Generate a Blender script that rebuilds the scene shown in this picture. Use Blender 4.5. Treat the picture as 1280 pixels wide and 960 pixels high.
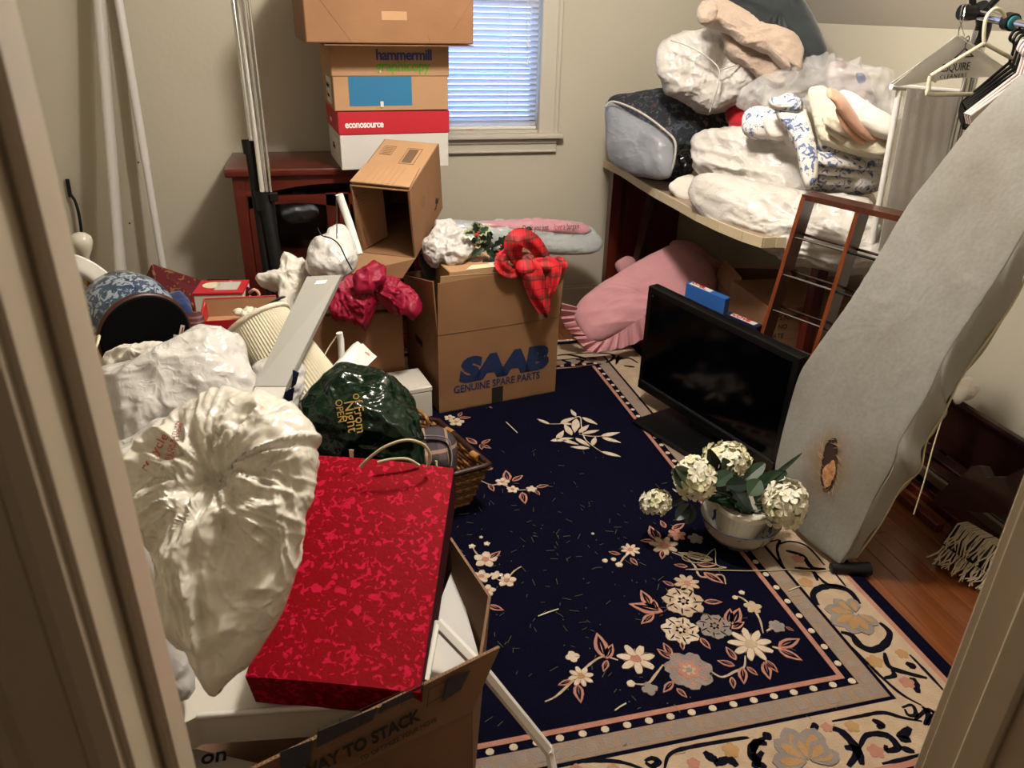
import bpy, bmesh, math, random
import numpy as np
from mathutils import Vector, Matrix, Euler, Quaternion
random.seed(7)
for o in list(bpy.data.objects): bpy.data.objects.remove(o)
scn = bpy.context.scene
COL = scn.collection
# ------------------------------------------------------------------ camera
FPX = 960.0
CAM = Vector((0, 0, 1.4))
_d = Vector((-50, 1950, FPX)).normalized()
_y = Vector((-262, -479, FPX)); _y = (_y - _d * _y.dot(_d)).normalized()
_x = _y.cross(_d) * -1.0
if _x.x < 0: _x = -_x
RW = Matrix((_x, _y, -_d))            # camera pixel axes (right, down, forward) -> world
FWD = (RW @ Vector((0, 0, 1))).normalized()
cd = bpy.data.cameras.new('camera'); cam = bpy.data.objects.new('camera', cd); COL.objects.link(cam)
r_ = RW @ Vector((1, 0, 0)); u_ = -(RW @ Vector((0, 1, 0)))
cam.matrix_world = Matrix.Translation(CAM) @ Matrix((r_, u_, -FWD)).transposed().to_4x4()
cd.sensor_width = 36; cd.lens = FPX / 1280 * 36; cd.clip_start = 0.02
cd.dof.use_dof = True; cd.dof.focus_distance = 2.5; cd.dof.aperture_fstop = 9.0
scn.camera = cam
# ------------------------------------------------------------------ light
scn.view_settings.view_transform = 'Standard'; scn.view_settings.look = 'None'
scn.view_settings.gamma = 1; scn.view_settings.exposure = 1.75; scn.view_settings.use_curve_mapping = False
w = bpy.data.worlds.new('world'); scn.world = w; w.use_nodes = True
w.node_tree.nodes['Background'].inputs[0].default_value = (0.28, 0.5, 1.0, 1)
w.node_tree.nodes['Background'].inputs[1].default_value = 2.2
def light(name, loc, power, col, size, target=None, kind='AREA', shape='DISK'):
    l = bpy.data.lights.new(name, kind); l.energy = power; l.color = col
    if kind == 'AREA': l.shape = shape; l.size = size
    else: l.shadow_soft_size = size
    o = bpy.data.objects.new(name, l); o.location = loc; COL.objects.link(o)
    if target is not None:
        o.rotation_euler = (Vector(target) - Vector(loc)).to_track_quat('-Z', 'Y').to_euler()
    return o
light('ceiling_lamp', (0.62, 1.85, 2.12), 36, (1.0, 0.935, 0.86), 0.09, kind='POINT')
light('hall_fill', (0.5, -0.6, 2.15), 0.9, (1.0, 0.80, 0.62), 0.12, kind='POINT')  # added warm fill from behind the camera, no fixture known there
# ------------------------------------------------------------------ pixel -> place helpers
def ray(px, py): return RW @ Vector((px - 640, py - 480, FPX))
def onz(px, py, z=0.0):
    d = ray(px, py); return CAM + d * ((z - CAM.z) / d.z)
def onY(px, py, y):
    d = ray(px, py); return CAM + d * (y / d.y)
def onX(px, py, x):
    d = ray(px, py); return CAM + d * (x / d.x)
def onP(px, py, p, n):
    d = ray(px, py); return CAM + d * ((Vector(p) - CAM).dot(n) / d.dot(n))
# ------------------------------------------------------------------ noise
def vnoise(P, seed=0):
    P = np.asarray(P, float); I = np.floor(P).astype(np.int64); F = P - I; F = F * F * (3 - 2 * F)
    def h(i, j, k):
        n = (i * 374761393 + j * 668265263 + k * 2147483647 + seed * 1274126177) & 0xffffffff
        n = ((n ^ (n >> 13)) * 1274126177) & 0xffffffff
        n = (n ^ (n >> 16)) & 0xffffffff
        return n / 4294967295.0
    o = 0
    for a in (0, 1):
        for b in (0, 1):
            for c in (0, 1):
                wt = (F[:, 0] if a else 1 - F[:, 0]) * (F[:, 1] if b else 1 - F[:, 1]) * (F[:, 2] if c else 1 - F[:, 2])
                o = o + wt * h(I[:, 0] + a, I[:, 1] + b, I[:, 2] + c)
    return o
def ridged(P, sc, seed=0, stretch=(1, 1, 1), octs=3):
    P = np.asarray(P) * np.array(stretch) * sc
    wv = np.stack([vnoise(P * .7 + 11 * k, seed + 50 + k) for k in range(3)], 1) - .5
    P = P + wv * 1.3
    o = 0; a = 1.0; t = 0
    for k in range(octs):
        n = 1 - np.abs(2 * vnoise(P + 7.3 * k, seed + k) - 1); o = o + a * n ** 2; t += a; a *= .5; P = P * 2.03
    return o / t - .45
def soft(P, sc, seed=0, stretch=(1, 1, 1), octs=3):
    P = np.asarray(P) * np.array(stretch) * sc; o = 0; a = 1.0; t = 0
    for k in range(octs):
        o = o + a * (vnoise(P + 3.1 * k, seed + k) - .5) * 2; t += a; a *= .5; P = P * 2.1
    return o / t
def vor(P, sc, seed=0, warp=.35):
    P = np.asarray(P) * sc
    if warp: P = P + (np.stack([vnoise(P * .8 + 5 * k, seed + 80 + k) for k in range(3)], 1) - .5) * 2 * warp
    I = np.floor(P).astype(np.int64); F1 = np.full(len(P), 9.0); F2 = np.full(len(P), 9.0)
    def h(i, j, k, c):
        n = (i * 374761393 + j * 668265263 + k * 1103515245 + (seed * 7 + c) * 1274126177) & 0xffffffff
        n = ((n ^ (n >> 13)) * 1274126177) & 0xffffffff
        return ((n ^ (n >> 16)) & 0xffffffff) / 4294967295.0
    for a in (-1, 0, 1):
        for b in (-1, 0, 1):
            for c in (-1, 0, 1):
                i = I[:, 0] + a; j = I[:, 1] + b; k = I[:, 2] + c
                d = np.sqrt((i + h(i, j, k, 1) - P[:, 0]) ** 2 + (j + h(i, j, k, 2) - P[:, 1]) ** 2 + (k + h(i, j, k, 3) - P[:, 2]) ** 2)
                F2 = np.minimum(F2, np.maximum(F1, d)); F1 = np.minimum(F1, d)
    return F1, F2
def layers(a, freq, d, seed=0, wav=.25):
    """rounded layers of folded cloth stacked along direction d"""
    d = np.array(Vector(d).normalized())
    def fn(P, U):
        s_ = P @ d * freq + wav * (vnoise(P * 7, seed) - .5) * 2; q = np.abs(np.sin(np.pi * s_)) ** .45
        return a * (q - .6) + .005 * soft(P, 22, seed) + .0015 * ridged(P, 60, seed)
    return fn
# ------------------------------------------------------------------ materials
def lin(c):
    if isinstance(c, str):
        c = c.lstrip('#'); c = [int(c[i:i + 2], 16) / 255 for i in (0, 2, 4)]
    return tuple((x / 12.92 if x <= .04045 else ((x + .055) / 1.055) ** 2.4) for x in c) + (1,)
class NT:
    def __init__(s, name):
        s.m = bpy.data.materials.new(name); s.m.use_nodes = True; s.t = s.m.node_tree; s.b = s.t.nodes['Principled BSDF']
        s.tc = s.n('ShaderNodeTexCoord')
    def n(s, k, **kw):
        nd = s.t.nodes.new(k)
        for a, v in kw.items(): setattr(nd, a, v)
        return nd
    def l(s, a, b): s.t.links.new(a, b)
    def coord(s, scale=(1, 1, 1), rot=(0, 0, 0)):
        mp = s.n('ShaderNodeMapping'); s.l(s.tc.outputs['Object'], mp.inputs[0])
        mp.inputs['Scale'].default_value = scale; mp.inputs['Rotation'].default_value = rot
        return mp.outputs[0]
    def noise(s, scale=5, detail=4, dist=0, co=None, rough=.5):
        nd = s.n('ShaderNodeTexNoise'); nd.inputs['Scale'].default_value = scale; nd.inputs['Detail'].default_value = detail
        nd.inputs['Distortion'].default_value = dist; nd.inputs['Roughness'].default_value = rough
        s.l(co or s.tc.outputs['Object'], nd.inputs['Vector']); return nd.outputs['Fac']
    def ramp(s, f, stops, interp='LINEAR'):
        r = s.n('ShaderNodeValToRGB'); r.color_ramp.interpolation = interp; s.l(f, r.inputs[0])
        e = r.color_ramp.elements
        while len(e) < len(stops): e.new(.5)
        for q, (p, c) in zip(e, stops): q.position = p; q.color = lin(c)
        return r.outputs[0]
    def math(s, op, a, b=None, c=None):
        m = s.n('ShaderNodeMath', operation=op)
        for i, v in enumerate((a, b, c)):
            if v is None: continue
            if isinstance(v, (int, float)): m.inputs[i].default_value = v
            else: s.l(v, m.inputs[i])
        return m.outputs[0]
    def mix(s, f, a, b, bt='MIX'):
        m = s.n('ShaderNodeMix', data_type='RGBA', blend_type=bt)
        for i, v in ((0, f), (6, a), (7, b)):
            if isinstance(v, (int, float)): m.inputs[i].default_value = v
            elif isinstance(v, (str, tuple)): m.inputs[i].default_value = lin(v)
            else: s.l(v, m.inputs[i])
        return m.outputs[2]
    def bump(s, h, st=.3, dist=.01):
        b = s.n('ShaderNodeBump'); b.inputs['Strength'].default_value = st; b.inputs['Distance'].default_value = dist
        s.l(h, b.inputs['Height']); s.l(b.outputs[0], s.b.inputs['Normal'])
    def col(s, c):
        if isinstance(c, (str, tuple)): s.b.inputs['Base Color'].default_value = lin(c)
        else: s.l(c, s.b.inputs['Base Color'])
    def set(s, **kw):
        for k, v in kw.items(): s.b.inputs[k.replace('_', ' ')].default_value = v
        return s
def simple(name, c, rough=.6, metal=0, c2=None, sc=8, bs=0, bsc=60, bd=.003, **kw):
    t = NT(name)
    if c2: t.col(t.ramp(t.noise(sc, 5), [(.3, c), (.7, c2)]))
    else: t.col(c)
    t.set(Roughness=rough, Metallic=metal)
    if bs: t.bump(t.noise(bsc, 4), bs, bd)
    for k, v in kw.items(): t.b.inputs[k.replace('_', ' ')].default_value = v
    return t.m
M = {}
M['wall'] = simple('wall_paint', '#b9b2a0', .75, c2='#b3ac99', sc=1.5, bs=.25, bsc=45, bd=.004)
M['ceil'] = simple('ceiling_paint', '#b9b2a2', .8, bs=.2, bsc=40)
M['trim'] = simple('trim_paint', '#b9ab94', .4, bs=.12, bsc=14, bd=.004)
M['trimw'] = simple('window_trim_paint', '#b9b2a4', .4, bs=.1, bsc=20)
M['black'] = simple('black_plastic', '#080809', .35, **{'Specular_IOR_Level': .35})
M['blackmatte'] = simple('black_matte', '#080808', .6, **{'Specular_IOR_Level': .3})
M['screen'] = simple('screen_glass', '#020203', .12, **{'Specular_IOR_Level': .3})
M['chrome'] = simple('chrome', '#c9c9c8', .12, 1)
M['white'] = simple('white_enamel', '#d8d5cf', .35)
M['whitep'] = simple('white_card', '#cfcabf', .6, c2='#c6c0b4', sc=6)
M['grey'] = simple('grey_enamel', '#94928b', .35)
M['gold'] = simple('gold_print', '#a08040', .4, .3)
M['navyp'] = simple('navy_print', '#16284e', .6)
M['blackp'] = simple('black_print', '#15120f', .7)
M['redp'] = simple('red_print', '#b0302a', .6)
M['greenp'] = simple('green_print', '#559a16', .6)
M['tealp'] = simple('teal_print', '#1c6a92', .6)
M['wlet'] = simple('white_print', '#f0e8e4', .6)
def cardboard(name, a, b):
    t = NT(name); t.col(t.ramp(t.noise(7, 5, 0), [(.35, a), (.65, b)]))
    t.set(Roughness=.8); t.bump(t.noise(30, 4, 0, t.coord((1, 1, 6))), .15, .003); return t.m
M['card'] = cardboard('brown_cardboard', '#876140', '#805a3a')
M['cardl'] = cardboard('light_cardboard', '#ad8762', '#a6805c')
M['carddk'] = cardboard('worn_cardboard', '#7a5a40', '#6d4f37')
M['cardred'] = simple('red_card', '#b01828', .5)
M['archive'] = simple('white_archive_card', '#cdcac4', .65, c2='#c4c0ba', sc=3)
def wood(name, a, b, c, sc=1.0, rough=.35, axis=0, coat=.3):
    t = NT(name); s3 = [18 * sc] * 3; s3[axis] = 1.5 * sc
    f = t.noise(1.0, 6, 1.5, t.coord(tuple(s3)))
    t.col(t.ramp(f, [(.25, a), (.5, b), (.75, c)])); t.set(Roughness=rough); t.b.inputs['Coat Weight'].default_value = coat
    t.bump(f, .1, .002); return t.m
M['cherry'] = wood('cherry_wood', '#3c120c', '#531b10', '#662415')
M['cherryv'] = wood('cherry_wood_upright', '#35100b', '#4c180f', '#5f2013', axis=2)
M['rackwood'] = wood('rack_wood', '#2c120a', '#401b0e', '#522412', axis=2, sc=1.5)
M['rackedge'] = wood('lit_rack_edge', '#5a2812', '#7a3a1c', '#8e4a26', axis=2, sc=1.5)  # paler copy of the rack wood: light on the front edges put into colour
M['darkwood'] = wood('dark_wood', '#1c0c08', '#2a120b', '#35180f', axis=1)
M['desktop'] = simple('desk_laminate', '#8d7966', .4)
M['deskedge'] = simple('desk_edge', '#b9aa8c', .45)
def plankmat():
    t = NT('oak_floor'); f = t.noise(1.0, 8, 1.2, t.coord((26, 1.6, 10)))
    oi = t.n('ShaderNodeObjectInfo')
    c = t.ramp(f, [(.25, '#4a240e'), (.5, '#6c3a1a'), (.75, '#7f4a24')])
    hv = t.math('MULTIPLY_ADD', oi.outputs['Random'], .35, .8)
    hs = t.n('ShaderNodeHueSaturation'); t.l(c, hs.inputs['Color']); t.l(hv, hs.inputs['Value']); t.col(hs.outputs[0])
    t.set(Roughness=.28); t.b.inputs['Coat Weight'].default_value = .25; t.bump(f, .08, .002); return t.m
M['oak'] = plankmat()
def plastic(name, c, rough=.22, trans=0.0, st=.9, sc=9, alpha=1.0, c2=None):
    t = NT(name)
    if c2: t.col(t.ramp(t.noise(4, 3, 1), [(.35, c), (.65, c2)]))
    else: t.col(c)
    t.set(Roughness=rough); t.b.inputs['Transmission Weight'].default_value = trans; t.b.inputs['IOR'].default_value = 1.4
    t.b.inputs['Alpha'].default_value = alpha
    def rg(scale, co=None, off=0):
        nd = t.n('ShaderNodeTexNoise'); nd.noise_type = 'RIDGED_MULTIFRACTAL'; nd.inputs['Scale'].default_value = scale; nd.inputs['Detail'].default_value = 2.5
        nd.inputs['Distortion'].default_value = .8; nd.inputs['Roughness'].default_value = .45; t.l(co or t.tc.outputs['Object'], nd.inputs['Vector']); return nd.outputs['Fac']
    h = t.math('ADD', rg(sc * .55, t.coord((1, .6, 1.2), (.3, .5, .2))), t.math('MULTIPLY', rg(sc * 1.7), .35))
    t.bump(h, st, .012); return t.m
M['creambag'] = plastic('cream_plastic_film', '#d6d0c4', .27, c2='#cdc6b9', st=.8, sc=24)
M['whitebag'] = plastic('white_plastic_film', '#c6c3bf', .22, st=.55, sc=34, c2='#bdbab5')
M['greenbag'] = plastic('dark_green_plastic_film', '#021a0b', .15, st=.5, sc=24)
M['pinkroll'] = plastic('pink_plastic_film', '#cc939b', .25, st=.6, sc=24)
M['greyroll'] = plastic('pale_grey_plastic_film', '#b3b9b8', .25, st=.6, sc=24)
M['greybag'] = plastic('grey_frosted_film', '#84878c', .35, st=.5, c2='#70747a', sc=30)
M['quiltbag'] = plastic('film_over_white_comforter', '#c3beb8', .3, st=.6, sc=34, c2='#b9b3ab')
def clear():
    t = NT('clear_film'); t.col('#ffffff'); t.set(Roughness=.1)
    tr = t.n('ShaderNodeBsdfTransparent'); mx = t.n('ShaderNodeMixShader'); mx.inputs[0].default_value = .22
    out = [n for n in t.t.nodes if n.type == 'OUTPUT_MATERIAL'][0]
    nd = t.n('ShaderNodeTexNoise'); nd.noise_type = 'RIDGED_MULTIFRACTAL'; nd.inputs['Scale'].default_value = 14; nd.inputs['Detail'].default_value = 2; nd.inputs['Distortion'].default_value = .8; t.l(t.tc.outputs['Object'], nd.inputs['Vector']); t.bump(nd.outputs['Fac'], .9, .015)
    t.l(tr.outputs[0], mx.inputs[1]); t.l(t.b.outputs[0], mx.inputs[2]); t.l(mx.outputs[0], out.inputs[0]); return t.m
M['clear'] = clear()
def glass():
    t = NT('window_glass'); t.col('#050505'); t.set(Roughness=.03)
    tr = t.n('ShaderNodeBsdfTransparent'); mx = t.n('ShaderNodeMixShader'); mx.inputs[0].default_value = .12
    out = [n for n in t.t.nodes if n.type == 'OUTPUT_MATERIAL'][0]
    t.l(tr.outputs[0], mx.inputs[1]); t.l(t.b.outputs[0], mx.inputs[2]); t.l(mx.outputs[0], out.inputs[0]); return t.m
M['glass'] = glass()
def cloth(name, c, c2=None, rough=.9, bsc=160, st=.3, sheen=.3, sc=5):
    t = NT(name); t.col(t.ramp(t.noise(sc, 5), [(.3, c), (.7, c2 or c)])); t.set(Roughness=rough); t.b.inputs['Sheen Weight'].default_value = sheen
    t.bump(t.noise(bsc, 3), st, .003); return t.m
M['pink'] = cloth('pink_cotton', '#c48c90', '#bf868b', sheen=.1)
M['fleece'] = cloth('beige_fleece', '#b09c8c', '#a08b7b', bsc=110, st=1.0)
M['coat'] = cloth('dark_green_wool', '#23292a', '#2a3030')
M['redcloth'] = cloth('crimson_cloth', '#9c0634', '#88042a', rough=.55, sheen=.0)
M['redfab'] = cloth('bright_red_cloth', '#b80f24', '#a00c1e')
M['whitecloth'] = cloth('white_cloth', '#d6d0c6', '#cdc6ba')
M['creamcloth'] = simple('cream_quilt', '#cfc6b3', .9, c2='#c3b8a2', sc=9, bs=.9, bsc=42, bd=.008)
M['peach'] = cloth('peach_cloth', '#cf9f84', '#c8967b', bsc=80, st=.5)
M['greycloth'] = cloth('light_grey_cloth', '#b5b0a8', '#aca69d')
M['shade'] = cloth('pleated_shade_cloth', '#cbc2ac', '#c2b8a0', bsc=200, st=.1)
M['shadeline'] = simple('shade_pleat_shadow', '#8a7a58', .9)
M['blue'] = cloth('blue_cloth', '#1c2c5c', '#26386c')
M['maroon'] = simple('maroon_paper', '#35080f', .8, c2='#401018', **{'Specular_IOR_Level': .1})
def boardcover():
    t = NT('silver_board_cover'); a = t.noise(3, 4); b = t.noise(90, 4)
    base = t.mix(b, '#7a7871', '#8e8c85'); st = t.ramp(a, [(.45, '#ffffff'), (.7, '#d8d0c4')])
    c = t.mix(1.0, base, st, 'MULTIPLY')
    # scorch stain round the hole (object coordinates, hole at the object's origin)
    ln = t.n('ShaderNodeVectorMath', operation='LENGTH'); t.l(t.coord((1, .9, .7)), ln.inputs[0])
    d = t.math('ADD', ln.outputs['Value'], t.math('MULTIPLY', t.noise(18, 5, 1), .05))
    f = t.ramp(d, [(.055, '#ffffff'), (.115, '#000000')])
    c = t.mix(t.math('MULTIPLY', f, .75), c, '#75583c'); t.col(c); t.set(Roughness=.55); t.bump(b, .3, .003); return t.m
M['board'] = boardcover()
def pattern(name, base, cols, sc, thr, dist=1.5, rough=.85, det=3):
    t = NT(name); f = t.noise(sc, det, dist)
    g = t.noise(sc * .6, 2, 0, t.coord(rot=(1, 2, .5)))
    k = t.ramp(f, [(thr, '#000000'), (thr + .025, '#ffffff')])
    c2 = t.ramp(g, [(i / max(1, len(cols) - 1) * .4 + .3, q) for i, q in enumerate(cols)]) if len(cols) > 1 else cols[0]
    t.col(t.mix(k, base, c2)); t.set(Roughness=rough); t.bump(t.noise(120, 3), .3, .003); return t
M['toile'] = pattern('toile_print_cotton', '#cdc8c0', ['#3a4a74', '#66749a', '#3b4c78'], 34, .545, 1.6, det=6).m
M['darkfloral'] = pattern('dark_floral_cloth', '#1d2026', ['#4a2c2c', '#3c4858', '#6e5546'], 30, .56, 1.8).m
_t = pattern('red_marbled_paper', '#78000e', ['#a80a2c', '#b41238'], 74, .565, .8, rough=.62, det=4); _t.b.inputs['Specular IOR Level'].default_value = .06; M['marble'] = _t.m
M['goldred'] = pattern('red_gold_wrapping', '#5c1018', ['#8f6a30', '#7a5424'], 40, .58, .8).m
M['delft'] = pattern('blue_white_glaze', '#8a96a0', ['#26344a', '#3c4c60'], 48, .47, 1.5, rough=.15).m
M['bowlglaze'] = pattern('blue_sketch_glaze', '#b8b4a8', ['#2a2f45', '#30364c'], 14, .60, 2.0, rough=.15).m
def plaid(name, base, bars, rough=.7, rot=(0, 0, 0)):
    t = NT(name); co = t.coord(rot=rot); sx = t.n('ShaderNodeSeparateXYZ'); t.l(co, sx.inputs[0]); c = base
    for ax, fr, off, wd, cc, al in bars:
        v = t.math('FRACT', t.math('MULTIPLY_ADD', sx.outputs[ax], fr, off + 50.0)); k = t.math('MULTIPLY', t.math('LESS_THAN', v, wd), al)
        c = t.mix(k, c, cc)
    t.col(c); t.set(Roughness=rough); t.bump(t.noise(150, 3), .2, .002); return t.m
M['plaidred'] = plaid('red_tartan_ribbon', '#c2101c', [(0, 14, 0, .25, '#1c2418', .5), (2, 14, .2, .28, '#1c2418', .5), (0, 28, .3, .05, '#0c0c0c', .9), (2, 28, .3, .06, '#0c0c0c', .9)])
M['plaidbag'] = plaid('plum_plaid_cloth', '#34262c', [(0, 16, 0, .35, '#55404a', .6), (2, 16, .2, .35, '#120e12', .6), (0, 16, .6, .12, '#a88a70', .6), (2, 16, .6, .12, '#a88a70', .6)])
M['stripes'] = plaid('maroon_striped_cloth', '#3c1016', [(2, 90, 0, .4, '#7c4a48', .8)])
M['wicker'] = simple('wicker', '#7a4c26', .5, c2='#4a2a14', sc=40, bs=.6, bsc=80)
M['wickerl'] = simple('light_wicker', '#a87a44', .5, c2='#8a5c2e', sc=60)
M['ribpot'] = simple('white_ribbed_ceramic', '#cbc5b6', .25)
M['petal'] = simple('cream_petal', '#ddd8c8', .6, c2='#d6cfae', sc=14)
M['petalg'] = simple('green_cream_petal', '#cfcda4', .6, c2='#d0c8a8', sc=14)
M['leaf'] = simple('leaf_green', '#1e3322', .4, c2='#2b4430', sc=20)
M['leafdk'] = simple('leaf_dark', '#122218', .35)
M['leafvar'] = simple('leaf_variegated', '#a9b08a', .4)
M['berry'] = simple('red_berry', '#b81c1c', .3)
M['navy'] = simple('rug_navy_wool', '#050516', .95, c2='#07071a', sc=6, bs=.8, bsc=260, bd=.003, Specular_IOR_Level=.06)
M['rcream'] = simple('rug_cream_wool', '#b19c84', .95, c2='#a38d76', sc=22, bs=.8, bsc=260, Specular_IOR_Level=.06)
M['rpink'] = simple('rug_pink_wool', '#a87868', .95, c2='#9c6c5c', sc=22, bs=.8, bsc=260, Specular_IOR_Level=.06)
M['rband'] = simple('rug_band_wool', '#82756c', .95, c2='#8e7560', sc=28, bs=.8, bsc=260, Specular_IOR_Level=.06)
M['rgrey'] = simple('rug_grey_wool', '#8a8078', .95, c2='#7a7270', sc=22, bs=.8, bsc=260, Specular_IOR_Level=.06)
M['rgold'] = simple('rug_gold_wool', '#a5845c', .95, c2='#9a7650', sc=22, bs=.8, bsc=260, Specular_IOR_Level=.06)
M['rdark'] = simple('rug_dark_wool', '#0e0e18', .95, bs=.8, bsc=260, Specular_IOR_Level=.06)
M['rwhite'] = simple('rug_ivory_wool', '#c2b3a0', .95, c2='#b5a490', sc=22, bs=.8, bsc=260, Specular_IOR_Level=.06)
M['straw'] = simple('dry_straw', '#6e6a4c', .8)
M['twine'] = simple('twine', '#b3a888', .7)
M['lampbase'] = simple('black_felt', '#050505', .9, **{'Specular_IOR_Level': .1})
M['rim'] = simple('brown_rim', '#3a1c10', .4)
M['bulb'] = simple('frosted_bulb', '#b9b4a4', .2)
M['brass'] = simple('brass', '#a58a50', .25, 1)
M['mop'] = cloth('cream_yarn', '#a89880', '#97866c', bsc=80)
M['brownslat'] = simple('peach_slat', '#b98a70', .6)
M['blind'] = NT('blind_vinyl'); M['blind'].col('#dcdde0'); M['blind'].set(Roughness=.35)
_t = M['blind']; tl = _t.n('ShaderNodeBsdfTranslucent'); tl.inputs[0].default_value = (.75, .82, .95, 1); mx = _t.n('ShaderNodeMixShader'); mx.inputs[0].default_value = .3
_o = [n for n in _t.t.nodes if n.type == 'OUTPUT_MATERIAL'][0]; _t.l(_t.b.outputs[0], mx.inputs[1]); _t.l(tl.outputs[0], mx.inputs[2]); _t.l(mx.outputs[0], _o.inputs[0]); M['blind'] = _t.m
# ------------------------------------------------------------------ objects
ORG = {}
def tagp(o, label=None, cat=None, group=None, kind=None):
    if label: o['label'] = label
    if cat: o['category'] = cat
    if group: o['group'] = group
    if kind: o['kind'] = kind
    return o
def thing(name, label, cat, loc=(0, 0, 0), group=None, kind=None):
    o = bpy.data.objects.new(name, None); o.empty_display_size = .05; COL.objects.link(o); o.location = loc; ORG[o.name] = Vector(loc)
    return tagp(o, label, cat, group, kind)
def mesh(name, V, F, m, parent=None, smooth=False, org=None, auto=False, crease=True):
    V = [Vector(v) for v in V]
    if parent is not None:
        o0 = ORG[parent.name]
    else:
        if org is None:
            a = np.array([tuple(v) for v in V]); org = Vector((a[:, 0].mean(), a[:, 1].mean(), a[:, 2].min()))
        o0 = Vector(org)
    me = bpy.data.meshes.new(name); me.from_pydata([tuple(v - o0) for v in V], [], F); me.update()
    me.materials.append(M[m] if isinstance(m, str) else m)
    bm = bmesh.new(); bm.from_mesh(me); bmesh.ops.recalc_face_normals(bm, faces=bm.faces); bm.to_mesh(me); bm.free()
    if smooth:
        me.polygons.foreach_set('use_smooth', [True] * len(me.polygons))
        if crease: me.set_sharp_from_angle(angle=math.radians(62))
    if auto:
        me.polygons.foreach_set('use_smooth', [True] * len(me.polygons)); me.set_sharp_from_angle(angle=math.radians(40))
    o = bpy.data.objects.new(name, me); COL.objects.link(o); ORG[o.name] = o0
    if parent is not None:
        o.parent = parent
    else: o.location = o0
    return o
class MB:
    def __init__(s): s.V = []; s.F = []
    def add(s, V, F):
        k = len(s.V); s.V += [Vector(v) for v in V]; s.F += [[i + k for i in f] for f in F]; return s
    def out(s, name, m, parent=None, **kw): return mesh(name, s.V, s.F, m, parent, **kw)
class Fr:
    def __init__(s, pos, rot=(0, 0, 0), M3=None):
        s.p = Vector(pos); s.R = M3 if M3 is not None else Euler([math.radians(a) for a in rot]).to_matrix()
    def __call__(s, x, y=None, z=None):
        v = Vector(x) if y is None else Vector((x, y, z)); return s.p + s.R @ v
    def sub(s, pos, rot=(0, 0, 0)):
        return Fr(s(pos), M3=s.R @ Euler([math.radians(a) for a in rot]).to_matrix())
W0 = Fr((0, 0, 0))
def gbox(lo, hi, fr=W0, bev=0.0, seg=1):
    bm = bmesh.new(); lo = Vector(lo); hi = Vector(hi)
    vs = [bm.verts.new((x, y, z)) for x in (lo.x, hi.x) for y in (lo.y, hi.y) for z in (lo.z, hi.z)]
    for f in ((0, 1, 3, 2), (4, 6, 7, 5), (0, 4, 5, 1), (2, 3, 7, 6), (0, 2, 6, 4), (1, 5, 7, 3)): bm.faces.new([vs[i] for i in f])
    if bev: bmesh.ops.bevel(bm, geom=list(bm.edges), offset=bev, segments=seg, affect='EDGES', profile=.6)
    bm.verts.index_update(); V = [fr(v.co) for v in bm.verts]; F = [[v.index for v in f.verts] for f in bm.faces]; bm.free(); return V, F
def gpanel(pts, th, off=None):
    P = [Vector(p) for p in pts]; n = Vector((0, 0, 0))
    for i in range(len(P)): a = P[i]; b = P[(i + 1) % len(P)]; n += a.cross(b)
    n = n.normalized() if off is None else Vector(off).normalized()
    k = len(P); V = [p + n * th / 2 for p in P] + [p - n * th / 2 for p in P]
    return V, [list(range(k)), list(range(2 * k - 1, k - 1, -1))] + [[i, (i + 1) % k, (i + 1) % k + k, i + k] for i in range(k)]
def smoothpath(P, n=4, closed=False):
    P = [Vector(p) for p in P]; o = []; k = len(P); rng = range(k if closed else k - 1)
    for i in rng:
        p0 = P[(i - 1) % k] if closed or i > 0 else P[0]; p1 = P[i]; p2 = P[(i + 1) % k]; p3 = P[(i + 2) % k] if closed or i + 2 < k else P[-1]
        for j in range(n):
            t = j / n; o.append(.5 * ((2 * p1) + (p2 - p0) * t + (2 * p0 - 5 * p1 + 4 * p2 - p3) * t * t + (3 * p1 - p0 - 3 * p2 + p3) * t ** 3))
    if not closed: o.append(P[-1])
    return o
def gtube(P, r, n=8, sm=0, closed=False, caps=True, flat=1.0, up=None):
    if sm: P = smoothpath(P, sm, closed)
    P = [Vector(p) for p in P]; k = len(P); V = []; F = []
    t0 = (P[1] - P[0]).normalized(); a = Vector(up) if up else (Vector((0, 0, 1)) if abs(t0.z) < .9 else Vector((1, 0, 0))); u = (a - t0 * a.dot(t0)).normalized()
    for i in range(k):
        if closed: t = (P[(i + 1) % k] - P[i - 1])
        else: t = P[min(i + 1, k - 1)] - P[max(i - 1, 0)]
        t = t.normalized() if t.length > 1e-9 else t0
        u = (u - t * u.dot(t)); u = u.normalized() if u.length > 1e-6 else t.orthogonal().normalized(); v = t.cross(u)
        rr = r[min(i * len(r) // k, len(r) - 1)] if isinstance(r, (list, tuple)) else r
        for j in range(n):
            q = 2 * math.pi * j / n; V.append(P[i] + (u * math.cos(q) * flat + v * math.sin(q)) * rr)
    for i in range(k if closed else k - 1):
        for j in range(n):
            a_ = i * n + j; b_ = i * n + (j + 1) % n; c_ = ((i + 1) % k) * n + (j + 1) % n; d_ = ((i + 1) % k) * n + j; F.append([a_, b_, c_, d_])
    if caps and not closed: F.append(list(range(n - 1, -1, -1))); F.append([(k - 1) * n + j for j in range(n)])
    return V, F
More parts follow.
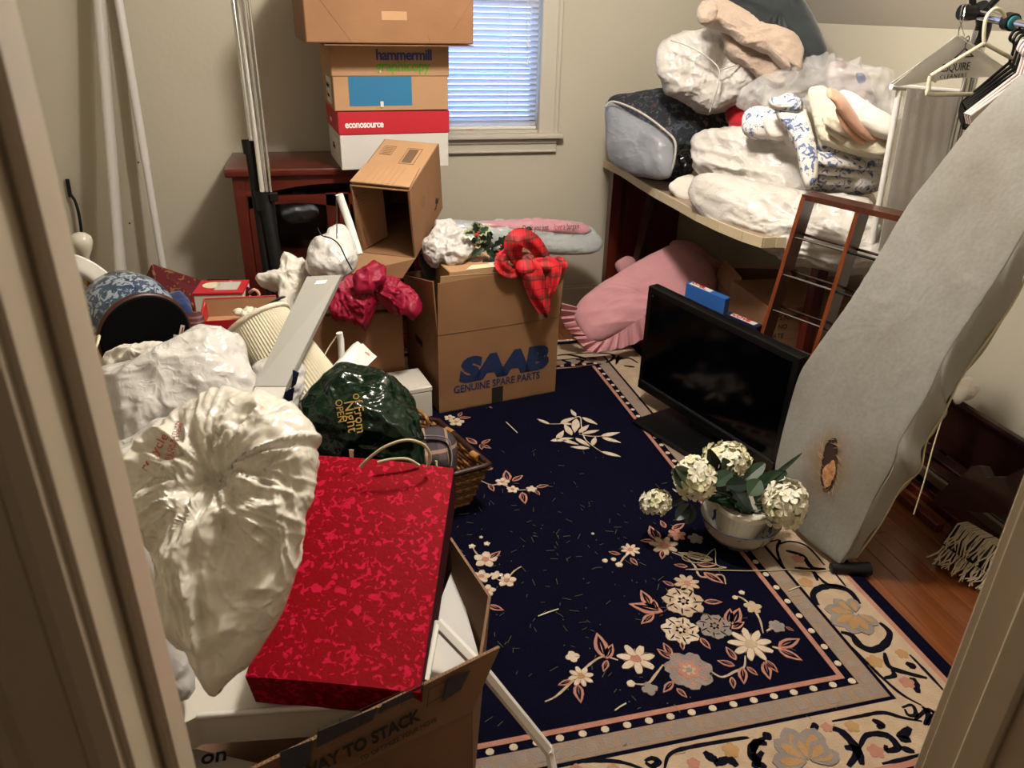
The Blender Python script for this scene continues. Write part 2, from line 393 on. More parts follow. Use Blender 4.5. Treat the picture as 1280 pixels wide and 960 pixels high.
def glathe(prof, fr=W0, n=32, caps=True, sx=1, sy=1, ribs=0, ribamp=0):
    V = []; F = []
    for (r, z) in prof:
        for j in range(n):
            q = 2 * math.pi * j / n; rr = r * (1 + (ribamp * math.cos(q * ribs) if ribs else 0)); V.append(fr(rr * math.cos(q) * sx, rr * math.sin(q) * sy, z))
    k = len(prof)
    for i in range(k - 1):
        for j in range(n): F.append([i * n + j, i * n + (j + 1) % n, (i + 1) * n + (j + 1) % n, (i + 1) * n + j])
    if caps: F.append(list(range(n))); F.append([(k - 1) * n + j for j in range(n)])
    return V, F
def frame_from(p, xd, yd):
    x = Vector(xd).normalized(); y = Vector(yd); y = (y - x * y.dot(x)).normalized(); z = x.cross(y)
    return Fr(p, M3=Matrix((x, y, z)).transposed())
def text(s, fr, size, m, parent, name='lettering', bold=0.0, sx=1.0, depth=.0004, align='LEFT', lift=.0008, shear=0, sp=1.0):
    c = bpy.data.curves.new('t', 'FONT'); c.body = s; c.size = size; c.offset = bold; c.extrude = depth; c.align_x = align; c.shear = shear; c.space_character = sp; c.resolution_u = 3
    o = bpy.data.objects.new('t', c); COL.objects.link(o); dg = bpy.context.evaluated_depsgraph_get(); dg.update()
    me = bpy.data.meshes.new_from_object(o.evaluated_get(dg)); V = [fr(v.co.x * sx, v.co.y, v.co.z + lift) for v in me.vertices]; F = [list(p.vertices) for p in me.polygons]
    bpy.data.objects.remove(o); bpy.data.curves.remove(c); bpy.data.meshes.remove(me)
    if not V: return None
    return mesh(name, V, F, m, parent)
def gblob(px, ref, n=None, tf=.08, tb=.05, rings=26, seg=110, fn=None, prof=.5, amp_rim=.25, cen=None, lat=.6, sm=5):
    """closed soft body: an outline laid on a plane through ref (normal n), swollen to both sides"""
    ref = Vector(ref)
    if n is None: n = (-FWD * .8 + Vector((0, 0, .5)))
    n = Vector(n).normalized()
    O = [onP(x, y, ref, n) for x, y in px]; O = smoothpath(O, sm, True)
    c = onP(cen[0], cen[1], ref, n) if cen else sum(O, Vector()) / len(O)
    ex = (O[0] - c).normalized(); ey = n.cross(ex)
    pol = []
    for p in O: d = p - c; pol.append((math.atan2(d.dot(ey), d.dot(ex)), d.length))
    pol.sort(); A = np.array([p[0] for p in pol]); L = np.array([p[1] for p in pol])
    th = np.linspace(-math.pi, math.pi, seg, endpoint=False); R = np.interp(th, np.r_[A - 2 * math.pi, A, A + 2 * math.pi], np.r_[L, L, L])
    V = []; 
    ph = np.linspace(0, math.pi, 2 * rings + 1)[1:-1]
    dirs = np.outer(np.cos(th), np.array(ex)) + np.outer(np.sin(th), np.array(ey))
    P = []; N = []; 
    for a in ph:
        s = math.sin(a) ** .8; h = math.cos(a); hh = (abs(h) ** (2 * prof)) * (1 if h > 0 else -1) * (tf if h > 0 else tb)
        P.append(np.array(c) + dirs * (R * s)[:, None] + np.array(n) * hh)
        N.append(np.tile(np.array(n) * h, (seg, 1)) + dirs * math.sin(a) * lat * (1 + 0 * h))
    P = np.concatenate([[np.array(c) + np.array(n) * tf]] + P + [[np.array(c) - np.array(n) * tb]])
    N = np.concatenate([[np.array(n)]] + N + [[-np.array(n)]])
    if fn is not None:
        d = P - np.array(c); U = np.stack([d @ np.array(ex), d @ np.array(ey), d @ np.array(n)], 1)
        # (u right in image-ish frame) use world coords too
        P = P + N * fn(P, U)[:, None]
    V = [Vector(p) for p in P]; F = []; k = len(ph)
    for j in range(seg): F.append([0, 1 + j, 1 + (j + 1) % seg])
    for i in range(k - 1):
        for j in range(seg):
            a = 1 + i * seg + j; b = 1 + i * seg + (j + 1) % seg; F.append([a, a + seg, b + seg, b])
    e = len(V) - 1
    for j in range(seg): F.append([e, 1 + (k - 1) * seg + (j + 1) % seg, 1 + (k - 1) * seg + j])
    return V, F
def crinkle(a=.02, sc=9, seed=0, st=(1, 1, 1), a2=.006):
    def fn(P, U):
        F1, F2 = vor(P * np.array(st), sc * .95, seed); G1, G2 = vor(P * np.array(st), sc * 2.3, seed + 4)
        return a * .55 * ridged(P, sc * .8, seed, st) + a * .75 * (F1 - .45) + a * .30 * (G1 - .45) + a2 * .5 * ridged(P, sc * 4, seed + 9, st, 2)
    return fn
def softfold(a=.015, sc=6, seed=0, st=(1, 1, 1)):
    return lambda P, U: a * soft(P, sc, seed, st)
def blob(name, px, ref, m, label=None, cat=None, parent=None, group=None, **kw):
    o = mesh(name, *gblob(px, ref, **kw), m, parent, smooth=True, crease=False)
    return tagp(o, label, cat, group)
def rod(P, r, name, m, parent=None, **kw): return mesh(name, *gtube(P, r, **kw), m, parent, smooth=True)
def strip(P, wd, nrm, th=.002):
    """flat ribbon along P, width wd, lying across nrm"""
    P = [Vector(p) for p in P]; V = []; F = []; nrm = Vector(nrm).normalized()
    for i, p in enumerate(P):
        t = (P[min(i + 1, len(P) - 1)] - P[max(i - 1, 0)]).normalized(); s = t.cross(nrm).normalized(); w_ = wd[i] if isinstance(wd, (list, tuple)) else wd
        for a, b in ((-1, 1), (1, 1), (1, -1), (-1, -1)): V.append(p + s * a * w_ / 2 + nrm * b * th / 2)
    for i in range(len(P) - 1):
        for j in range(4): F.append([i * 4 + j, i * 4 + (j + 1) % 4, i * 4 + 4 + (j + 1) % 4, i * 4 + 4 + j])
    F.append([0, 1, 2, 3]); F.append([len(V) - 4 + j for j in range(4)]); return V, F
def sheet(fn, nu, nv, th=.003):
    """cloth from a function of (u, v) with thickness"""
    G = np.array([[tuple(fn(i / (nu - 1), j / (nv - 1))) for j in range(nv)] for i in range(nu)], float)
    du = np.gradient(G, axis=0); dv = np.gradient(G, axis=1); N = np.cross(du, dv); N /= (np.linalg.norm(N, axis=2, keepdims=True) + 1e-9)
    A = (G + N * th / 2).reshape(-1, 3); B = (G - N * th / 2).reshape(-1, 3); V = [Vector(v) for v in A] + [Vector(v) for v in B]; F = []; k = nu * nv
    for i in range(nu - 1):
        for j in range(nv - 1):
            a = i * nv + j; F.append([a, a + 1, a + nv + 1, a + nv]); F.append([k + a, k + a + nv, k + a + nv + 1, k + a + 1])
    bd = [(0, j) for j in range(nv - 1)] + [(i, nv - 1) for i in range(nu - 1)] + [(nu - 1, j) for j in range(nv - 1, 0, -1)] + [(i, 0) for i in range(nu - 1, 0, -1)]
    ids = [i * nv + j for i, j in bd]
    for q in range(len(ids)): a = ids[q]; b = ids[(q + 1) % len(ids)]; F.append([a, k + a, k + b, b])
    return V, F
# ================================================================== SETTING
XR, YB, XL, YF, ZC = 2.05, 3.6, -1.45, 0.5, 2.25
def struct(name, mb, m, **kw): return tagp(mb.out(name, m, org=kw.pop('org', (0, 0, 0)), **kw), kind='structure')
floor = struct('floor', MB().add(*gbox((XL - .1, -1.3, -.06), (XR + .1, YB + .1, -.012))), 'darkwood')
pw = .0572; k = 0; plank_me = {}
x = XL
while x < XR - .01:
    y = YF - .12 - random.random() * .6; x1 = min(x + pw, XR)
    while y < YB:
        L = random.choice((.9, 1.2, 1.5)); y1 = min(y + L, YB); y0 = max(y, YF - .12)
        if y1 - y0 > .02:
            key = (round(x1 - x, 3), round(y1 - y0, 3))
            o = mesh('plank', *gbox((x + .0006, y0 + .0006, -.012), (x1 - .0006, y1 - .0006, 0), bev=.0012), 'oak', floor)
            # give each plank its own origin so that its grain differs
            c = Vector((x, y0, 0)); o.data.transform(Matrix.Translation(-c)); o.location = c; ORG[o.name] = c
        y += L
    x += pw
mb = MB().add(*gbox((XL - .1, -1.3, -.012), (XR + .1, YF - .12, 0)))
struct('floor_hall', mb, 'oak').name = 'hall_floor'  # floor of the unseen hall on the near side of the doorway
WX0, WX1, WZ0, WZ1 = .36, 1.015, .885, 1.95
mb = MB()
mb.add(*gbox((XL - .1, YB, 0), (WX0, YB + .12, 2.4))).add(*gbox((WX1, YB, 0), (XR + .1, YB + .12, 2.4)))
mb.add(*gbox((WX0, YB, 0), (WX1, YB + .12, WZ0))).add(*gbox((WX0, YB, WZ1), (WX1, YB + .12, 2.4)))
struct('wall_back', mb, 'wall')
struct('wall_left', MB().add(*gbox((XL - .1, -1.3, 0), (XL, YB, 2.4))), 'wall')
struct('wall_right', MB().add(*gbox((XR, -1.3, 0), (XR + .1, YB, 2.4))), 'wall')
ZK = 1.355
mb = MB().add(*gbox((XL, YF, ZC), (1.27, YB, ZC + .08)))
mb.add(*gpanel([(XR + .03, YF, ZK), (XR + .03, YB, ZK), (1.22, YB, ZC + .04), (1.22, YF, ZC + .04)], .03))
struct('ceiling', mb, 'ceil')
DX0, DX1 = -.146, .664
mb = MB().add(*gbox((XL, YF - .12, 0), (DX0 - .02, YF, 2.4))).add(*gbox((DX1 + .02, YF - .12, 0), (XR, YF, 2.4))).add(*gbox((DX0 - .02, YF - .12, 2.05), (DX1 + .02, YF, 2.4)))
struct('wall_front', mb, 'wall')
mb = MB().add(*gbox((XL, -1.4, 0), (XR, -1.3, 2.4))).add(*gbox((XL, -1.3, 2.4), (XR, YF, 2.5)))
struct('wall_hall', mb, 'wall')
# door frame: jambs, stops, casings with a moulded profile on the hall side
def casing(xe, sgn):
    m_ = MB()
    y0 = YF - .12
    prof = [(0, .010), (.008, .016), (.014, .016), (.018, .010), (.046, .011), (.050, .017), (.056, .019), (.064, .017), (.068, .022), (.080, .022)]
    for (a, h), (b, h2) in zip(prof[:-1], prof[1:]):
        xa = xe + sgn * a; xb = xe + sgn * b
        V = [(xa, y0, 0), (xb, y0, 0), (xb, y0 - h2, 0), (xa, y0 - h, 0)]; V += [(p[0], p[1], 2.1) for p in V]
        m_.add(V, [[0, 1, 2, 3], [4, 5, 6, 7], [0, 1, 5, 4], [1, 2, 6, 5], [2, 3, 7, 6], [3, 0, 4, 7]])
    return m_
dm = struct('door_1', MB().add(*gbox((DX0 - .02, YF - .122, 0), (DX0, YF + .001, 2.05), bev=.002)).add(*gbox((DX1, YF - .122, 0), (DX1 + .02, YF + .001, 2.05), bev=.002)).add(*gbox((DX0, YF - .122, 2.03), (DX1, YF + .001, 2.05))), 'trim')
mesh('door_stop', *gbox((DX0, YF - .075, 0), (DX0 + .010, YF - .04, 2.03), bev=.003), 'trim', dm)
mesh('door_stop', *gbox((DX1 - .010, YF - .075, 0), (DX1, YF - .04, 2.03), bev=.003), 'trim', dm)
casing(DX0 - .004, -1).out('casing', 'trim', dm); casing(DX1 + .004, 1).out('casing', 'trim', dm)
for sg, xe in ((-1, DX0 - .006), (1, DX1 + .006)):
    a, b = sorted((xe, xe + sg * .065)); mesh('casing', *gbox((a, YF, 0), (b, YF + .016, 2.1), bev=.003), 'trim', dm)
def base(name, lo, hi, ax):
    m_ = MB().add(*gbox(lo, hi, bev=.003)); lo2 = list(lo); hi2 = list(hi); lo2[2] = hi[2]; hi2[2] = hi[2] + .012
    if ax == 'y': lo2[1] += .006
    elif ax == 'x': lo2[0] += .006
    else: hi2[0] -= .006
    m_.add(*gbox(lo2, hi2, bev=.002)); struct(name, m_, 'trimw')
base('baseboard_back', (XL, YB - .015, 0), (XR, YB, .10), 'y')
base('baseboard_right', (XR - .015, YF, 0), (XR, YB - .015, .10), 'x')
base('baseboard_left', (XL, YF, 0), (XL + .015, YB - .015, .10), 'l')
# window
win = struct('window_1', MB().add(*gbox((WX1, YB - .02, WZ0 - .02), (WX1 + .088, YB, WZ1 + .09), bev=.004)).add(*gbox((WX1 + .07, YB - .032, WZ0 - .02), (WX1 + .092, YB, WZ1 + .09), bev=.006))
   .add(*gbox((WX0 - .088, YB - .02, WZ0 - .02), (WX0, YB, WZ1 + .09), bev=.004)).add(*gbox((WX0 - .09, YB - .021, WZ1), (WX1 + .09, YB, WZ1 + .09), bev=.004)), 'trimw')
mesh('window_sill', *gbox((WX0 - .11, YB - .055, WZ0 - .035), (WX1 + .115, YB + .03, WZ0 - .012), bev=.008, seg=3), 'trimw', win)
mb = MB().add(*gbox((WX0 - .09, YB - .018, WZ0 - .10), (WX1 + .09, YB, WZ0 - .035), bev=.003)).add(*gbox((WX0 - .09, YB - .028, WZ0 - .060), (WX1 + .09, YB, WZ0 - .035), bev=.006)).add(*gbox((WX0 - .09, YB - .024, WZ0 - .10), (WX1 + .09, YB, WZ0 - .088), bev=.004))
mb.out('window_apron', 'trimw', win)
mb = MB()
for (a, b) in (((WX0, YB + .05, WZ0), (WX0 + .03, YB + .085, WZ1)), ((WX1 - .03, YB + .05, WZ0), (WX1, YB + .085, WZ1)), ((WX0, YB + .05, WZ0), (WX1, YB + .085, WZ0 + .04)), ((WX0, YB + .05, WZ1 - .04), (WX1, YB + .085, WZ1)), ((WX0, YB + .045, 1.40), (WX1, YB + .085, 1.44))): mb.add(*gbox(a, b, bev=.002))
mb.out('window_sash', 'trimw', win)
mesh('window_pane', *gbox((WX0 + .03, YB + .066, WZ0 + .04), (WX1 - .03, YB + .070, 1.40)), 'glass', win)
mesh('window_pane', *gbox((WX0 + .03, YB + .066, 1.44), (WX1 - .03, YB + .070, WZ1 - .04)), 'glass', win)
bl = thing('window_blind', 'white slatted venetian blind hanging in the window, daylight glowing through', 'blind', ((WX0 + WX1) / 2, YB + .022, WZ0))
z = WZ0 + .028; bv = None
while z < WZ1 - .05:
    s = Fr(((WX0 + WX1) / 2, YB + .022, z), (-52, 0, 0)); hw = (WX1 - WX0) / 2 - .006; V = []; F = []
    for q, (yy, zz) in enumerate(((-.0125, 0), (-.006, .0018), (0, .0024), (.006, .0018), (.0125, 0))):
        V += [s(-hw, yy, zz), s(hw, yy, zz)]
    V += [v + Vector((0, 0, -.0006)) for v in V]
    for q in range(4): F += [[2 * q, 2 * q + 1, 2 * q + 3, 2 * q + 2], [10 + 2 * q, 10 + 2 * q + 2, 10 + 2 * q + 3, 10 + 2 * q + 1]]
    F += [[0, 1, 11, 10], [8, 18, 19, 9]]
    mesh('slat', V, F, 'blind', bl); z += .0225
mesh('bottom_rail', *gbox((WX0 + .004, YB + .01, WZ0 + .001), (WX1 - .004, YB + .034, WZ0 + .015), bev=.003), 'white', bl)
mesh('head_rail', *gbox((WX0 + .004, YB + .005, WZ1 - .04), (WX1 - .004, YB + .04, WZ1 - .002), bev=.002), 'white', bl)
for xx in (WX0 + .09, .60, .87): mesh('ladder_cord', *gtube([(xx, YB + .007, WZ0 + .012), (xx, YB + .007, WZ1 - .03)], .0012, 5), 'white', bl)
mb = MB()
for dx in (-.006, .006): mb.add(*gtube([(.955 + dx, YB + .003, WZ1 - .03), (.957 + dx * 1.3, YB + .0, 1.35), (.955, YB, 1.245)], .0014, 5))
mb.add(*gtube([(.955, YB, 1.25), (.957, YB, 1.19)], .0012, 5)); mb.out('pull_cord', 'white', bl)
f_ = Fr((.955, YB, 1.235)); mesh('tassel', *glathe([(.003, .022), (.006, .016), (.007, .004), (.004, 0)], f_, 12), 'white', bl, smooth=True)
f_ = Fr((.957, YB, 1.165)); mesh('tassel', *glathe([(.002, .024), (.005, .014), (.006, .0)], f_, 12), 'white', bl, smooth=True)
p = onY(587, 163, YB + .008); mesh('warning_tag', *gbox(p + Vector((-.016, -.001, -.004)), p + Vector((.016, .001, .004))), simple('orange_tag', '#c0522a', .5), bl)
# wall hook / cord on the back wall at the far left
hk = thing('wall_hook', 'small dark hook with a curved black cord on the wall left of the white poles', 'hook', onY(86, 232, YB))
mesh('hook_plate', *gtube([onY(84, 224, YB - .012), onY(88, 246, YB - .012)], .008, 8), 'blackmatte', hk)
mesh('hook_wire', *gtube([onY(88, 243, YB - .02), onY(94, 252, YB - .03), onY(99, 270, YB - .04), onY(102, 296, YB - .04), onY(101, 330, YB - .03)], .006, 6, sm=4), 'blackmatte', hk, smooth=True)
# ================================================================== RUG
rug = thing('area_rug', 'navy floral wool rug with cream scroll border lying on the oak floor', 'rug', (.65, 1.95, 0))
RX0, RX1, RY0, RY1 = -.07, 1.372, .80, 3.13
mesh('pile', *gbox((RX0, RY0, .0012), (RX1, RY1, .0095), bev=.002), 'navy', rug)
mesh('fringe_band', *gbox((RX0, RY1 - .002, .001), (RX1, RY1 + .018, .008)), 'rwhite', rug)
ZR = .0095
def frame_rect(nm, x0, x1, y0, y1, wd, m, z0=ZR, h=.0012):
    mb = MB()
    for a, b in (((x0, y0), (x1, y0 + wd)), ((x0, y1 - wd), (x1, y1)), ((x0, y0 + wd), (x0 + wd, y1 - wd)), ((x1 - wd, y0 + wd), (x1, y1 - wd))):
        mb.add(*gbox((a[0], a[1], z0 - .001), (b[0], b[1], z0 + h)))
    return mb.out(nm, m, rug)
def ins(d): return (RX0 + d, RX1 - d, RY0 + d, RY1 - d)
frame_rect('outer_stripe', *ins(.040), .014, 'rpink')
frame_rect('scroll_border', *ins(.054), .132, 'rcream')
frame_rect('border_stripe', *ins(.186), .011, 'rcream')
frame_rect('grey_band', *ins(.207), .047, 'rband')
frame_rect('inner_stripe', *ins(.276), .013, 'rpink')
mb = MB()
a, b, c, d = ins(.265)
n1 = 19
for i in range(n1):
    for yy in (c, d): mb.add(*glathe([(.0085, -.001), (.0085, .0014)], Fr((a + (b - a) * i / (n1 - 1), yy, ZR)), 8, sx=1.1))
n2 = 34
for i in range(1, n2 - 1):
    for xx in (a, b): mb.add(*glathe([(.0085, -.001), (.0085, .0014)], Fr((xx, c + (d - c) * i / (n2 - 1), ZR)), 8))
mb.out('border_dot', 'rwhite', rug)['kind'] = 'stuff'
def flat(mb, P, z=ZR, h=.0018):
    P = [Vector((p[0], p[1], z + h)) for p in P]; k = len(P)
    V = P + [Vector((p.x, p.y, z - .001)) for p in P]; mb.add(V, [list(range(k))] + [[i, (i + 1) % k, (i + 1) % k + k, i + k] for i in range(k)])
def G(f): return lambda x, y: onz(*f(x, y), ZR)
gA = G(lambda x, y: (660 + x / 3.556, 640 + y / 3.556)); gB = G(lambda x, y: (940 + x / 3.2, 660 + y / 3.2)); gC = G(lambda x, y: (560 + x / 4.267, 440 + y / 4.267)); gD = G(lambda x, y: (560 + x / 3, 640 + y / 3)); gE = G(lambda x, y: (680 + x / 6, 300 + y / 6))
def leafpts(p0, p1, w=.32, n=9, wob=.08, rd=1.0):
    p0 = Vector(p0); p1 = Vector(p1); d = p1 - p0; L = d.length; s = Vector((-d.y, d.x, 0)).normalized(); up = []; dn = []
    for i in range(n + 1):
        t = i / n; q = w * L * .5 * (math.sin(math.pi * t ** (.8 * rd if rd == 1.0 else rd)) ** (1.0 if rd == 1.0 else .7) + .03) * (1 + random.uniform(-wob, wob)); up.append(p0 + d * t + s * q)
        q = w * L * .5 * (math.sin(math.pi * t ** (.8 * rd if rd == 1.0 else rd)) ** (1.0 if rd == 1.0 else .7) + .03) * (1 + random.uniform(-wob, wob)); dn.append(p0 + d * t - s * q)
    return up + dn[::-1]
def leaf(p0, p1, m='rpink', w=.42, ring=True, h=.0018):
    mb = MB(); P = leafpts(p0, p1, w); flat(mb, P, h=h); o = mb.out('leaf', m, rug)
    L = (Vector(p1) - Vector(p0)).length
    if ring and L > .02:
        a = Vector(p0).lerp(Vector(p1), .12); b = Vector(p0).lerp(Vector(p1), .86); mb = MB(); flat(mb, leafpts(a, b, w * .62), h=h + .0006); mb.out('leaf_inner', 'navy', o)
        mb = MB(); flat(mb, leafpts(Vector(p0).lerp(Vector(p1), .15), Vector(p0).lerp(Vector(p1), .6), .07), h=h + .0012); mb.out('leaf_vein', 'rpink', o)
    return o
def star(c, r, n, m, depth=.45, ph=0, sharp=1.0, name='flower', cm='rpink', parent=None, h=.0022):
    mb = MB(); P = []; K = n * 8
    for i in range(K):
        a = 2 * math.pi * i / K + ph; f = abs(math.cos(a * n / 2)) ** sharp; q = r * ((1 - depth) + depth * f) * random.uniform(.95, 1.05); P.append(Vector((c[0] + q * math.cos(a), c[1] + q * math.sin(a), 0)))
    flat(mb, P, h=h); o = mb.out(name, m, parent or rug)
    if cm and r > .02:
        mb = MB(); P = [Vector((c[0] + r * .3 * math.cos(a) * random.uniform(.7, 1.2), c[1] + r * .3 * math.sin(a) * random.uniform(.7, 1.2), 0)) for a in np.linspace(0, 6.28, 14, endpoint=False)]
        flat(mb, P, h=h + .0007); mb.out('flower_heart', cm, o)
        mb = MB()
        for j in range(n):
            a = 2 * math.pi * (j + .5) / n + ph; P = leafpts((c[0] + r * .3 * math.cos(a), c[1] + r * .3 * math.sin(a), 0), (c[0] + r * .72 * math.cos(a), c[1] + r * .72 * math.sin(a), 0), .10)
            flat(mb, P, h=h + .0007)
        mb.out('petal_line', 'rdark' if cm == 'rdark' else 'rpink', o)
    return o
def peony(c, r, m, m2, cm='rdark'):
    ph = random.uniform(0, 1); o = star(c, r, 7, m, .20, ph=ph, cm=None, sharp=.7)
    mb = MB()
    for j in range(7):
        a = 2 * math.pi * (j + .5) / 7 + ph; flat(mb, leafpts((c[0] + r * .45 * math.cos(a), c[1] + r * .45 * math.sin(a), 0), (c[0] + r * .98 * math.cos(a + .12), c[1] + r * .98 * math.sin(a + .12), 0), .16), h=.0027)
        a = 2 * math.pi * j / 7 + ph; flat(mb, leafpts((c[0] + r * .62 * math.cos(a - .25), c[1] + r * .62 * math.sin(a - .25), 0), (c[0] + r * .66 * math.cos(a + .25), c[1] + r * .66 * math.sin(a + .25), 0), .22), h=.0027)
    mb.out('petal_line', 'rdark' if cm == 'rdark' else 'rpink', o)
    star(c, r * .50, 6, m2, .3, ph=ph + .4, name='petals', cm=None, parent=o, h=.0030); star(c, r * .30, 6, cm, .55, ph=ph, name='flower_heart', cm=None, parent=o, h=.0034); star(c, r * .15, 5, m, .3, name='flower_heart', cm=None, parent=o, h=.0039)
def rad(g, x, y, r): return (g(x + r, y) - g(x, y)).length
def fl(g, x, y, r, kind, m, **kw):
    c = g(x, y); R_ = rad(g, x, y, r)
    if kind == 'p': peony(c, R_, m, kw.get('m2', 'rcream'), kw.get('cm', 'rdark'))
    else: star(c, R_, kind, m, **kw)
for x, y, r, kd, m, kw in [(455, 170, 44, 8, 'rwhite', dict(depth=.6)), (605, 150, 66, 7, 'rcream', dict(depth=.6)), (745, 120, 36, 5, 'rgrey', dict(depth=.35, cm=None)), (660, 103, 42, 6, 'rpink', dict(depth=.4)),
        (705, 318, 58, 8, 'rcream', dict(depth=.45)), (690, 400, 92, 'p', 'rcream', dict(m2='rwhite')), (678, 528, 84, 'p', 'rwhite', dict(m2='rcream')), (828, 510, 76, 'p', 'rgrey', dict(m2='rband')),
        (990, 590, 98, 9, 'rwhite', dict(depth=.6, cm='rcream')), (482, 655, 86, 7, 'rwhite', dict(depth=.62)), (715, 706, 108, 'p', 'rgrey', dict(m2='rpink', cm='rcream')), (235, 733, 58, 8, 'rwhite', dict(depth=.5, cm='rgold')),
        (198, 645, 33, 4, 'rwhite', dict(depth=.3, cm=None)), (540, 788, 38, 4, 'rgrey', dict(depth=.35, cm=None)), (457, 765, 19, 5, 'rwhite', dict(depth=.1, cm=None)), (1000, 425, 40, 5, 'rcream', dict(depth=.4, cm=None)), (1105, 510, 37, 6, 'rgrey', dict(depth=.2, cm=None)),
        (405, 236, 17, 5, 'rwhite', dict(depth=.2, cm=None)), (342, 218, 13, 5, 'rwhite', dict(depth=.1, cm=None)), (380, 212, 12, 5, 'rwhite', dict(depth=.1, cm=None)), (920, 382, 13, 5, 'rwhite', dict(depth=.1, cm=None)), (950, 360, 13, 5, 'rwhite', dict(depth=.1, cm=None)), (288, 98, 7, 5, 'rwhite', dict(depth=.1, cm=None))]:
    fl(gA, x, y, r, kd, m, **kw)
for q in [(410, 190, 358, 178), (455, 205, 488, 240), (560, 130, 500, 128), (570, 125, 540, 62), (585, 120, 562, 78), (600, 170, 595, 212), (640, 80, 697, 52), (612, 72, 588, 38), (710, 245, 648, 235), (750, 235, 842, 235), (650, 330, 598, 308), (600, 445, 448, 410), (550, 425, 500, 348), (560, 455, 502, 500), (570, 440, 558, 390), (782, 400, 864, 402), (765, 560, 812, 612), (682, 575, 690, 616), (890, 500, 898, 430), (910, 505, 940, 428), (905, 520, 962, 490), (640, 655, 572, 610), (640, 640, 600, 582), (645, 755, 600, 805), (660, 785, 708, 828), (340, 650, 305, 538), (348, 655, 376, 588), (352, 660, 335, 712), (925, 660, 878, 600), (920, 685, 840, 662), (905, 735, 915, 788), (950, 690, 960, 768), (972, 690, 1022, 728), (1055, 660, 1112, 715), (1048, 668, 1076, 748), (1112, 603, 1208, 565), (1112, 612, 1220, 662), (218, 765, 235, 852), (195, 750, 133, 772), (1145, 512, 1182, 530), (780, 270, 870, 320), (715, 175, 760, 205)]:
    leaf(gA(q[0], q[1]), gA(q[2], q[3]))
stems = MB()
def stroke(g, pts, w, m=None, nm='stem', mb=None, h=.0015):
    w *= 1.45 if m == 'rdark' else .75; P = smoothpath([g(*p) for p in pts], 5); own = mb is None; mb = mb or MB(); k = len(P)
    for i in range(k): P[i].z = ZR + h
    A = []; B = []
    for i, p in enumerate(P):
        t = P[min(i + 1, k - 1)] - P[max(i - 1, 0)]; s = Vector((-t.y, t.x, 0)).normalized(); ww = w * .5 * (.45 + .7 * math.sin(math.pi * (i + .5) / k)) * random.uniform(.85, 1.15); A.append(p + s * ww); B.append(p - s * ww)
    V = A + B; F = [[i, i + 1, k + i + 1, k + i] for i in range(k - 1)]; V2 = [Vector((v.x, v.y, ZR - .001)) for v in V]; n = len(V)
    ring = list(range(k)) + list(range(2 * k - 1, k - 1, -1)); F += [[ring[i], ring[(i + 1) % n], ring[(i + 1) % n] + n, ring[i] + n] for i in range(n)]
    mb.add(V + V2, F)
    if own: return mb.out(nm, m, rug)
for P in [[(75, 845), (125, 820), (190, 760), (260, 690), (330, 645), (400, 660)], [(405, 235), (430, 200), (460, 180)], [(640, 180), (700, 205), (740, 240), (770, 290), (860, 280), (878, 322)], [(930, 375), (960, 390), (1000, 430), (1030, 480), (1045, 540)], [(800, 700), (860, 735), (920, 710), (960, 690), (965, 640)], [(1085, 600), (1130, 612)], [(470, 765), (530, 765), (570, 720), (600, 680)], [(1060, 530), (1100, 510)]]:
    stroke(gA, P, .007, 'rcream')
for q in [(540, 385, 475, 358), (600, 380, 670, 350), (600, 380, 674, 388), (682, 345, 655, 308), (715, 350, 797, 388), (685, 358, 675, 432), (720, 437, 807, 418), (660, 445, 620, 385), (698, 432, 752, 390), (580, 470, 617, 420), (548, 475, 670, 460), (610, 470, 697, 495), (680, 460, 757, 505), (755, 515, 652, 507), (770, 500, 787, 453), (815, 450, 917, 430), (820, 457, 922, 485), (818, 533, 922, 560)]:
    leaf(gC(q[0], q[1]), gC(q[2], q[3]), 'rwhite', .28, ring=False)
stroke(gC, [(540, 385), (620, 380), (700, 345), (712, 400), (735, 470), (820, 535)], .005, 'rwhite'); stroke(gC, [(700, 440), (760, 450), (820, 450)], .004, 'rwhite')
for x, y, r in [(290, 695, 40), (345, 735, 34), (445, 733, 30), (45, 375, 44), (8, 352, 30)]: fl(gC, x, y, r, 5, 'rwhite', depth=.4)
for q in [(320, 692, 308, 632), (342, 690, 400, 660), (395, 750, 412, 812), (470, 722, 537, 712), (220, 705, 245, 745), (60, 352, 122, 350), (55, 345, 75, 322), (155, 492, 95, 458), (172, 495, 182, 522), (175, 497, 230, 515), (178, 490, 226, 468), (465, 740, 490, 765), (240, 620, 205, 632), (235, 300, 220, 292)]: leaf(gC(q[0], q[1]), gC(q[2], q[3]))
stroke(gC, [(170, 685), (230, 710), (290, 705), (345, 735), (440, 735)], .006, 'rcream')
for x, y, r in [(140, 180, 46), (125, 243, 36), (182, 240, 26), (220, 258, 38), (148, 296, 32), (90, 130, 14), (146, 120, 13), (124, 96, 8)]: fl(gD, x, y, r, 5, 'rwhite', depth=.4)
leaf(gD(152, 180), gD(197, 148)); leaf(gD(148, 352), gD(210, 370)); stroke(gD, [(90, 130), (110, 160), (140, 180)], .005, 'rcream'); stroke(gD, [(220, 258), (245, 225), (275, 205)], .005, 'rcream')
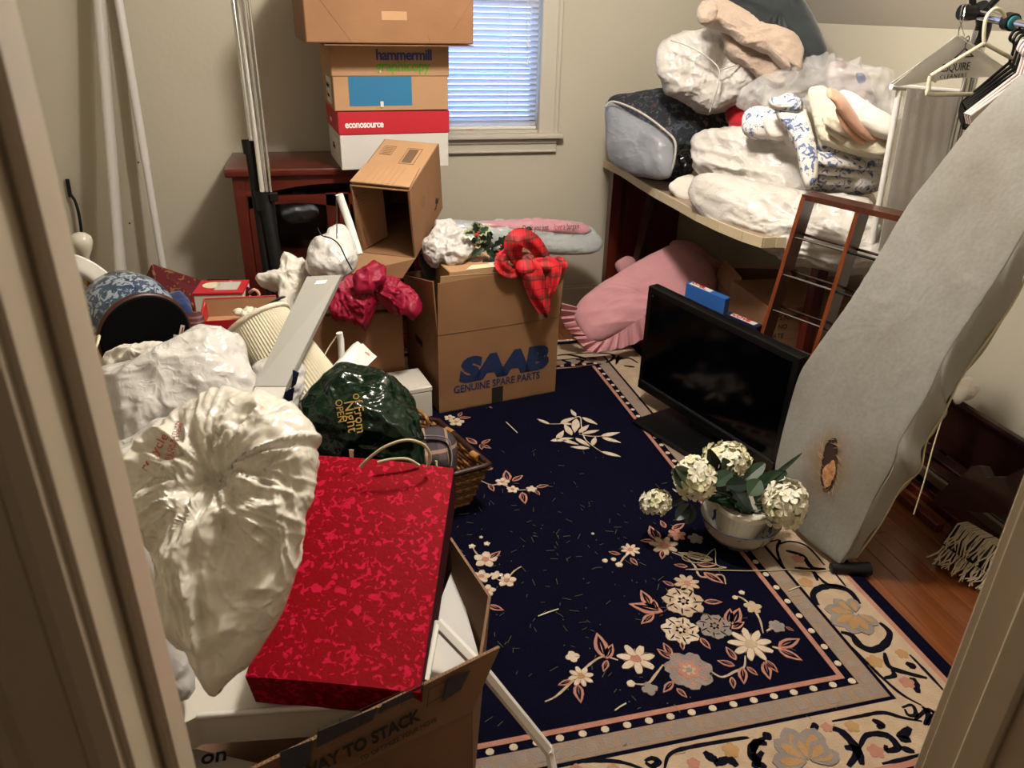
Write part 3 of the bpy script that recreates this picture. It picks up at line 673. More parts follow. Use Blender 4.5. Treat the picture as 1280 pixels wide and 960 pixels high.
# scroll border
def lotus(g, cx, cy, tips):
    c = g(cx, cy); o_ = []
    for tx, ty in tips:
        t = g(tx, ty); a = c.lerp(t, .08); mb = MB(); flat(mb, leafpts(a, t, .62, rd=1.35), h=.0022 + .0004 * len(o_)); ob = mb.out('petal', 'rgrey', rug); o_.append(ob)
        mb = MB(); flat(mb, leafpts(c.lerp(t, .15), c.lerp(t, .80), .42, rd=1.35), h=.0025 + .0004 * len(o_)); mb.out('petal_fill', 'rgold', ob)
lotus(gB, 415, 345, [(325, 285), (288, 325), (322, 388), (400, 425), (470, 432), (505, 392), (395, 285)])
lotus(gB, 230, 940, [(130, 800), (85, 850), (175, 835), (250, 805), (345, 905), (80, 940), (290, 860)])
for P, w in [([(265, 310), (243, 270), (270, 242), (330, 235), (390, 255), (430, 305)], .013), ([(355, 418), (400, 432), (430, 470), (480, 490), (530, 468), (550, 420), (510, 380)], .013), ([(530, 500), (548, 555), (620, 582), (700, 602)], .009), ([(615, 540), (655, 562)], .012), ([(665, 662), (650, 622), (640, 600)], .012), ([(530, 602), (568, 592), (560, 570)], .008),
        ([(400, 478), (470, 550), (520, 600), (600, 668), (680, 712)], .005), ([(600, 720), (640, 710), (655, 748), (625, 750), (610, 725)], .006), ([(680, 715), (705, 745), (690, 790)], .007), ([(650, 770), (700, 730), (735, 745)], .007), ([(700, 790), (740, 735)], .007), ([(630, 508), (700, 580), (772, 658)], .005),
        ([(320, 775), (420, 757), (520, 740), (600, 760), (680, 775)], .006), ([(235, 790), (265, 805)], .014), ([(290, 800), (350, 812), (400, 860), (420, 900), (385, 955)], .012), ([(430, 880), (460, 830), (540, 832), (582, 880), (540, 892), (535, 870)], .010), ([(480, 768), (520, 790), (500, 800)], .010), ([(632, 800), (600, 840), (635, 850)], .014), ([(590, 880), (650, 897)], .009),
        ([(5, 900), (15, 860), (60, 865)], .011), ([(58, 818), (62, 850)], .012), ([(520, 945), (600, 928), (675, 908)], .006), ([(70, 58), (110, 50), (100, 90), (130, 165), (215, 262)], .005), ([(95, 72), (150, 55), (220, 75), (290, 150)], .005), ([(135, 92), (200, 112), (240, 160), (295, 165)], .009), ([(170, 160), (240, 172), (262, 212)], .008), ([(260, 190), (300, 225), (370, 240)], .006), ([(330, 180), (375, 235)], .004), ([(0, 905), (20, 935), (5, 960)], .012), ([(370, 880), (420, 890), (440, 950)], .012)]:
    stroke(gB, P, w, 'rdark', 'scroll')
for P, w in [([(812, 965), (830, 912), (900, 885), (1100, 850), (1125, 852)], .006), ([(410, 950), (520, 935), (640, 938), (730, 965)], .006), ([(738, 935), (765, 925), (790, 938), (765, 955), (740, 940)], .008), ([(960, 900), (990, 925), (1010, 925)], .012), ([(1000, 950), (1050, 930), (1085, 955)], .012), ([(1185, 850), (1140, 885), (1150, 930), (1180, 900)], .012), ([(1150, 940), (1195, 960)], .010)]:
    stroke(gD, P, w, 'rdark', 'scroll')
for (x, y, r) in [(1060, 895, 34), (920, 945, 26), (480, 968, 26), (620, 968, 26)]: fl(gD, x, y, r, 5, 'rgold' if x % 40 else 'rpink', depth=.25, cm=None)
for P, w in [([(100, 868), (180, 862), (290, 885), (310, 900)], .010), ([(180, 858), (300, 850), (430, 850), (520, 865), (500, 905), (430, 930), (300, 948), (100, 955)], .008), ([(330, 885), (400, 895)], .008), ([(540, 935), (560, 900), (640, 890), (705, 925)], .008), ([(520, 885), (560, 890), (590, 880)], .010), ([(545, 925), (560, 870)], .010), ([(600, 945), (680, 955)], .010), ([(130, 900), (190, 925), (150, 935)], .012), ([(240, 900), (290, 905), (260, 930)], .010)]:
    stroke(gE, P, w, 'rdark', 'scroll')
for (x, y, r) in [(490, 535, 34), (600, 505, 26), (620, 620, 30), (495, 895, 34), (400, 795, 30), (300, 800, 24), (185, 125, 26), (215, 220, 30)]: fl(gB, x, y, r, 5, 'rgold' if (x + y) % 2 else 'rpink', depth=.25, cm=None)
# fret band rectangles in the grey band
mb = MB()
i = 0
for k in range(40):
    yy = RY0 + .25 + k * .05; mb.add(*gbox((RX1 - .244, yy, ZR), (RX1 - .217, yy + .022, ZR + .0018)))
for k in range(26):
    xx = RX0 + .25 + k * .038; mb.add(*gbox((xx, RY0 + .217, ZR), (xx + .022, RY0 + .244, ZR + .0018)))
mb.out('fret_motif', simple('rug_fret_wool', '#86786c', .95, c2='#7c7068', sc=30, bs=.8, bsc=260), rug)['kind'] = 'stuff'
# debris on the rug
mb = MB()
for i in range(210):
    a = random.gauss(.62, .22); b = random.gauss(1.55, .32)
    if not (.25 < a < 1.05 and .95 < b < 2.6): continue
    q = random.uniform(0, math.pi); L = random.uniform(.004, .013); d = Vector((math.cos(q), math.sin(q), 0)) * L; c = Vector((a, b, ZR + .0026))
    mb.add(*gtube([c - d, c + d], .0006, 4))
for i in range(70):
    c = Vector((random.gauss(.62, .25), random.gauss(1.6, .4), ZR + .002)); mb.add(*glathe([(.0015, 0), (.0015, .001)], Fr(c), 5))
tagp(mb.out('straw_litter', 'straw'), 'thin dry needles and crumbs scattered over the navy middle of the rug', 'debris', kind='stuff')
for (a, b), lab in (((gA(45, 468), gA(135, 436)), 'largest pale straw lying alone on the navy field left of the peonies'), ((gC(310, 378), gC(370, 436)), 'pale straw lying on the rug in front of the open brown carton'), ((gA(385, 888), gA(435, 856)), 'pale straw on the rug near the front pink stripe'), ((gB(145, 255), gB(190, 238)), 'pale straw on the grey rug band by the flower bowl')):
    a.z = b.z = ZR + .004; tagp(mesh('straw', *gtube([a, (a + b) / 2 + Vector((0, .001, 0)), b], .0017, 5), 'petalg'), lab, 'straw')
tw = MB(); pts = []
c0 = gA(745, 205)
for i in range(70):
    t = i / 69; a = t * 26; r = .012 + .016 * abs(math.sin(t * 9)); pts.append(c0 + Vector((r * math.cos(a) * 1.5, r * math.sin(a * .93), .003 + .004 * vnoise(np.array([[t * 30, 0, 0]]))[0])))
for q in [(830, 170), (835, 240), (880, 255), (700, 262), (860, 265), (1010, 268), (1150, 262), (1270, 268), (1300, 268), (1345, 262)]: pts.append(gA(*q) + Vector((0, 0, .005)))
tagp(mesh('twine', *gtube(pts, .0013, 5, sm=3), 'twine', smooth=True), 'tangled pale string trailing across the rug from the ironing board', 'string')
# ================================================================== CABINET AND BOX STACK
CX0, CX1, CY0, CZ = -.33, .47, 3.2, .81
cab = thing('wooden_cabinet', 'reddish-brown wooden cabinet with glazed doors standing against the back wall under the stacked boxes', 'cabinet', ((CX0 + CX1) / 2, 3.4, 0))
mesh('top', *gbox((CX0 - .02, CY0 - .02, CZ - .032), (CX1 + .02, YB - .022, CZ), bev=.009, seg=3), 'cherry', cab, auto=True)
for x0 in (CX0 + .01, CX1 - .035): mesh('side_panel', *gbox((x0, CY0 + .02, 0), (x0 + .025, YB - .03, CZ - .032)), 'cherryv', cab)
mesh('back_panel', *gbox((CX0 + .035, YB - .04, .05), (CX1 - .035, YB - .03, CZ - .032)), 'darkwood', cab)
for z in (.08, .40): mesh('shelf', *gbox((CX0 + .035, CY0 + .03, z), (CX1 - .035, YB - .04, z + .018)), 'cherry', cab)
for x0, x1 in ((CX0 + .005, CX0 + .05), (CX1 - .05, CX1 - .005)): mesh('corner_post', *gbox((x0, CY0, 0), (x1, CY0 + .02, CZ - .032), bev=.003), 'cherryv', cab)
def arch(x0, x1, z0, z1, rise, y0, y1, n=14):
    V = []; F = []
    for i in range(n + 1):
        t = i / n; x = x0 + (x1 - x0) * t; zb = z0 + rise * math.sin(math.pi * t); V += [(x, y0, zb), (x, y0, z1), (x, y1, z1), (x, y1, zb)]
    for i in range(n):
        for j in range(4): F.append([4 * i + j, 4 * i + (j + 1) % 4, 4 * i + 4 + (j + 1) % 4, 4 * i + 4 + j])
    F += [[0, 1, 2, 3], [4 * n, 4 * n + 3, 4 * n + 2, 4 * n + 1]]; return V, F
mesh('arch_rail', *arch(CX0 + .05, CX1 - .05, CZ - .11, CZ - .032, .045, CY0 + .002, CY0 + .02), 'cherry', cab)
mesh('plinth', *gbox((CX0 + .05, CY0 + .006, 0), (CX1 - .05, CY0 + .02, .07)), 'cherry', cab)
xm = (CX0 + CX1) / 2
for x0, x1 in ((CX0 + .052, xm - .002), (xm + .002, CX1 - .052)):
    zt = CZ - .075; d_ = mesh('door', *gbox((x0, CY0 + .004, .075), (x0 + .045, CY0 + .022, zt - .03), bev=.002), 'cherryv', cab)
    mesh('door_stile', *gbox((x1 - .045, CY0 + .004, .075), (x1, CY0 + .022, zt - .03), bev=.002), 'cherryv', d_)
    mesh('door_rail', *arch(x0, x1, zt - .085, zt - .035, .02, CY0 + .004, CY0 + .022), 'cherry', d_)
    mesh('door_rail', *gbox((x0 + .045, CY0 + .004, .075), (x1 - .045, CY0 + .022, .13)), 'cherry', d_)
    mesh('pane', *gbox((x0 + .045, CY0 + .012, .13), (x1 - .045, CY0 + .015, zt - .07)), 'glass', d_)
    xk = x1 - .02 if x0 < xm - .01 else x0 + .02
    mesh('knob', *glathe([(.005, 0), (.005, .012), (.011, .018), (.011, .026), (.004, .030)], Fr((xk, CY0 + .004, .45), (90, 0, 0)), 14), 'brass', d_, smooth=True)
for q in [(301, 234), (299, 251)]:
    mesh('peg', *glathe([(.005, 0), (.004, .003)], Fr(onY(q[0], q[1], CY0), (90, 0, 0)), 10), 'rackwood', cab)
blob('plastic_bag', [(345, 262), (352, 245), (372, 240), (392, 252), (398, 268), (380, 275), (358, 275)], onY(372, 262, 3.36), 'greybag', 'crumpled frosted plastic bag lying inside the cabinet behind the glass', 'bag', tf=.05, tb=.05, rings=10, seg=50, fn=crinkle(.02, 20, 3))
def litbox(nm, lab, x, y, z, wd, dp, h, yaw, mbody, mlid, lidh, prints, side=None):
    fr = Fr((x, y, z), (0, 0, yaw)); t = thing(nm, lab, 'box', fr(wd / 2, dp / 2, 0))
    lid = None
    if mlid:
        mesh('body', *gbox((.004, .004, 0), (wd - .004, dp - .004, h - .01), fr, bev=.002), mbody, t)
        lid = mesh('lid', *gbox((0, 0, h - lidh), (wd, dp, h), fr, bev=.003), mlid, t)
    else: mesh('body', *gbox((0, 0, 0), (wd, dp, h), fr, bev=.004), mbody, t)
    return fr, t, lid
# white case with a red lid
fr, t, lid = litbox('paper_case', 'white paper case with a red lid, lowest box of the stack on the cabinet', .091, 3.109, CZ + .001, .434, .37, .217, 5.0, 'archive', 'cardred', .086, None)
f2 = frame_from(fr(0, 0, 0), fr.R @ Vector((1, 0, 0)), (0, 0, 1))
text('econosource', f2.sub((.026, .158, 0)), .036, 'wlet', t, bold=.0008, sx=.84, sp=.92)
fs = frame_from(fr(0, .37, 0), fr.R @ Vector((0, -1, 0)), (0, 0, 1))
mesh('side_label', *gbox((.15, .03, -.0035), (.33, .115, .0012), fs), 'whitep', t)
text('Office', fs.sub((.17, .06, .0012)), .035, 'blackp', t, sx=.8, shear=.3)
text('econo', fs.sub((.12, .158, .0)), .03, 'wlet', t, sx=.8)
# beige case
fr, t, lid = litbox('paper_case', 'tan paper case with blue and green lettering, middle of the stack on the cabinet', .080, 3.10, CZ + .220, .444, .37, .236, 4.5, 'cardl', 'cardl', .114, None)
f2 = frame_from(fr(0, 0, 0), fr.R @ Vector((1, 0, 0)), (0, 0, 1))
text('hammermill', f2.sub((.166, .180, .0005)), .052, simple('blue_print', '#1a2f70', .6), t, bold=.0014, sx=.93, sp=.92)
text('graphicopy', f2.sub((.164, .142, .0005)), .052, 'greenp', t, bold=.0009, sx=.95, sp=.95)
mesh('blue_panel', *gbox((.060, .018, -.004), (.298, .124, -.003), f2), 'tealp', t)
mesh('label_tag', *gbox((.175, .014, 0), (.187, .034, .002), f2), 'whitep', t); mesh('label_tag', *gbox((.178, .136, 0), (.183, .142, .002), f2), 'whitep', t)
fs = frame_from(fr(0, .37, 0), fr.R @ Vector((0, -1, 0)), (0, 0, 1))
mesh('side_label', *gbox((.17, .02, -.0035), (.31, .115, .0012), fs), 'whitep', t)
text('Graphics', fs.sub((.18, .075, .0012)), .028, 'blackp', t, shear=.3); text('letters', fs.sub((.20, .04, .0012)), .024, 'blackp', t, shear=.3)
# big top carton
fr, t, lid = litbox('cardboard_carton', 'wide plain brown carton on top of the stack on the cabinet', .0, 2.98, CZ + .459, .60, .45, .24, 5.0, 'card', None, 0, None)
f2 = frame_from(fr(0, 0, 0), fr.R @ Vector((1, 0, 0)), (0, 0, 1))
mesh('hand_hole', *gbox((.265, .076, -.001), (.355, .104, .001), f2, bev=.0008), 'cardl', t)
for a, b in (((.0, .21), (.16, .0)), ((.44, .0), (.43, .03)), ((.52, .04), (.605, .16))): mesh('crease', *gtube([f2(a[0], a[1], .0005), f2(b[0], b[1], .0005)], .0009, 4), 'carddk', t)
mesh('bottom_flap', *gbox((.06, -.006, -.007), (.60, .44, -.0035), fr), 'carddk', t)
# ================================================================== SAAB CARTON
S = Fr((.371, 2.541, .011), (0, 0, 11)); SW, SD, SH = .493, .38, .32
sb = thing('open_carton', 'large open brown carton with SAAB printed in blue on its front', 'box', S(SW / 2, SD / 2, 0))
mb = MB(); T = .005
mesh('front_panel', *gbox((0, 0, 0), (SW, T, SH), S), 'card', sb); mesh('back_panel', *gbox((0, SD - T, 0), (SW, SD, SH + .12), S), 'card', sb)
mesh('side_panel', *gbox((0, T, 0), (T, SD - T, SH), S), 'card', sb); mesh('side_panel', *gbox((SW - T, T, 0), (SW, SD - T, SH), S), 'card', sb)
mesh('bottom_panel', *gbox((0, 0, 0), (SW, SD, T), S), 'card', sb)
mesh('front_flap', *gpanel([S(0, .002, SH + .002), S(SW, .002, SH + .002), S(SW + .012, -.004, SH + .195), S(SW * .55, -.004, SH + .205), S(SW * .2, -.004, SH + .20), S(.002, -.004, SH + .195)], T), 'card', sb)
mesh('side_flap', *gpanel([S(.002, T, SH + .002), S(.002, SD, SH + .002), S(-.02, SD - .06, SH + .13), S(-.01, T + .005, SH + .20)], T), 'card', sb)
mesh('side_flap', *gpanel([S(SW - .002, T, SH + .002), S(SW - .002, SD, SH + .002), S(SW + .01, SD - .06, SH + .14), S(SW + .012, T + .005, SH + .185)], T), 'card', sb)
mesh('crease', *gtube([S(.003, -.0008, SH), S(SW - .003, -.0008, SH)], .0014, 5), 'carddk', sb)
mesh('torn_strip', *gpanel([S(.01, -.0035, SH + .188), S(.40, -.0035, SH + .196), S(.395, -.008, SH + .215), S(.2, -.008, SH + .212), S(.012, -.008, SH + .222)], .003), 'cardl', sb)
f2 = frame_from(S(0, 0, 0), S.R @ Vector((1, 0, 0)), (0, 0, 1))
text('SAAB', f2.sub((.085, .120, 0)), .125, 'navyp', sb, bold=.0095, sx=1.28, shear=.12, sp=.93, name='logo_lettering')
text('GENUINE SPARE PARTS', f2.sub((.058, .074, 0)), .042, 'navyp', sb, bold=.0008, sx=.83)
mesh('printed_mark', *gbox((.215, 0, 0), (.262, .068, .0012), f2), 'blackp', sb)
mesh('hand_slot', *gbox((.12, .20, 0), (.20, .225, .0012), frame_from(S(0, SD, 0), S.R @ Vector((0, -1, 0)), (0, 0, 1))), 'blackp', sb)
# carton lying inside the open carton
I = Fr(S(.055, .02, .36), (0, 0, 9)); ib = thing('inner_carton', 'small tan carton with a printed barcode panel lying inside the open SAAB carton', 'box', I(.16, .13, 0))
mesh('body', *gbox((0, 0, 0), (.34, .30, .185), I, bev=.003), 'cardl', ib)
for k in range(16): mesh('bar', *gbox((.05 + k * .009, .10, .185), (.05 + k * .009 + random.choice((.002, .004, .006)), .19, .1858), I), 'carddk', ib)
mesh('print_frame', *gpanel([I(.04, .085, .1856), I(.20, .085, .1856), I(.20, .088, .1856), I(.04, .088, .1856)], .0008), 'carddk', ib)
mesh('tape', *gpanel([I(.06, -.001, .186), I(.20, -.001, .186), I(.21, .035, .186), I(.10, .045, .186)], .001), 'petalg', ib)
mesh('sticker', *gbox((.165, .01, .1862), (.20, .05, .187), I), 'whitep', ib); text('A', I.sub((.175, .02, .1865)), .024, 'blackp', ib)
blob('tissue_bag', [(540, 300), (546, 283), (566, 280), (578, 290), (592, 300), (588, 318), (566, 330), (552, 326), (545, 330), (530, 318), (532, 304)], S(.09, .12, SH + .25), 'whitebag', 'thin crumpled white plastic bag on top of the SAAB carton beside the holly', 'bag', tf=.05, tb=.05, rings=34, seg=150, fn=crinkle(.04, 20, 5), prof=.35)
blob('grey_cloth', [(524, 318), (534, 312), (546, 322), (548, 345), (534, 350), (526, 338)], S(.02, .2, SH + .15), 'coat', 'dark grey cloth tucked into the left end of the SAAB carton', 'cloth', tf=.05, tb=.05, rings=10, seg=40, fn=softfold(.02, 20))
# ------------------------------------------------ leaves
def gleaf(p, d, up, L, wd, spiky=False, curl=.15, n=6, th=.0008):
    """leaf blade from p along d; up is its facing"""
    d = Vector(d).normalized(); up = Vector(up); s = d.cross(up).normalized(); up = s.cross(d)
    V = []; F = []
    for i in range(n + 1):
        t = i / n; w_ = wd * .5 * math.sin(math.pi * (t * .92 + .04)) ** .8
        if spiky and i % 2 == 1: w_ *= 1.35
        if spiky and i % 2 == 0 and 0 < i < n: w_ *= .72
        c = Vector(p) + d * L * t + up * (-curl * L * t * t)
        V += [c + s * w_ + up * w_ * .25, c, c - s * w_ + up * w_ * .25]
    k = len(V); V += [v - up * th for v in V]
    for i in range(n):
        for j in (0, 1): a = 3 * i + j; F += [[a, a + 1, a + 4, a + 3], [k + a, k + a + 3, k + a + 4, k + a + 1]]
        for a, b in ((3 * i, 3 * i + 3), (3 * i + 5, 3 * i + 2)): F.append([a, b, b + k, a + k])
    F += [[0, 1, 1 + k, k], [1, 2, 2 + k, 1 + k]]; a = 3 * n; F += [[a + 1, a, a + k, a + 1 + k], [a + 2, a + 1, a + 1 + k, a + 2 + k]]
    return V, F
toC = (-FWD)
hol = thing('holly_sprig', 'artificial holly sprig with variegated leaves and red berries lying across the SAAB carton', 'plant', S(.2, .12, SH + .21))
hc = onY(600, 296, 2.68); random.seed(3)
mesh('stem', *gtube([onY(560, 322, 2.7), onY(600, 312, 2.68), onY(640, 318, 2.66), onY(668, 322, 2.66)], .003, 6, sm=3), 'leafdk', hol)
for k in range(5):
    a = 2 * math.pi * k / 5 + .6; r_c = onY(597, 293, 2.66); ex = Vector((1, 0, 0)); ez = Vector((0, -.35, .94)); d = ex * math.cos(a) + ez * math.sin(a); q = r_c + toC * .01
    lf = mesh('leaf', *gleaf(q, d, toC, .052, .036, True, .1), 'leafvar', hol); mesh('leaf_middle', *gleaf(q + toC * .001 + d * .003, d, toC, .042, .022, True, .1), 'leaf', lf)
for k in range(26):
    cx = random.uniform(585, 668); cy = 312 + random.uniform(-18, 12) - (8 if cx > 620 and cx < 645 else 0); p = onY(cx, cy, 2.66 + random.uniform(-.02, .03)); a = random.uniform(0, 6.28)
    mesh('leaf', *gleaf(p, Vector((math.cos(a), random.uniform(-.4, .1), math.sin(a) * .7)), toC + Vector((random.uniform(-.5, .5), 0, random.uniform(-.4, .6))), random.uniform(.035, .055), random.uniform(.022, .034), True), 'leafdk' if k % 3 else 'leaf', hol)
for k in range(10):
    c = onY(597, 293, 2.635) if k < 4 else onY(random.uniform(620, 650), random.uniform(308, 325), 2.62); c += Vector((random.uniform(-.008, .008), 0, random.uniform(-.008, .008)))
    mesh('berry', *glathe([(.0015, -.005), (.0045, -.003), (.0052, 0), (.0045, .003), (.0015, .005)], Fr(c), 8), 'berry', hol, smooth=True)
# ------------------------------------------------ tartan bow
bow = thing('tartan_bow', 'large red tartan ribbon bow hanging over the front right corner of the SAAB carton', 'bow', S(.40, .0, SH + .2))
def ribbon(nm, pts, w_, Y, mt='plaidred', th=.0015, ruf=.006):
    P = smoothpath([onY(x, y + (9 if y < 300 else 5 if y < 330 else 0), Y + dy) for x, y, dy in pts], 6); n_ = len(P)
    def fn(u, v):
        i = u * (n_ - 1); a = int(min(i, n_ - 2)); p = P[a].lerp(P[a + 1], i - a); t = (P[a + 1] - P[a]).normalized(); s = t.cross(-FWD).normalized()
        ww = np.interp(u, np.linspace(0, 1, len(w_)), w_); return p + s * (v - .5) * ww + (-FWD) * (ruf * math.sin(v * 9 + u * 5) + .012 * math.sin(v * math.pi))
    return mesh(nm, *sheet(fn, 26, 9, th), mt, bow, smooth=True)
Yb = 2.60
ribbon('loop', [(655, 335, .01), (645, 318, -.03), (642, 300, -.05), (652, 288, -.04), (668, 300, -.02), (680, 322, 0), (668, 338, .01)], [.02, .05, .07, .07, .06, .05, .02], Yb)
ribbon('loop', [(655, 335, 0), (640, 342, -.03), (628, 333, -.04), (628, 318, -.03), (640, 312, -.02), (655, 325, 0)], [.02, .04, .05, .05, .04, .02], Yb)
ribbon('tail', [(655, 318, -.02), (664, 340, -.05), (672, 365, -.06), (680, 385, -.06), (684, 397, -.06)], [.05, .08, .075, .055, .01], Yb, ruf=.009)
ribbon('tail', [(664, 330, -.01), (682, 325, -.02), (692, 338, -.03), (688, 360, -.04), (682, 378, -.045)], [.03, .06, .06, .04, .02], Yb)
ribbon('tail', [(690, 325, .04), (698, 322, .02), (702, 332, .0), (697, 342, 0)], [.03, .04, .045, .03], Yb + .02)
blob('knot', [(645, 322), (655, 316), (668, 322), (668, 338), (655, 343), (645, 337)], onY(656, 330, Yb - .03), 'plaidred', parent=bow, tf=.02, tb=.02, rings=8, seg=30, fn=softfold(.006, 40))
# ------------------------------------------------ wrapped roll behind the SAAB carton
wr = thing('wrapped_roll', 'long flat bundle in pink and pale grey plastic behind the SAAB carton', 'package', onY(650, 315, 3.3))
WP = onY(650, 297, 3.3)
blob('grey_wrap', [(520, 285), (545, 275), (600, 276), (680, 275), (720, 277), (740, 285), (752, 298), (750, 312), (735, 318), (690, 318), (620, 312), (560, 308), (525, 308)], WP, 'greyroll', parent=wr, n=(0, -1, .35), tf=.045, tb=.06, rings=16, seg=120, fn=crinkle(.020, 10, 9, (2, 1, 1), .006), cen=(640, 297))
blob('pink_wrap', [(590, 280), (640, 275), (700, 275), (733, 281), (738, 291), (715, 293), (680, 291), (645, 289), (615, 287)], WP + Vector((0, -.030, .02)), 'pinkroll', parent=wr, n=(0, -1, .6), tf=.022, tb=.02, rings=12, seg=80, fn=crinkle(.010, 12, 4), cen=(668, 284))
a = onY(652, 289, 3.245); b = onY(727, 286, 3.245)
ft = frame_from(a, b - a, (0, .35, 1)); text("Don't you just", ft, .036, 'blackp', wr, sx=.58, lift=.013, shear=.15); text('love', ft.sub((.145, 0, 0)), .038, 'redp', wr, sx=.62, lift=.013, shear=.2); text('a bargain', ft.sub((.190, 0, 0)), .036, 'blackp', wr, sx=.58, lift=.013, shear=.15)
# support under the roll: a plain low carton hidden behind
fr, t, lid = litbox('cardboard_carton', 'plain brown carton hidden behind the SAAB carton, carrying the pink wrapped bundle', .56, 3.12, 0.011, .34, .3, .42, 0, 'card', None, 0, None)
# ================================================================== BROWN CARTONS LEFT OF IT
lb = thing('brown_carton', 'tall plain brown carton with a crimson cloth draped over it, left of the SAAB carton', 'box', (.09, 2.9, 0))
Lf = Fr((-.10, 2.68, .006), (0, 0, 3))
mesh('body', *gbox((0, 0, 0), (.365, .34, .365), Lf, bev=.003), 'card', lb)
mesh('top_flap', *gpanel([Lf(.0, .02, .372), Lf(.36, .02, .372), Lf(.35, .27, .378), Lf(.01, .27, .375)], .004), 'cardl', lb)
mesh('tape', *gbox((.30, -.0012, .02), (.362, .0, .075), Lf), 'cardl', lb)
mesh('printed_mark', *glathe([(.022, 0), (.022, .0015), (.018, .0015), (.018, 0)], Lf.sub((.24, 0, .06), (90, 0, 0)), 20), 'blackp', lb)
wc = Fr((.19, 2.50, .0105), (0, 0, 10)); t = thing('white_carton', 'small off-white carton standing between the brown carton and the SAAB carton', 'box', wc(.07, .1, 0))
mesh('body', *gbox((0, 0, 0), (.155, .17, .105), wc, bev=.002), 'whitep', t); mesh('lid', *gbox((-.001, -.001, .107), (.157, .172, .125), wc, bev=.002), 'whitep', t)
tc = thing('tilted_carton', 'small open brown carton tipped over, mouth towards the room, on the tall brown carton', 'box', (.2, 2.8, .6))
q000 = Vector((.122, 2.723, .595)); Tf_ = Fr(q000, (14.8, 1.7, -24.1)); w1, d1, h1 = .208, .379, .262
mesh('left_panel', *gbox((0, 0, 0), (.004, d1, h1), Tf_), 'card', tc); mesh('right_panel', *gbox((w1 - .004, 0, 0), (w1, d1, h1), Tf_), 'card', tc)
mesh('top_panel', *gbox((.004, 0, h1 - .004), (w1 - .004, d1, h1), Tf_), 'cardl', tc); mesh('bottom_panel', *gbox((.004, 0, 0), (w1 - .004, d1, .004), Tf_), 'card', tc)
mesh('back_panel', *gbox((.004, d1 - .004, .004), (w1 - .004, d1, h1 - .004), Tf_), 'card', tc)
mesh('top_flap', *gpanel([Tf_(.002, .16, h1 + .004), Tf_(.002, .002, h1 + .012), Tf_(w1, .002, h1 + .010), Tf_(w1 - .01, .16, h1 + .004)], .004), 'cardl', tc)
for k in range(6): mesh('flap_rib', *gtube([Tf_(.05 + k * .02, .008, h1 + .014), Tf_(.052 + k * .02, .15, h1 + .0075)], .0015, 4), 'cardl', tc)
mesh('left_flap', *gpanel([Tf_(.003, 0, .006), Tf_(.003, 0, h1 - .006), Tf_(.075, .10, h1 - .02), Tf_(.075, .10, .02)], .004), 'card', tc)
mesh('right_flap', *gpanel([Tf_(w1 - .003, 0, .006), Tf_(w1 - .003, 0, h1 - .006), Tf_(w1 - .05, .12, h1 - .02), Tf_(w1 - .03, .12, .02)], .004), 'card', tc)
mesh('bottom_flap', *gpanel([Tf_(.0, -.001, .002), Tf_(w1, -.001, .002), onY(503, 348, 2.66), onY(440, 342, 2.70)], .004), 'cardl', tc)
ftop = frame_from(Tf_(0, 0, h1), Tf_.R @ Vector((1, 0, 0)), Tf_.R @ Vector((0, 1, 0)))
for k in range(9): mesh('bar', *gbox((.118 + k * .004, .20, 0), (.120 + k * .004, .31, .0008), ftop), 'blackp', tc)
for a, b in (((.11, .19), (.165, .193)), ((.11, .317), (.165, .32)), ((.11, .19), (.112, .32)), ((.163, .19), (.165, .32)), ((.02, .25), (.065, .253)), ((.02, .32), (.065, .323)), ((.02, .25), (.022, .323)), ((.063, .25), (.065, .323))): mesh('print_line', *gbox((a[0], a[1], 0), (b[0], b[1], .0008), ftop), 'carddk', tc)
for k in range(6): mesh('print_line', *gbox((.026, .257 + k * .01, 0), (.059, .260 + k * .01, .0008), ftop), 'carddk', tc)
lp = frame_from(Tf_(.003, 0, .006), (Tf_(.075, .10, .02) - Tf_(.003, 0, .006)), Tf_.R @ Vector((0, 0, 1)))
lp = Fr(lp.p - lp.R @ Vector((0, 0, 0)), M3=lp.R)
nz = lp.R @ Vector((0, 0, 1)); sgn = 1 if nz.dot(-FWD) > 0 else -1
for s_, yy, sz in (('COMPOSTABLE', .03, .017), ('CAN PRINTS', .055, .013)): text(s_, Fr(lp(.02 + (0 if sz > .015 else .02), .01, .0035 * sgn), M3=lp.R @ Euler((0, 0, math.pi / 2)).to_matrix()), sz, 'carddk', tc, sx=1.0)
for k in range(5): mesh('print_line', *gbox((.03, .17 + k * .012, .0025), (.09, .173 + k * .012, .0035), lp), 'carddk', tc)
rs = frame_from(Tf_(w1, 0, 0), Tf_.R @ Vector((0, 1, 0)), Tf_.R @ Vector((0, 0, 1)))
mesh('sticker', *glathe([(.022, 0), (.022, .001)], Fr(rs(.14, .15, 0), M3=rs.R), 20), 'carddk', tc)
mesh('printed_mark', *glathe([(.012, 0), (.012, .001), (.009, .001), (.009, 0)], Fr(rs(.30, .07, 0), M3=rs.R), 16), 'blackp', tc)
text('Tape here', rs.sub((.27, .04, 0), (0, 0, 20)), .016, 'blackp', tc)
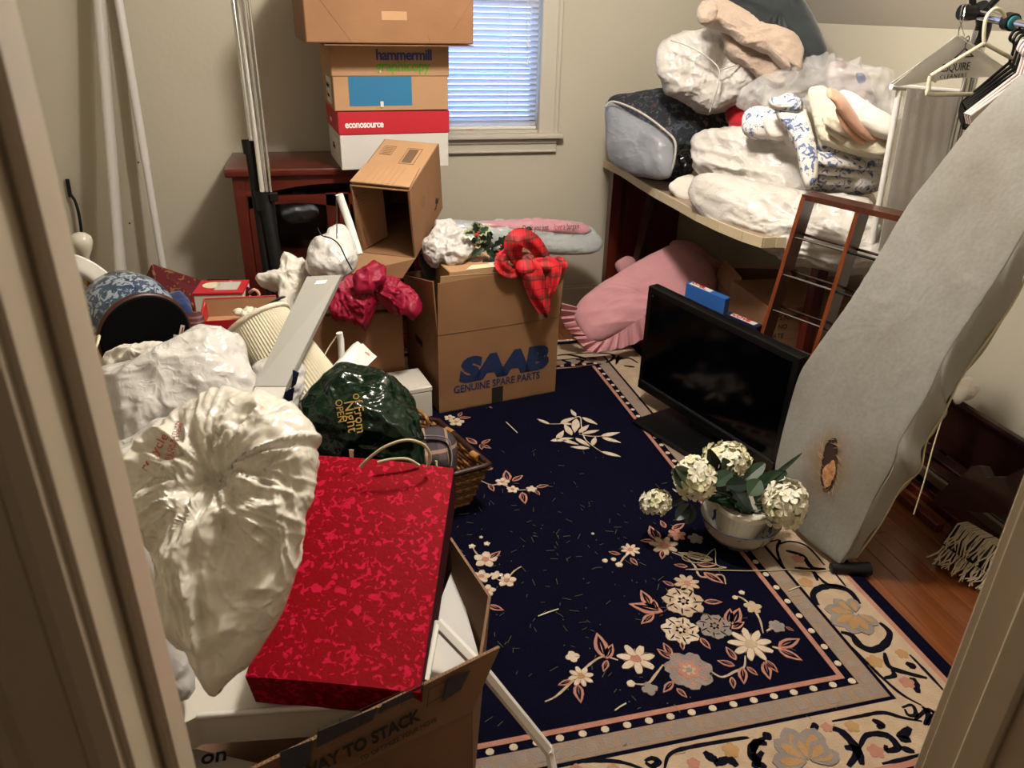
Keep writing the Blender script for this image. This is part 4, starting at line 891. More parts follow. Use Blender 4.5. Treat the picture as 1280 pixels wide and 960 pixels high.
# crimson cloth
def redf(P, U): F1, F2 = vor(P * np.array((1, .7, .8)), 14, 6); return .05 * ridged(P, 13, 21, (1.3, .8, .6)) + .022 * (F1 - .45) + .008 * ridged(P, 40, 3)
rc = thing('crimson_cloth', 'crumpled crimson cloth draped over the top of the tall brown carton', 'cloth', onY(460, 400, 2.62))
blob('drape', [(413, 372), (420, 348), (438, 340), (455, 334), (470, 338), (482, 348), (500, 352), (515, 362), (523, 385), (512, 397), (497, 388), (478, 372), (462, 390), (455, 405), (436, 403), (415, 396)], onY(468, 378, 2.64), 'redcloth', parent=rc, tf=.05, tb=.05, rings=40, seg=190, fn=redf, cen=(468, 368), prof=.35, lat=.8)
blob('fold', [(497, 352), (512, 356), (523, 375), (522, 392), (508, 396), (496, 390), (492, 370)], onY(508, 376, 2.60), 'redcloth', parent=rc, tf=.03, tb=.03, rings=14, seg=60, fn=redf)
blob('fold', [(448, 345), (462, 333), (478, 333), (480, 350), (462, 362), (446, 362)], onY(464, 347, 2.62), 'redcloth', parent=rc, tf=.03, tb=.03, rings=14, seg=60, fn=redf)
# ================================================================== TELEVISION
tv = thing('television', 'black flat television on its stand base, standing on the right edge of the rug', 'television', (1.27, 2.17, 0))
a0 = Vector((1.145, 2.490, .075)); a1 = onz(968, 592, .045); tz = onY(813, 343, a0.y - .03)
TVf = frame_from(a0, a1 - a0, tz - a0); TW = (a1 - a0).length; TH = .425
mesh('housing', *gbox((0, 0, -.045), (TW, TH, 0), TVf, bev=.006, seg=2), 'black', tv, auto=True)
mesh('back_shell', *gbox((.05, .05, -.085), (TW - .05, TH - .05, -.045), TVf, bev=.02), 'blackmatte', tv)
mesh('screen', *gbox((.022, .045, 0), (TW - .022, TH - .022, .0012), TVf), 'screen', tv)
mesh('bezel', *gbox((.004, .003, 0), (TW - .004, .040, .006), TVf, bev=.003), 'black', tv)
mesh('trim_strip', *gbox((.02, .040, 0), (TW - .02, .043, .004), TVf), simple('bezel_edge', '#2b2b2e', .15), tv)
nrm = TVf.R @ Vector((0, 0, 1)); nn = Vector((nrm.x, nrm.y, 0)).normalized(); al = (a1 - a0); al.z = 0; al.normalize(); mid = (a0 + a1) / 2
bs = Fr(Vector((mid.x, mid.y, .011)), M3=Matrix((al, nn, al.cross(nn))).transposed())
sg = 1 if bs.R[2][2] > 0 else -1
mesh('stand_base', *gbox((-.21, -.10, 0), (.20, .135, sg * .018), bs, bev=.006), 'black', tv)
mesh('stand_neck', *gbox((-.06, -.04, sg * .01), (.06, -.01, sg * .09), bs), 'black', tv)
p = TVf(.03, TH - .03, .001); mesh('badge', *glathe([(.004, 0), (.004, .001)], Fr(p, M3=TVf.R), 10), simple('badge', '#3a3a3c', .3, .5), tv)
# ================================================================== FLOWER BOWL
fb = onz(922, 683, .0095); BC = Vector((1.10, 1.60, .0097))
bw = thing('china_bowl', 'wide white china bowl with dark blue bands standing on the rug, holding a ribbed pot', 'bowl', BC)
BF = Fr(BC, (0, 0, 0)); k = .94
prof = [(.050, 0), (.052, .008), (.056, .012), (.085, .028), (.108, .060), (.119, .094), (.122, .098), (.118, .097), (.103, .062), (.080, .034), (.05, .020), (.0, .018)]
mesh('bowl_body', *glathe([(r * k, z * k) for r, z in prof], BF, 48, caps=False), 'bowlglaze', bw, smooth=True)
mesh('rim_line', *gtube([BF(.1215 * k * math.cos(a), .1215 * k * math.sin(a), .0985 * k) for a in np.linspace(0, 6.283, 48, endpoint=False)], .0013, 6, closed=True), 'navyp', bw)
mesh('band', *glathe([(.0920 * k, .0325 * k), (.0985 * k, .0400 * k)], Fr(BC), 48, caps=False), 'navyp', bw)
pt = thing('flower_pot', 'white ribbed round pot set inside the china bowl, filled with artificial flowers', 'pot', BC + Vector((.003, .01, .035)))
PF = Fr(BC + Vector((.003, .012, .034)), (4, 3, 0))
mesh('pot_body', *glathe([(.058, 0), (.064, .02), (.076, .080), (.079, .083)], PF, 96, ribs=32, ribamp=.012), 'ribpot', pt, smooth=True)
mesh('pot_rim', *glathe([(.079, .082), (.084, .084), (.085, .095), (.082, .099), (.077, .097), (.074, .075), (.0, .07)], PF, 48, caps=False), 'ribpot', pt, smooth=True)
mesh('foam', *glathe([(.072, .07), (.072, .082), (0, .084)], PF, 24, caps=False), 'leafdk', pt)
mesh('white_stake', *gpanel([PF(.015, -.03, .085), PF(.028, -.035, .085), PF(.010, .0, .135), PF(.0, .0, .132)], .004), 'ribpot', pt)
rnd = random.Random(11)
def petal(c, n, size):
    n = n.normalized(); a = n.orthogonal().normalized(); b = n.cross(a); V = []; F = []; ph = rnd.uniform(0, 6.28)
    for q in range(4):
        an = ph + q * math.pi / 2; d = a * math.cos(an) + b * math.sin(an); s = n.cross(d)
        base = len(V)
        pr = [(0, 0, 0), (.35, .30, .10), (.75, .48, .16), (1.0, .28, .08), (1.05, 0, .04), (1.0, -.28, .10), (.75, -.48, .16), (.35, -.30, .08), (.62, 0, .02)]
        for u, v, h in pr: V.append(c + (d * u + s * v + n * h * rnd.uniform(.4, 1.6)) * size)
        F += [[base + i, base + (i + 1) % 8, base + 8] for i in range(8)]
    return V, F
def hydrangea(nm, lab, c, r, n, squash=(1, 1, 1), group=None):
    t = thing(nm, lab, 'flower', c - Vector((0, 0, r * .7)))
    mesh('flower_core', *glathe([(r * .2, -r * .5), (r * .55, -r * .3), (r * .62, 0), (r * .5, r * .4), (r * .1, r * .6)], Fr(c), 10), 'leafvar', t)
    for i in range(n):
        z = 1 - 1.72 * (i + .5) / n; a = i * 2.39996; rr = math.sqrt(max(0, 1 - z * z)); d = Vector((rr * math.cos(a), rr * math.sin(a), z)); p = c + Vector((d.x * squash[0], d.y * squash[1], d.z * squash[2])) * r * rnd.uniform(.78, .98)
        mesh('floret', *petal(p, d + Vector([rnd.uniform(-.3, .3) for _ in range(3)]), r * .36), 'petalg' if rnd.random() < .28 else 'petal', t)
    return t
def hy(px, py, Y, r, n, lab, **kw): return hydrangea('hydrangea', lab, onY(px, py, Y), r, n, **kw)
hy(908, 574, 1.68, .062, 38, 'cream artificial hydrangea head at the top of the bowl, in front of the television', squash=(1.15, 1, .7))
hy(868, 598, 1.63, .064, 40, 'cream artificial hydrangea head over the left rim of the bowl', squash=(.95, 1, 1.0))
hy(982, 630, 1.52, .064, 48, 'cream artificial hydrangea head hanging over the right rim beside the ironing board', squash=(1, 1, 1.15))
hy(820, 628, 1.66, .040, 30, 'smallest cream artificial hydrangea head, lying on the rug left of the bowl', squash=(1.2, 1, .9))
fo = thing('foliage', 'dark green artificial leaves spreading out of the white pot among the hydrangeas', 'foliage', BC + Vector((0, 0, .12)))
cc = onY(925, 625, 1.60)
for (x0, y0, x1, y1, Y0, Y1, w_, m_) in [(880, 612, 838, 585, 1.62, 1.60, .05, 'leaf'), (858, 608, 834, 588, 1.62, 1.58, .05, 'leaf'), (905, 620, 882, 560, 1.62, 1.66, .05, 'leafdk'), (920, 610, 900, 572, 1.62, 1.64, .05, 'leaf'), 
        (940, 612, 985, 590, 1.6, 1.56, .05, 'leaf'), (950, 610, 1003, 566, 1.58, 1.56, .014, 'leaf'), (935, 605, 905, 608, 1.58, 1.56, .045, 'leafdk'), (930, 600, 955, 580, 1.62, 1.64, .04, 'leaf'), 
        (862, 630, 845, 650, 1.62, 1.60, .04, 'leafdk'), (866, 632, 858, 655, 1.62, 1.60, .035, 'leafdk'), (840, 632, 862, 620, 1.64, 1.63, .02, 'leafdk'), (950, 600, 935, 620, 1.56, 1.53, .05, 'leaf'), (915, 590, 888, 608, 1.62, 1.58, .045, 'leaf'), (960, 620, 985, 605, 1.56, 1.54, .04, 'leafdk')]:
    p0 = onY(x0, y0, Y0); p1 = onY(x1, y1, Y1); mesh('leaf', *gleaf(p0, p1 - p0, toC + Vector((0, 0, .6)), (p1 - p0).length, w_, False, -.1, 8), m_, fo, smooth=False)
for k in range(14):
    a = rnd.uniform(0, 6.28); p0 = PF(.04 * math.cos(a), .04 * math.sin(a), .09); d = Vector((math.cos(a), math.sin(a), rnd.uniform(.3, 1.1))); d.y = abs(d.y) * .8 + .1; mesh('leaf', *gleaf(p0, d, Vector((0, 0, 1)) - d * .2, rnd.uniform(.06, .09), .045, True, .3, 8), 'leaf' if k % 2 else 'leafdk', fo)
for x, y, Y in ((912, 590, 1.66), (878, 615, 1.62), (975, 640, 1.53)): mesh('stem', *gtube([PF(0, 0, .08), (PF(0, 0, .10) + onY(x, y, Y)) / 2 + Vector((0, 0, .01)), onY(x, y, Y)], .0025, 6, sm=3), 'leaf', fo)
# ================================================================== DESK ALONG THE RIGHT WALL
dk = thing('drop_leaf_table', 'long low table with a curved pale edge along the right wall, heaped with bagged bedding', 'table', (1.72, 2.8, 0))
ZT = .742
E_ = [onz(x, y, ZT) for x, y in ((757, 197), (778, 212), (800, 226), (822, 239), (845, 251), (872, 266), (900, 279), (930, 291), (955, 299))]
E_ += [Vector((1.43, 2.17, ZT)), Vector((1.55, 2.15, ZT)), Vector((2.02, 2.15, ZT))]
E_[0] = Vector((1.345, 3.57, ZT))
poly = E_ + [Vector((2.02, 3.57, ZT))]
mesh('table_top', *gpanel([p - Vector((0, 0, .012)) for p in poly], .024), 'desktop', dk)
mb = MB()
for i in range(len(E_) - 2):
    a, b = E_[i], E_[i + 1]; d = (b - a).normalized(); s = Vector((d.y, -d.x, 0)).normalized(); s = s if s.x < 0 else -s
    q = [a + s * .006, b + s * .006, b - s * .002, a - s * .002]; o = mesh('edge_strip', *gpanel([v + Vector((0, 0, -.012)) for v in [q[0] + d * .0006, q[1] - d * .0006, q[2], q[3]]], .034), 'deskedge', dk)
mesh('leg', *gbox((1.37, 3.50, 0), (1.42, 3.55, ZT - .03)), 'cherryv', dk)
mesh('leg_panel', *gbox((1.40, 3.53, 0), (1.75, 3.55, ZT - .03)), 'cherryv', dk)
a = onY(800, 246, 3.2); b = onY(776, 335, 3.35)
mesh('swing_leg', *gtube([Vector((1.47, 3.25, ZT - .03)), Vector((1.46, 3.42, .0))], .022, 4), 'darkwood', dk)
mesh('leg', *gbox((1.62, 2.18, .0), (1.66, 2.22, ZT - .03)), 'cherryv', dk); mesh('leg', *gbox((1.97, 2.18, 0), (2.01, 2.22, ZT - .03)), 'cherryv', dk)
# ------------------------------------------------ bedding
N1 = (-.75, -.55, .45)
fb_ = thing('bedding_bag', 'zipped bag of dark floral bedding with a grey end panel, at the far table end', 'bag', onz(800, 215, ZT))
blob('floral_comforter', [(760, 128), (790, 118), (835, 114), (880, 122), (915, 138), (930, 160), (915, 175), (880, 182), (862, 205), (852, 224), (812, 222), (780, 205), (762, 170)], onY(850, 165, 3.15), 'darkfloral', parent=fb_, n=(-.5, -.75, .5), tf=.12, tb=.12, rings=30, seg=130, fn=crinkle(.03, 9, 4))
blob('grey_end', [(757, 134), (764, 128), (785, 140), (812, 155), (835, 172), (842, 185), (840, 212), (832, 223), (806, 222), (775, 210), (762, 195)], onY(800, 178, 3.0), 'greybag', parent=fb_, n=(-.8, -.55, .25), tf=.05, tb=.03, rings=18, seg=80, fn=crinkle(.018, 9, 14))
mesh('piping', *gtube([onY(x, y, Y) for x, y, Y in ((757, 133, 3.12), (768, 127, 3.1), (800, 140, 3.0), (830, 162, 2.9), (844, 178, 2.84), (842, 205, 2.84), (834, 222, 2.86))], .0045, 6, sm=4), 'greycloth', fb_, smooth=True)
blob('comforter_bag', [(826, 62), (840, 50), (875, 42), (912, 44), (945, 68), (958, 95), (950, 118), (925, 128), (886, 139), (858, 126), (835, 112), (824, 88)], onY(890, 90, 2.95), 'quiltbag', 'white comforter squeezed into a clear zipped bag, on top of the dark floral bag', 'bag', n=(-.4, -.8, .3), tf=.10, tb=.10, rings=40, seg=180, prof=.24, fn=lambda P, U: .030 * ridged(P, 8, 33, (1.6, .6, 1)) + .030 * (vor(P * np.array((1.5, .8, 1)), 8, 3)[0] - .45) + .018 * ridged(P, 17, 7, (1.6, .7, .8)))
cbg = bpy.data.objects['comforter_bag']
mesh('bag_seam', *gtube([onY(x, y, Y) for x, y, Y in ((838, 50, 2.90), (862, 58, 2.84), (885, 72, 2.80), (899, 88, 2.78), (896, 112, 2.78), (887, 140, 2.82))], .003, 6, sm=4), 'quiltbag', cbg, smooth=True)
mesh('bag_seam', *gtube([onY(x, y, Y) for x, y, Y in ((899, 88, 2.78), (920, 82, 2.80), (945, 84, 2.84), (958, 96, 2.9))], .003, 6, sm=4), 'quiltbag', cbg, smooth=True)
fl_ = thing('fleece_blanket', 'fluffy beige fleece blanket folded over the top of the bedding pile', 'blanket', onY(950, 80, 2.8))
def fleece(P, U): return .030 * ridged(P, 9, 51, (.6, 1, 1.6)) + .012 * (vor(P, 12, 2)[0] - .45) + .0045 * ridged(P, 70, 3)
blob('fold', [(872, 14), (880, 4), (900, 0), (925, 10), (950, 28), (985, 40), (1003, 60), (1002, 86), (985, 86), (975, 68), (950, 62), (925, 48), (905, 36), (888, 30), (876, 26)], onY(940, 35, 2.72), 'fleece', parent=fl_, n=(-.5, -.75, .45), tf=.03, tb=.05, rings=32, seg=170, prof=.28, fn=fleece, cen=(945, 42))
blob('fold', [(903, 30), (925, 36), (950, 50), (980, 60), (1000, 80), (990, 98), (972, 106), (950, 96), (930, 78), (908, 64)], onY(945, 70, 2.76), 'fleece', parent=fl_, n=(-.5, -.75, .45), tf=.03, tb=.06, rings=30, seg=140, prof=.25, fn=fleece)
blob('fold', [(871, 10), (880, 3), (895, 6), (898, 18), (888, 28), (874, 26)], onY(885, 15, 2.70), 'fleece', parent=fl_, tf=.03, tb=.03, rings=12, seg=50, fn=fleece)
blob('dark_coat', [(880, -6), (930, -25), (985, -20), (1012, 10), (1028, 50), (1034, 76), (1018, 84), (1002, 72), (985, 40), (950, 22), (915, 4)], onY(975, 25, 2.86), 'coat', 'dark green wool coat lying behind the beige fleece', 'coat', n=(-.5, -.75, .45), tf=.07, tb=.07, rings=20, seg=90, fn=softfold(.03, 8, 5), cen=(975, 22))
blob('red_blanket', [(908, 135), (925, 126), (945, 132), (958, 145), (950, 162), (930, 168), (914, 158)], onY(932, 148, 2.9), 'redfab', 'bright red ruffled cloth showing between the comforter bag and the toile cloths', 'cloth', tf=.05, tb=.05, rings=14, seg=60, fn=crinkle(.02, 25, 6))
cb = thing('clear_plastic_bag', 'large clear crinkled plastic bag with folded pinkish cloth inside, against the knee wall', 'bag', onY(1040, 130, 2.6))
blob('film', [(926, 126), (945, 108), (975, 92), (1005, 84), (1040, 76), (1078, 82), (1112, 94), (1122, 120), (1120, 152), (1085, 158), (1040, 145), (1000, 132), (965, 140), (940, 140)], onY(1030, 115, 2.55), 'clear', parent=cb, n=(-.5, -.75, .5), tf=.09, tb=.08, rings=44, seg=200, fn=crinkle(.085, 11, 61, a2=.02))
blob('packed_cloth', [(1035, 82), (1055, 80), (1080, 88), (1090, 110), (1100, 140), (1085, 155), (1050, 148), (1035, 120)], onY(1065, 118, 2.6), cloth('mauve_cloth', '#a08c88', '#8f7c78'), parent=cb, n=(-.5, -.75, .5), tf=.04, tb=.05, rings=14, seg=60, fn=softfold(.02, 10))
blob('packed_label', [(1070, 92), (1080, 92), (1082, 102), (1073, 104)], onY(1076, 98, 2.48), 'blue', parent=cb, tf=.004, tb=.004, rings=4, seg=16)
# white bagged comforters
def puff(P, U): F1, F2 = vor(P * np.array((1, .6, 1.3)), 8, 5); return .030 * ridged(P, 8, 71, (1, .5, 1.3)) + .032 * (F1 - .45) + .020 * ridged(P, 18, 5, (1, .6, 1.4))
blob('comforter_bag', [(866, 234), (882, 220), (930, 226), (990, 242), (1050, 250), (1096, 262), (1102, 330), (1070, 345), (1020, 336), (978, 322), (930, 302), (890, 280), (868, 258)], onY(975, 272, 2.30), 'quiltbag', 'lower white comforter in a shiny plastic bag, sagging over the table edge', 'bag', n=(-.7, -.5, .5), tf=.09, tb=.035, rings=36, seg=180, prof=.38, fn=puff, cen=(1008, 290))
blob('comforter_bag', [(866, 200), (870, 182), (885, 170), (930, 166), (985, 172), (1005, 195), (1010, 225), (1012, 250), (990, 262), (940, 248), (892, 228), (870, 215)], onY(935, 212, 2.58), 'quiltbag', 'upper white comforter in a shiny plastic bag, left of the toile quilt', 'bag', n=(-.7, -.5, .55), tf=.11, tb=.09, rings=34, seg=160, prof=.38, fn=lambda P, U: puff(P + 3.0, U))
blob('fringed_cloth', [(836, 232), (850, 222), (868, 220), (880, 232), (876, 246), (858, 250), (842, 242)], onz(860, 236, ZT + .03), 'whitecloth', 'small white fringed cloth on the bare front edge of the table', 'cloth', tf=.03, tb=.025, rings=12, seg=50, fn=softfold(.014, 22))
blob('black_bag', [(846, 186), (860, 182), (874, 190), (870, 206), (858, 220), (848, 212)], onY(858, 202, 2.92), plastic('black_film', '#0c0c0d', .15, st=.8, sc=26), 'glossy black plastic bag squeezed between the grey bag end and the white comforter', 'bag', tf=.03, tb=.03, rings=12, seg=44, fn=crinkle(.02, 26, 8))
# quilts
QF = lambda P, U: .010 * soft(P, 10, 4) + .007 * ridged(P, 16, 2, (1, 1, 1.6)) + .002 * ridged(P, 60, 2)
def quilt(nm, px, Y, m, lab, cat='quilt', tf=.05, tb=.05, parent=None, n=(-.55, -.7, .5), fn=QF, **kw):
    return blob(nm, px, onY(sum(p[0] for p in px) / len(px), sum(p[1] for p in px) / len(px), Y), m, lab, cat, parent=parent, n=n, tf=tf, tb=tb, rings=28, seg=130, fn=fn, prof=.3, **kw)
def roll(t, px, Y, r, m, flat=.45, nm='fold', seed=1):
    P = smoothpath([onY(x, y, Y) for x, y in px], 8); k = len(P); V, F = gtube(P, [r * (.55 + .45 * min(1, 4 * min(i, k - 1 - i) / k)) for i in range(k)], 20, flat=flat, up=(-.3, -.5, .8)); A = np.array([tuple(v) for v in V]); d = .006 * soft(A, 14, seed) + .004 * ridged(A, 30, seed); V = [v + Vector((-.3, -.5, .8)) * float(q) for v, q in zip(V, d)]
    return mesh(nm, V, F, m, t, smooth=True, crease=False)
quilt('toile_quilt', [(1012, 190), (1040, 182), (1080, 192), (1108, 208), (1106, 232), (1085, 241), (1045, 240), (1012, 234), (1002, 218)], 2.25, 'toile', 'thick folded blue and white toile quilt at the bottom of the quilt stack', tf=.06)
quilt('toile_pillow_sham', [(968, 128), (985, 118), (1002, 128), (1012, 155), (1020, 185), (1022, 220), (1008, 236), (1000, 215), (996, 190), (985, 165), (972, 148)], 2.25, 'toile', 'blue and white toile cloth hanging down the left side of the quilt stack', cat='cloth', tf=.035, tb=.03)
quilt('toile_quilt', [(1024, 170), (1060, 182), (1106, 196), (1106, 206), (1080, 205), (1045, 198), (1026, 186)], 2.22, 'toile', 'thin folded toile cloth between the cream quilt and the thick toile quilt', cat='cloth', tf=.03, tb=.04)
quilt('cream_quilt', [(1010, 116), (1022, 109), (1036, 113), (1052, 135), (1065, 160), (1112, 178), (1110, 196), (1085, 195), (1040, 183), (1024, 172), (1016, 145)], 2.2, 'creamcloth', 'cream quilted bedspread folded on the stack under the peach cloth', tf=.04, fn=lambda P, U: .008 * soft(P, 10, 4) + .005 * ridged(P, 24, 2, (1, 1, 1.6)) + .004 * (vor(P, 34, 2)[0] - .45))
cq_ = bpy.data.objects['cream_quilt']
for kk, (dx, dy, Y_) in enumerate(((0, 0, 2.15), (3, 10, 2.16), (4, 20, 2.17))):
    roll(cq_, [(1030 + dx, 150 + dy), (1050 + dx, 160 + dy), (1080 + dx, 170 + dy), (1108, 176 + dy)], Y_, .026, 'creamcloth', seed=kk + 7)
tq_ = bpy.data.objects['toile_quilt']
for kk, (dy, Y_) in enumerate(((0, 2.18), (14, 2.19), (28, 2.2))):
    roll(tq_, [(1012, 196 + dy), (1040, 200 + dy * .8), (1075, 204 + dy * .8), (1104, 208 + dy * .8)], Y_, .030, 'toile', seed=kk + 17)
pb_ = thing('peach_blanket', 'peach folded blanket between the cream quilt and the topmost white quilt', 'blanket', onY(1070, 160, 2.12))
roll(pb_, [(1036, 116), (1048, 124), (1060, 142), (1074, 158), (1094, 168), (1113, 174)], 2.11, .034, 'peach'); roll(pb_, [(1048, 134), (1060, 154), (1078, 170), (1098, 178), (1112, 182)], 2.12, .030, 'peach', seed=4)
quilt('white_quilt', [(1048, 116), (1066, 118), (1090, 135), (1116, 150), (1114, 172), (1090, 166), (1070, 152), (1058, 132)], 2.12, 'whitecloth', 'white quilt folded on the very top of the stack', tf=.035, tb=.04)
quilt('toile_sheet', [(930, 142), (950, 134), (978, 140), (992, 152), (986, 168), (955, 172), (930, 166)], 2.45, 'toile', 'small folded toile cloth beside the red cloth', cat='cloth', tf=.035, tb=.03)
quilt('white_sheet', [(955, 148), (985, 142), (996, 155), (990, 170), (962, 172)], 2.38, 'whitecloth', 'small crumpled white cloth right of the small toile cloth', cat='cloth', tf=.03, tb=.03)
quilt('toile_roll', [(962, 124), (985, 122), (1002, 128), (998, 140), (975, 138), (963, 133)], 2.3, 'toile', 'rolled end of toile cloth sticking out above the hanging toile cloth', cat='cloth', tf=.03, tb=.03)
quilt('ivory_sheet', [(1012, 232), (1050, 236), (1090, 240), (1094, 272), (1060, 270), (1020, 258)], 2.3, 'creamcloth', 'plain ivory sheet lying under the thick toile quilt', cat='sheet', tf=.04, tb=.05, fn=softfold(.02, 9))
# ------------------------------------------------ drying rack with white cloth
dr = thing('drying_rack', 'white tube drying rack carrying a long white cloth, beside the bedding table', 'rack', (1.68, 2.0, 0))
YD = 2.0
tp = onY(1114, 108, YD); t2 = onY(1205, 116, YD); bl_ = onY(1068, 372, YD)
mesh('tube', *gtube([tp, t2], .009, 8), 'white', dr, smooth=True)
lo_ = tp + (bl_ - tp) * (tp.z / (tp.z - bl_.z)); mesh('tube', *gtube([tp + Vector((.03, 0, -.01)), lo_ + Vector((.03, 0, 0))], .009, 8), 'white', dr, smooth=True)
mesh('tube', *gtube([tp + Vector((.055, .03, -.01)), lo_ + Vector((.06, .03, 0))], .008, 8), 'white', dr, smooth=True)
mesh('tube', *gtube([t2, Vector((t2.x + .02, YD + .02, 0))], .009, 8), 'white', dr, smooth=True)
c1 = onY(1134, 111, YD - .012); c2 = onY(1202, 115, YD - .012); c3 = onY(1085, 380, YD - .02); c4 = onY(1172, 380, YD - .02)
def wcl(u, v):
    a = c1.lerp(c2, u); b = c3.lerp(c4, u); p = a.lerp(b, v * 1.25); return p + Vector((0, -.0022 * math.sin(u * 9 + v * 2) * (.3 + v) - .0004 * math.sin(u * 31), 0))
tagp(mesh('hanging_cloth', *sheet(wcl, 50, 24, .002), 'greycloth', smooth=True), 'long plain white cloth hanging from the white drying rack', 'cloth')
# ------------------------------------------------ garment rack
gr = thing('garment_rack', 'chrome garment rack with a black corner joint and a bar full of hangers', 'rack', (1.82, 1.98, 0))
GP = onY(1224, 48, 1.98); GB = onY(1186, 215, 1.98)
GB0 = GP + (GB - GP) * (GP.z / (GP.z - GB.z))
for dx in (-.012, .012): mesh('pole', *gtube([GP + Vector((dx, 0, .02)), GB0 + Vector((dx, 0, 0))], .011, 12), 'chrome', gr, smooth=True)
mesh('foot', *gbox(GB0 + Vector((-.03, -.25, 0)), GB0 + Vector((.03, .05, .03)), bev=.008), 'black', gr)
ba = onY(1222, 18, 1.97); bb = Vector((1.79, 1.20, ba.z + .005)); bc = onY(1262, 27, 1.84)
mesh('bar', *gtube([ba, bc], .013, 14), 'chrome', gr, smooth=True); mesh('bar', *gtube([bc, bc + (bc - ba).normalized() * .32], .010, 12), 'chrome', gr, smooth=True)
d_ = (bc - ba).normalized(); mesh('bar_collar', *gtube([bc - d_ * .01, bc + d_ * .014], .022, 16), 'black', gr, smooth=True); mesh('collar_ring', *gtube([bc + d_ * .0145, bc + d_ * .02], .016, 16), simple('teal_plastic', '#2f7c84', .4), gr, smooth=True)
mesh('corner_joint', *gtube([GP + Vector((0, 0, -.02)), GP + Vector((0, -.004, .04)), ba + Vector((0, 0, .02))], .021, 12, sm=3), 'black', gr, smooth=True)
mesh('joint_knob', *gtube([ba + Vector((-.055, .0, .004)), ba + Vector((-.03, 0, .004)), ba], [.020, .022, .014], 12), 'black', gr, smooth=True)
mesh('hook', *gtube([ba + Vector((-.02, 0, .01)), ba + Vector((-.03, 0, .04)), ba + Vector((-.035, 0, .08))], .009, 8), 'black', gr, smooth=True); mesh('hook', *gtube([ba + Vector((.02, 0, .01)), ba + Vector((.05, 0, .04)), ba + Vector((.075, 0, .07))], .009, 8), 'black', gr, smooth=True)
# hangers
def hangpts(L_, A_, R_, hook, Y, r, m, nm, lab, group=None, cat='hanger', bar=True):
    t = thing(nm, lab, cat, A_, group)
    mesh('arms', *gtube([L_ + Vector((.02, 0, -.012)), L_, A_, R_], r, 8, sm=0), m, t, smooth=True)
    if bar: mesh('lower_bar', *gtube([L_ + Vector((.0, 0, -.0)), L_ + Vector((.004, 0, -.03)), L_ + Vector((.03, 0, -.045)), R_ + Vector((-.03, 0, -.045)), R_ + Vector((0, 0, -.03)), R_], r, 8, sm=3), m, t, smooth=True)
    mesh('hook', *gtube(hook, r * .85, 8, sm=4), m, t, smooth=True); return t
def HK(A_, h=.075, r=.02): return [A_, A_ + Vector((0, 0, h * .55)), A_ + Vector((-r, 0, h * .75)), A_ + Vector((-r * .6, 0, h)), A_ + Vector((r * .7, 0, h * 1.02)), A_ + Vector((r, 0, h * .85))]
YH = 1.80
A_ = onY(1230, 54, YH); L_ = onY(1163, 95, YH); R_ = onY(1300, 92, YH)
hk1 = [A_, onY(1230, 40, YH), onY(1233, 22, YH), onY(1243, 11, YH), onY(1253, 14, YH), onY(1256, 22, YH)]
hangpts(L_, A_, R_, hk1, YH, .0055, simple('ivory_plastic', '#cfc8b0', .35), 'plastic_hanger', 'cream plastic hanger in front of the chrome pole, largest and frontmost hanger')
# paper-covered dry cleaner hanger
ph_ = thing('paper_hanger', 'wire hanger with a white printed paper cape, hanging at the back left of the rack', 'hanger', onY(1200, 45, 1.97))
YP = 1.96
pp = [onY(x, y, YP) for x, y in ((1116, 106), (1188, 50), (1194, 45), (1203, 45), (1210, 50), (1262, 90), (1262, 95), (1190, 98), (1122, 108))]
mesh('paper_cape', *gpanel(pp, .002), 'archive', ph_)
mesh('wire', *gtube([onY(1122, 100, YP - .006), onY(1196, 45, YP - .006), onY(1262, 88, YP - .006)], .0016, 6), 'chrome', ph_)
mesh('hook', *gtube([onY(1198, 45, YP), onY(1199, 36, YP), onY(1204, 24, YP - .01), onY(1207, 8, YP), onY(1212, 6, YP), onY(1214, 18, YP)], .0016, 6, sm=4), 'chrome', ph_)
mesh('wire', *gtube([onY(1206, 45, YP + .01), onY(1203, 36, YP + .01), onY(1200, 24, YP), onY(1203, 8, YP), onY(1208, 6, YP)], .0016, 6, sm=4), 'chrome', ph_)
fp = frame_from(onY(1176, 90, YP - .004), onY(1240, 85, YP) - onY(1176, 90, YP), (0, 0, 1))
text('ESQUIRE', fp, .030, 'blackp', ph_, sx=.80, sp=1.0); text('CLEANERS', fp.sub((.0, -.018, 0)), .015, 'blackp', ph_, sx=.95, sp=1.4)
mesh('hanger_logo', *gtube([fp(.035, .035, .002), fp(.055, .05, .002), fp(.062, .058, .002), fp(.075, .048, .002), fp(.095, .035, .002), fp(.035, .035, .002)], .002, 5), 'blackp', ph_); mesh('hanger_logo', *gtube([fp(.062, .058, .002), fp(.062, .072, .002), fp(.070, .078, .002), fp(.066, .088, .002), fp(.058, .084, .002)], .0014, 5, sm=3), 'blackp', ph_)
pp2 = [onY(x, y, YP + .02) for x, y in ((1116, 106), (1180, 62), (1160, 75), (1190, 100), (1124, 104))]
mesh('back_cape', *gpanel([onY(x, y, YP + .012) for x, y in ((1112, 105), (1150, 78), (1160, 82), (1128, 105))], .002), 'archive', ph_)
for i in range(6):
    Y = 1.78 - .012 * i if False else 1.80 - .016 * i
    L_ = onY(1203 + i * 1.0, 128 + i * 2.0, Y); A_ = onY(1262 + i * 4, 78 + i * 3.5, Y); R_ = A_ + (A_ - L_).reflect(Vector((0, 0, 1))); R_ = Vector((min(R_.x, 2.03), Y, R_.z)); 
    hangpts(L_, A_, R_, HK(A_), Y, .0048, 'black', 'plastic_hanger', 'black plastic tube hanger bunched on the right of the garment rack', 'black hangers bunched on the garment rack', bar=True)
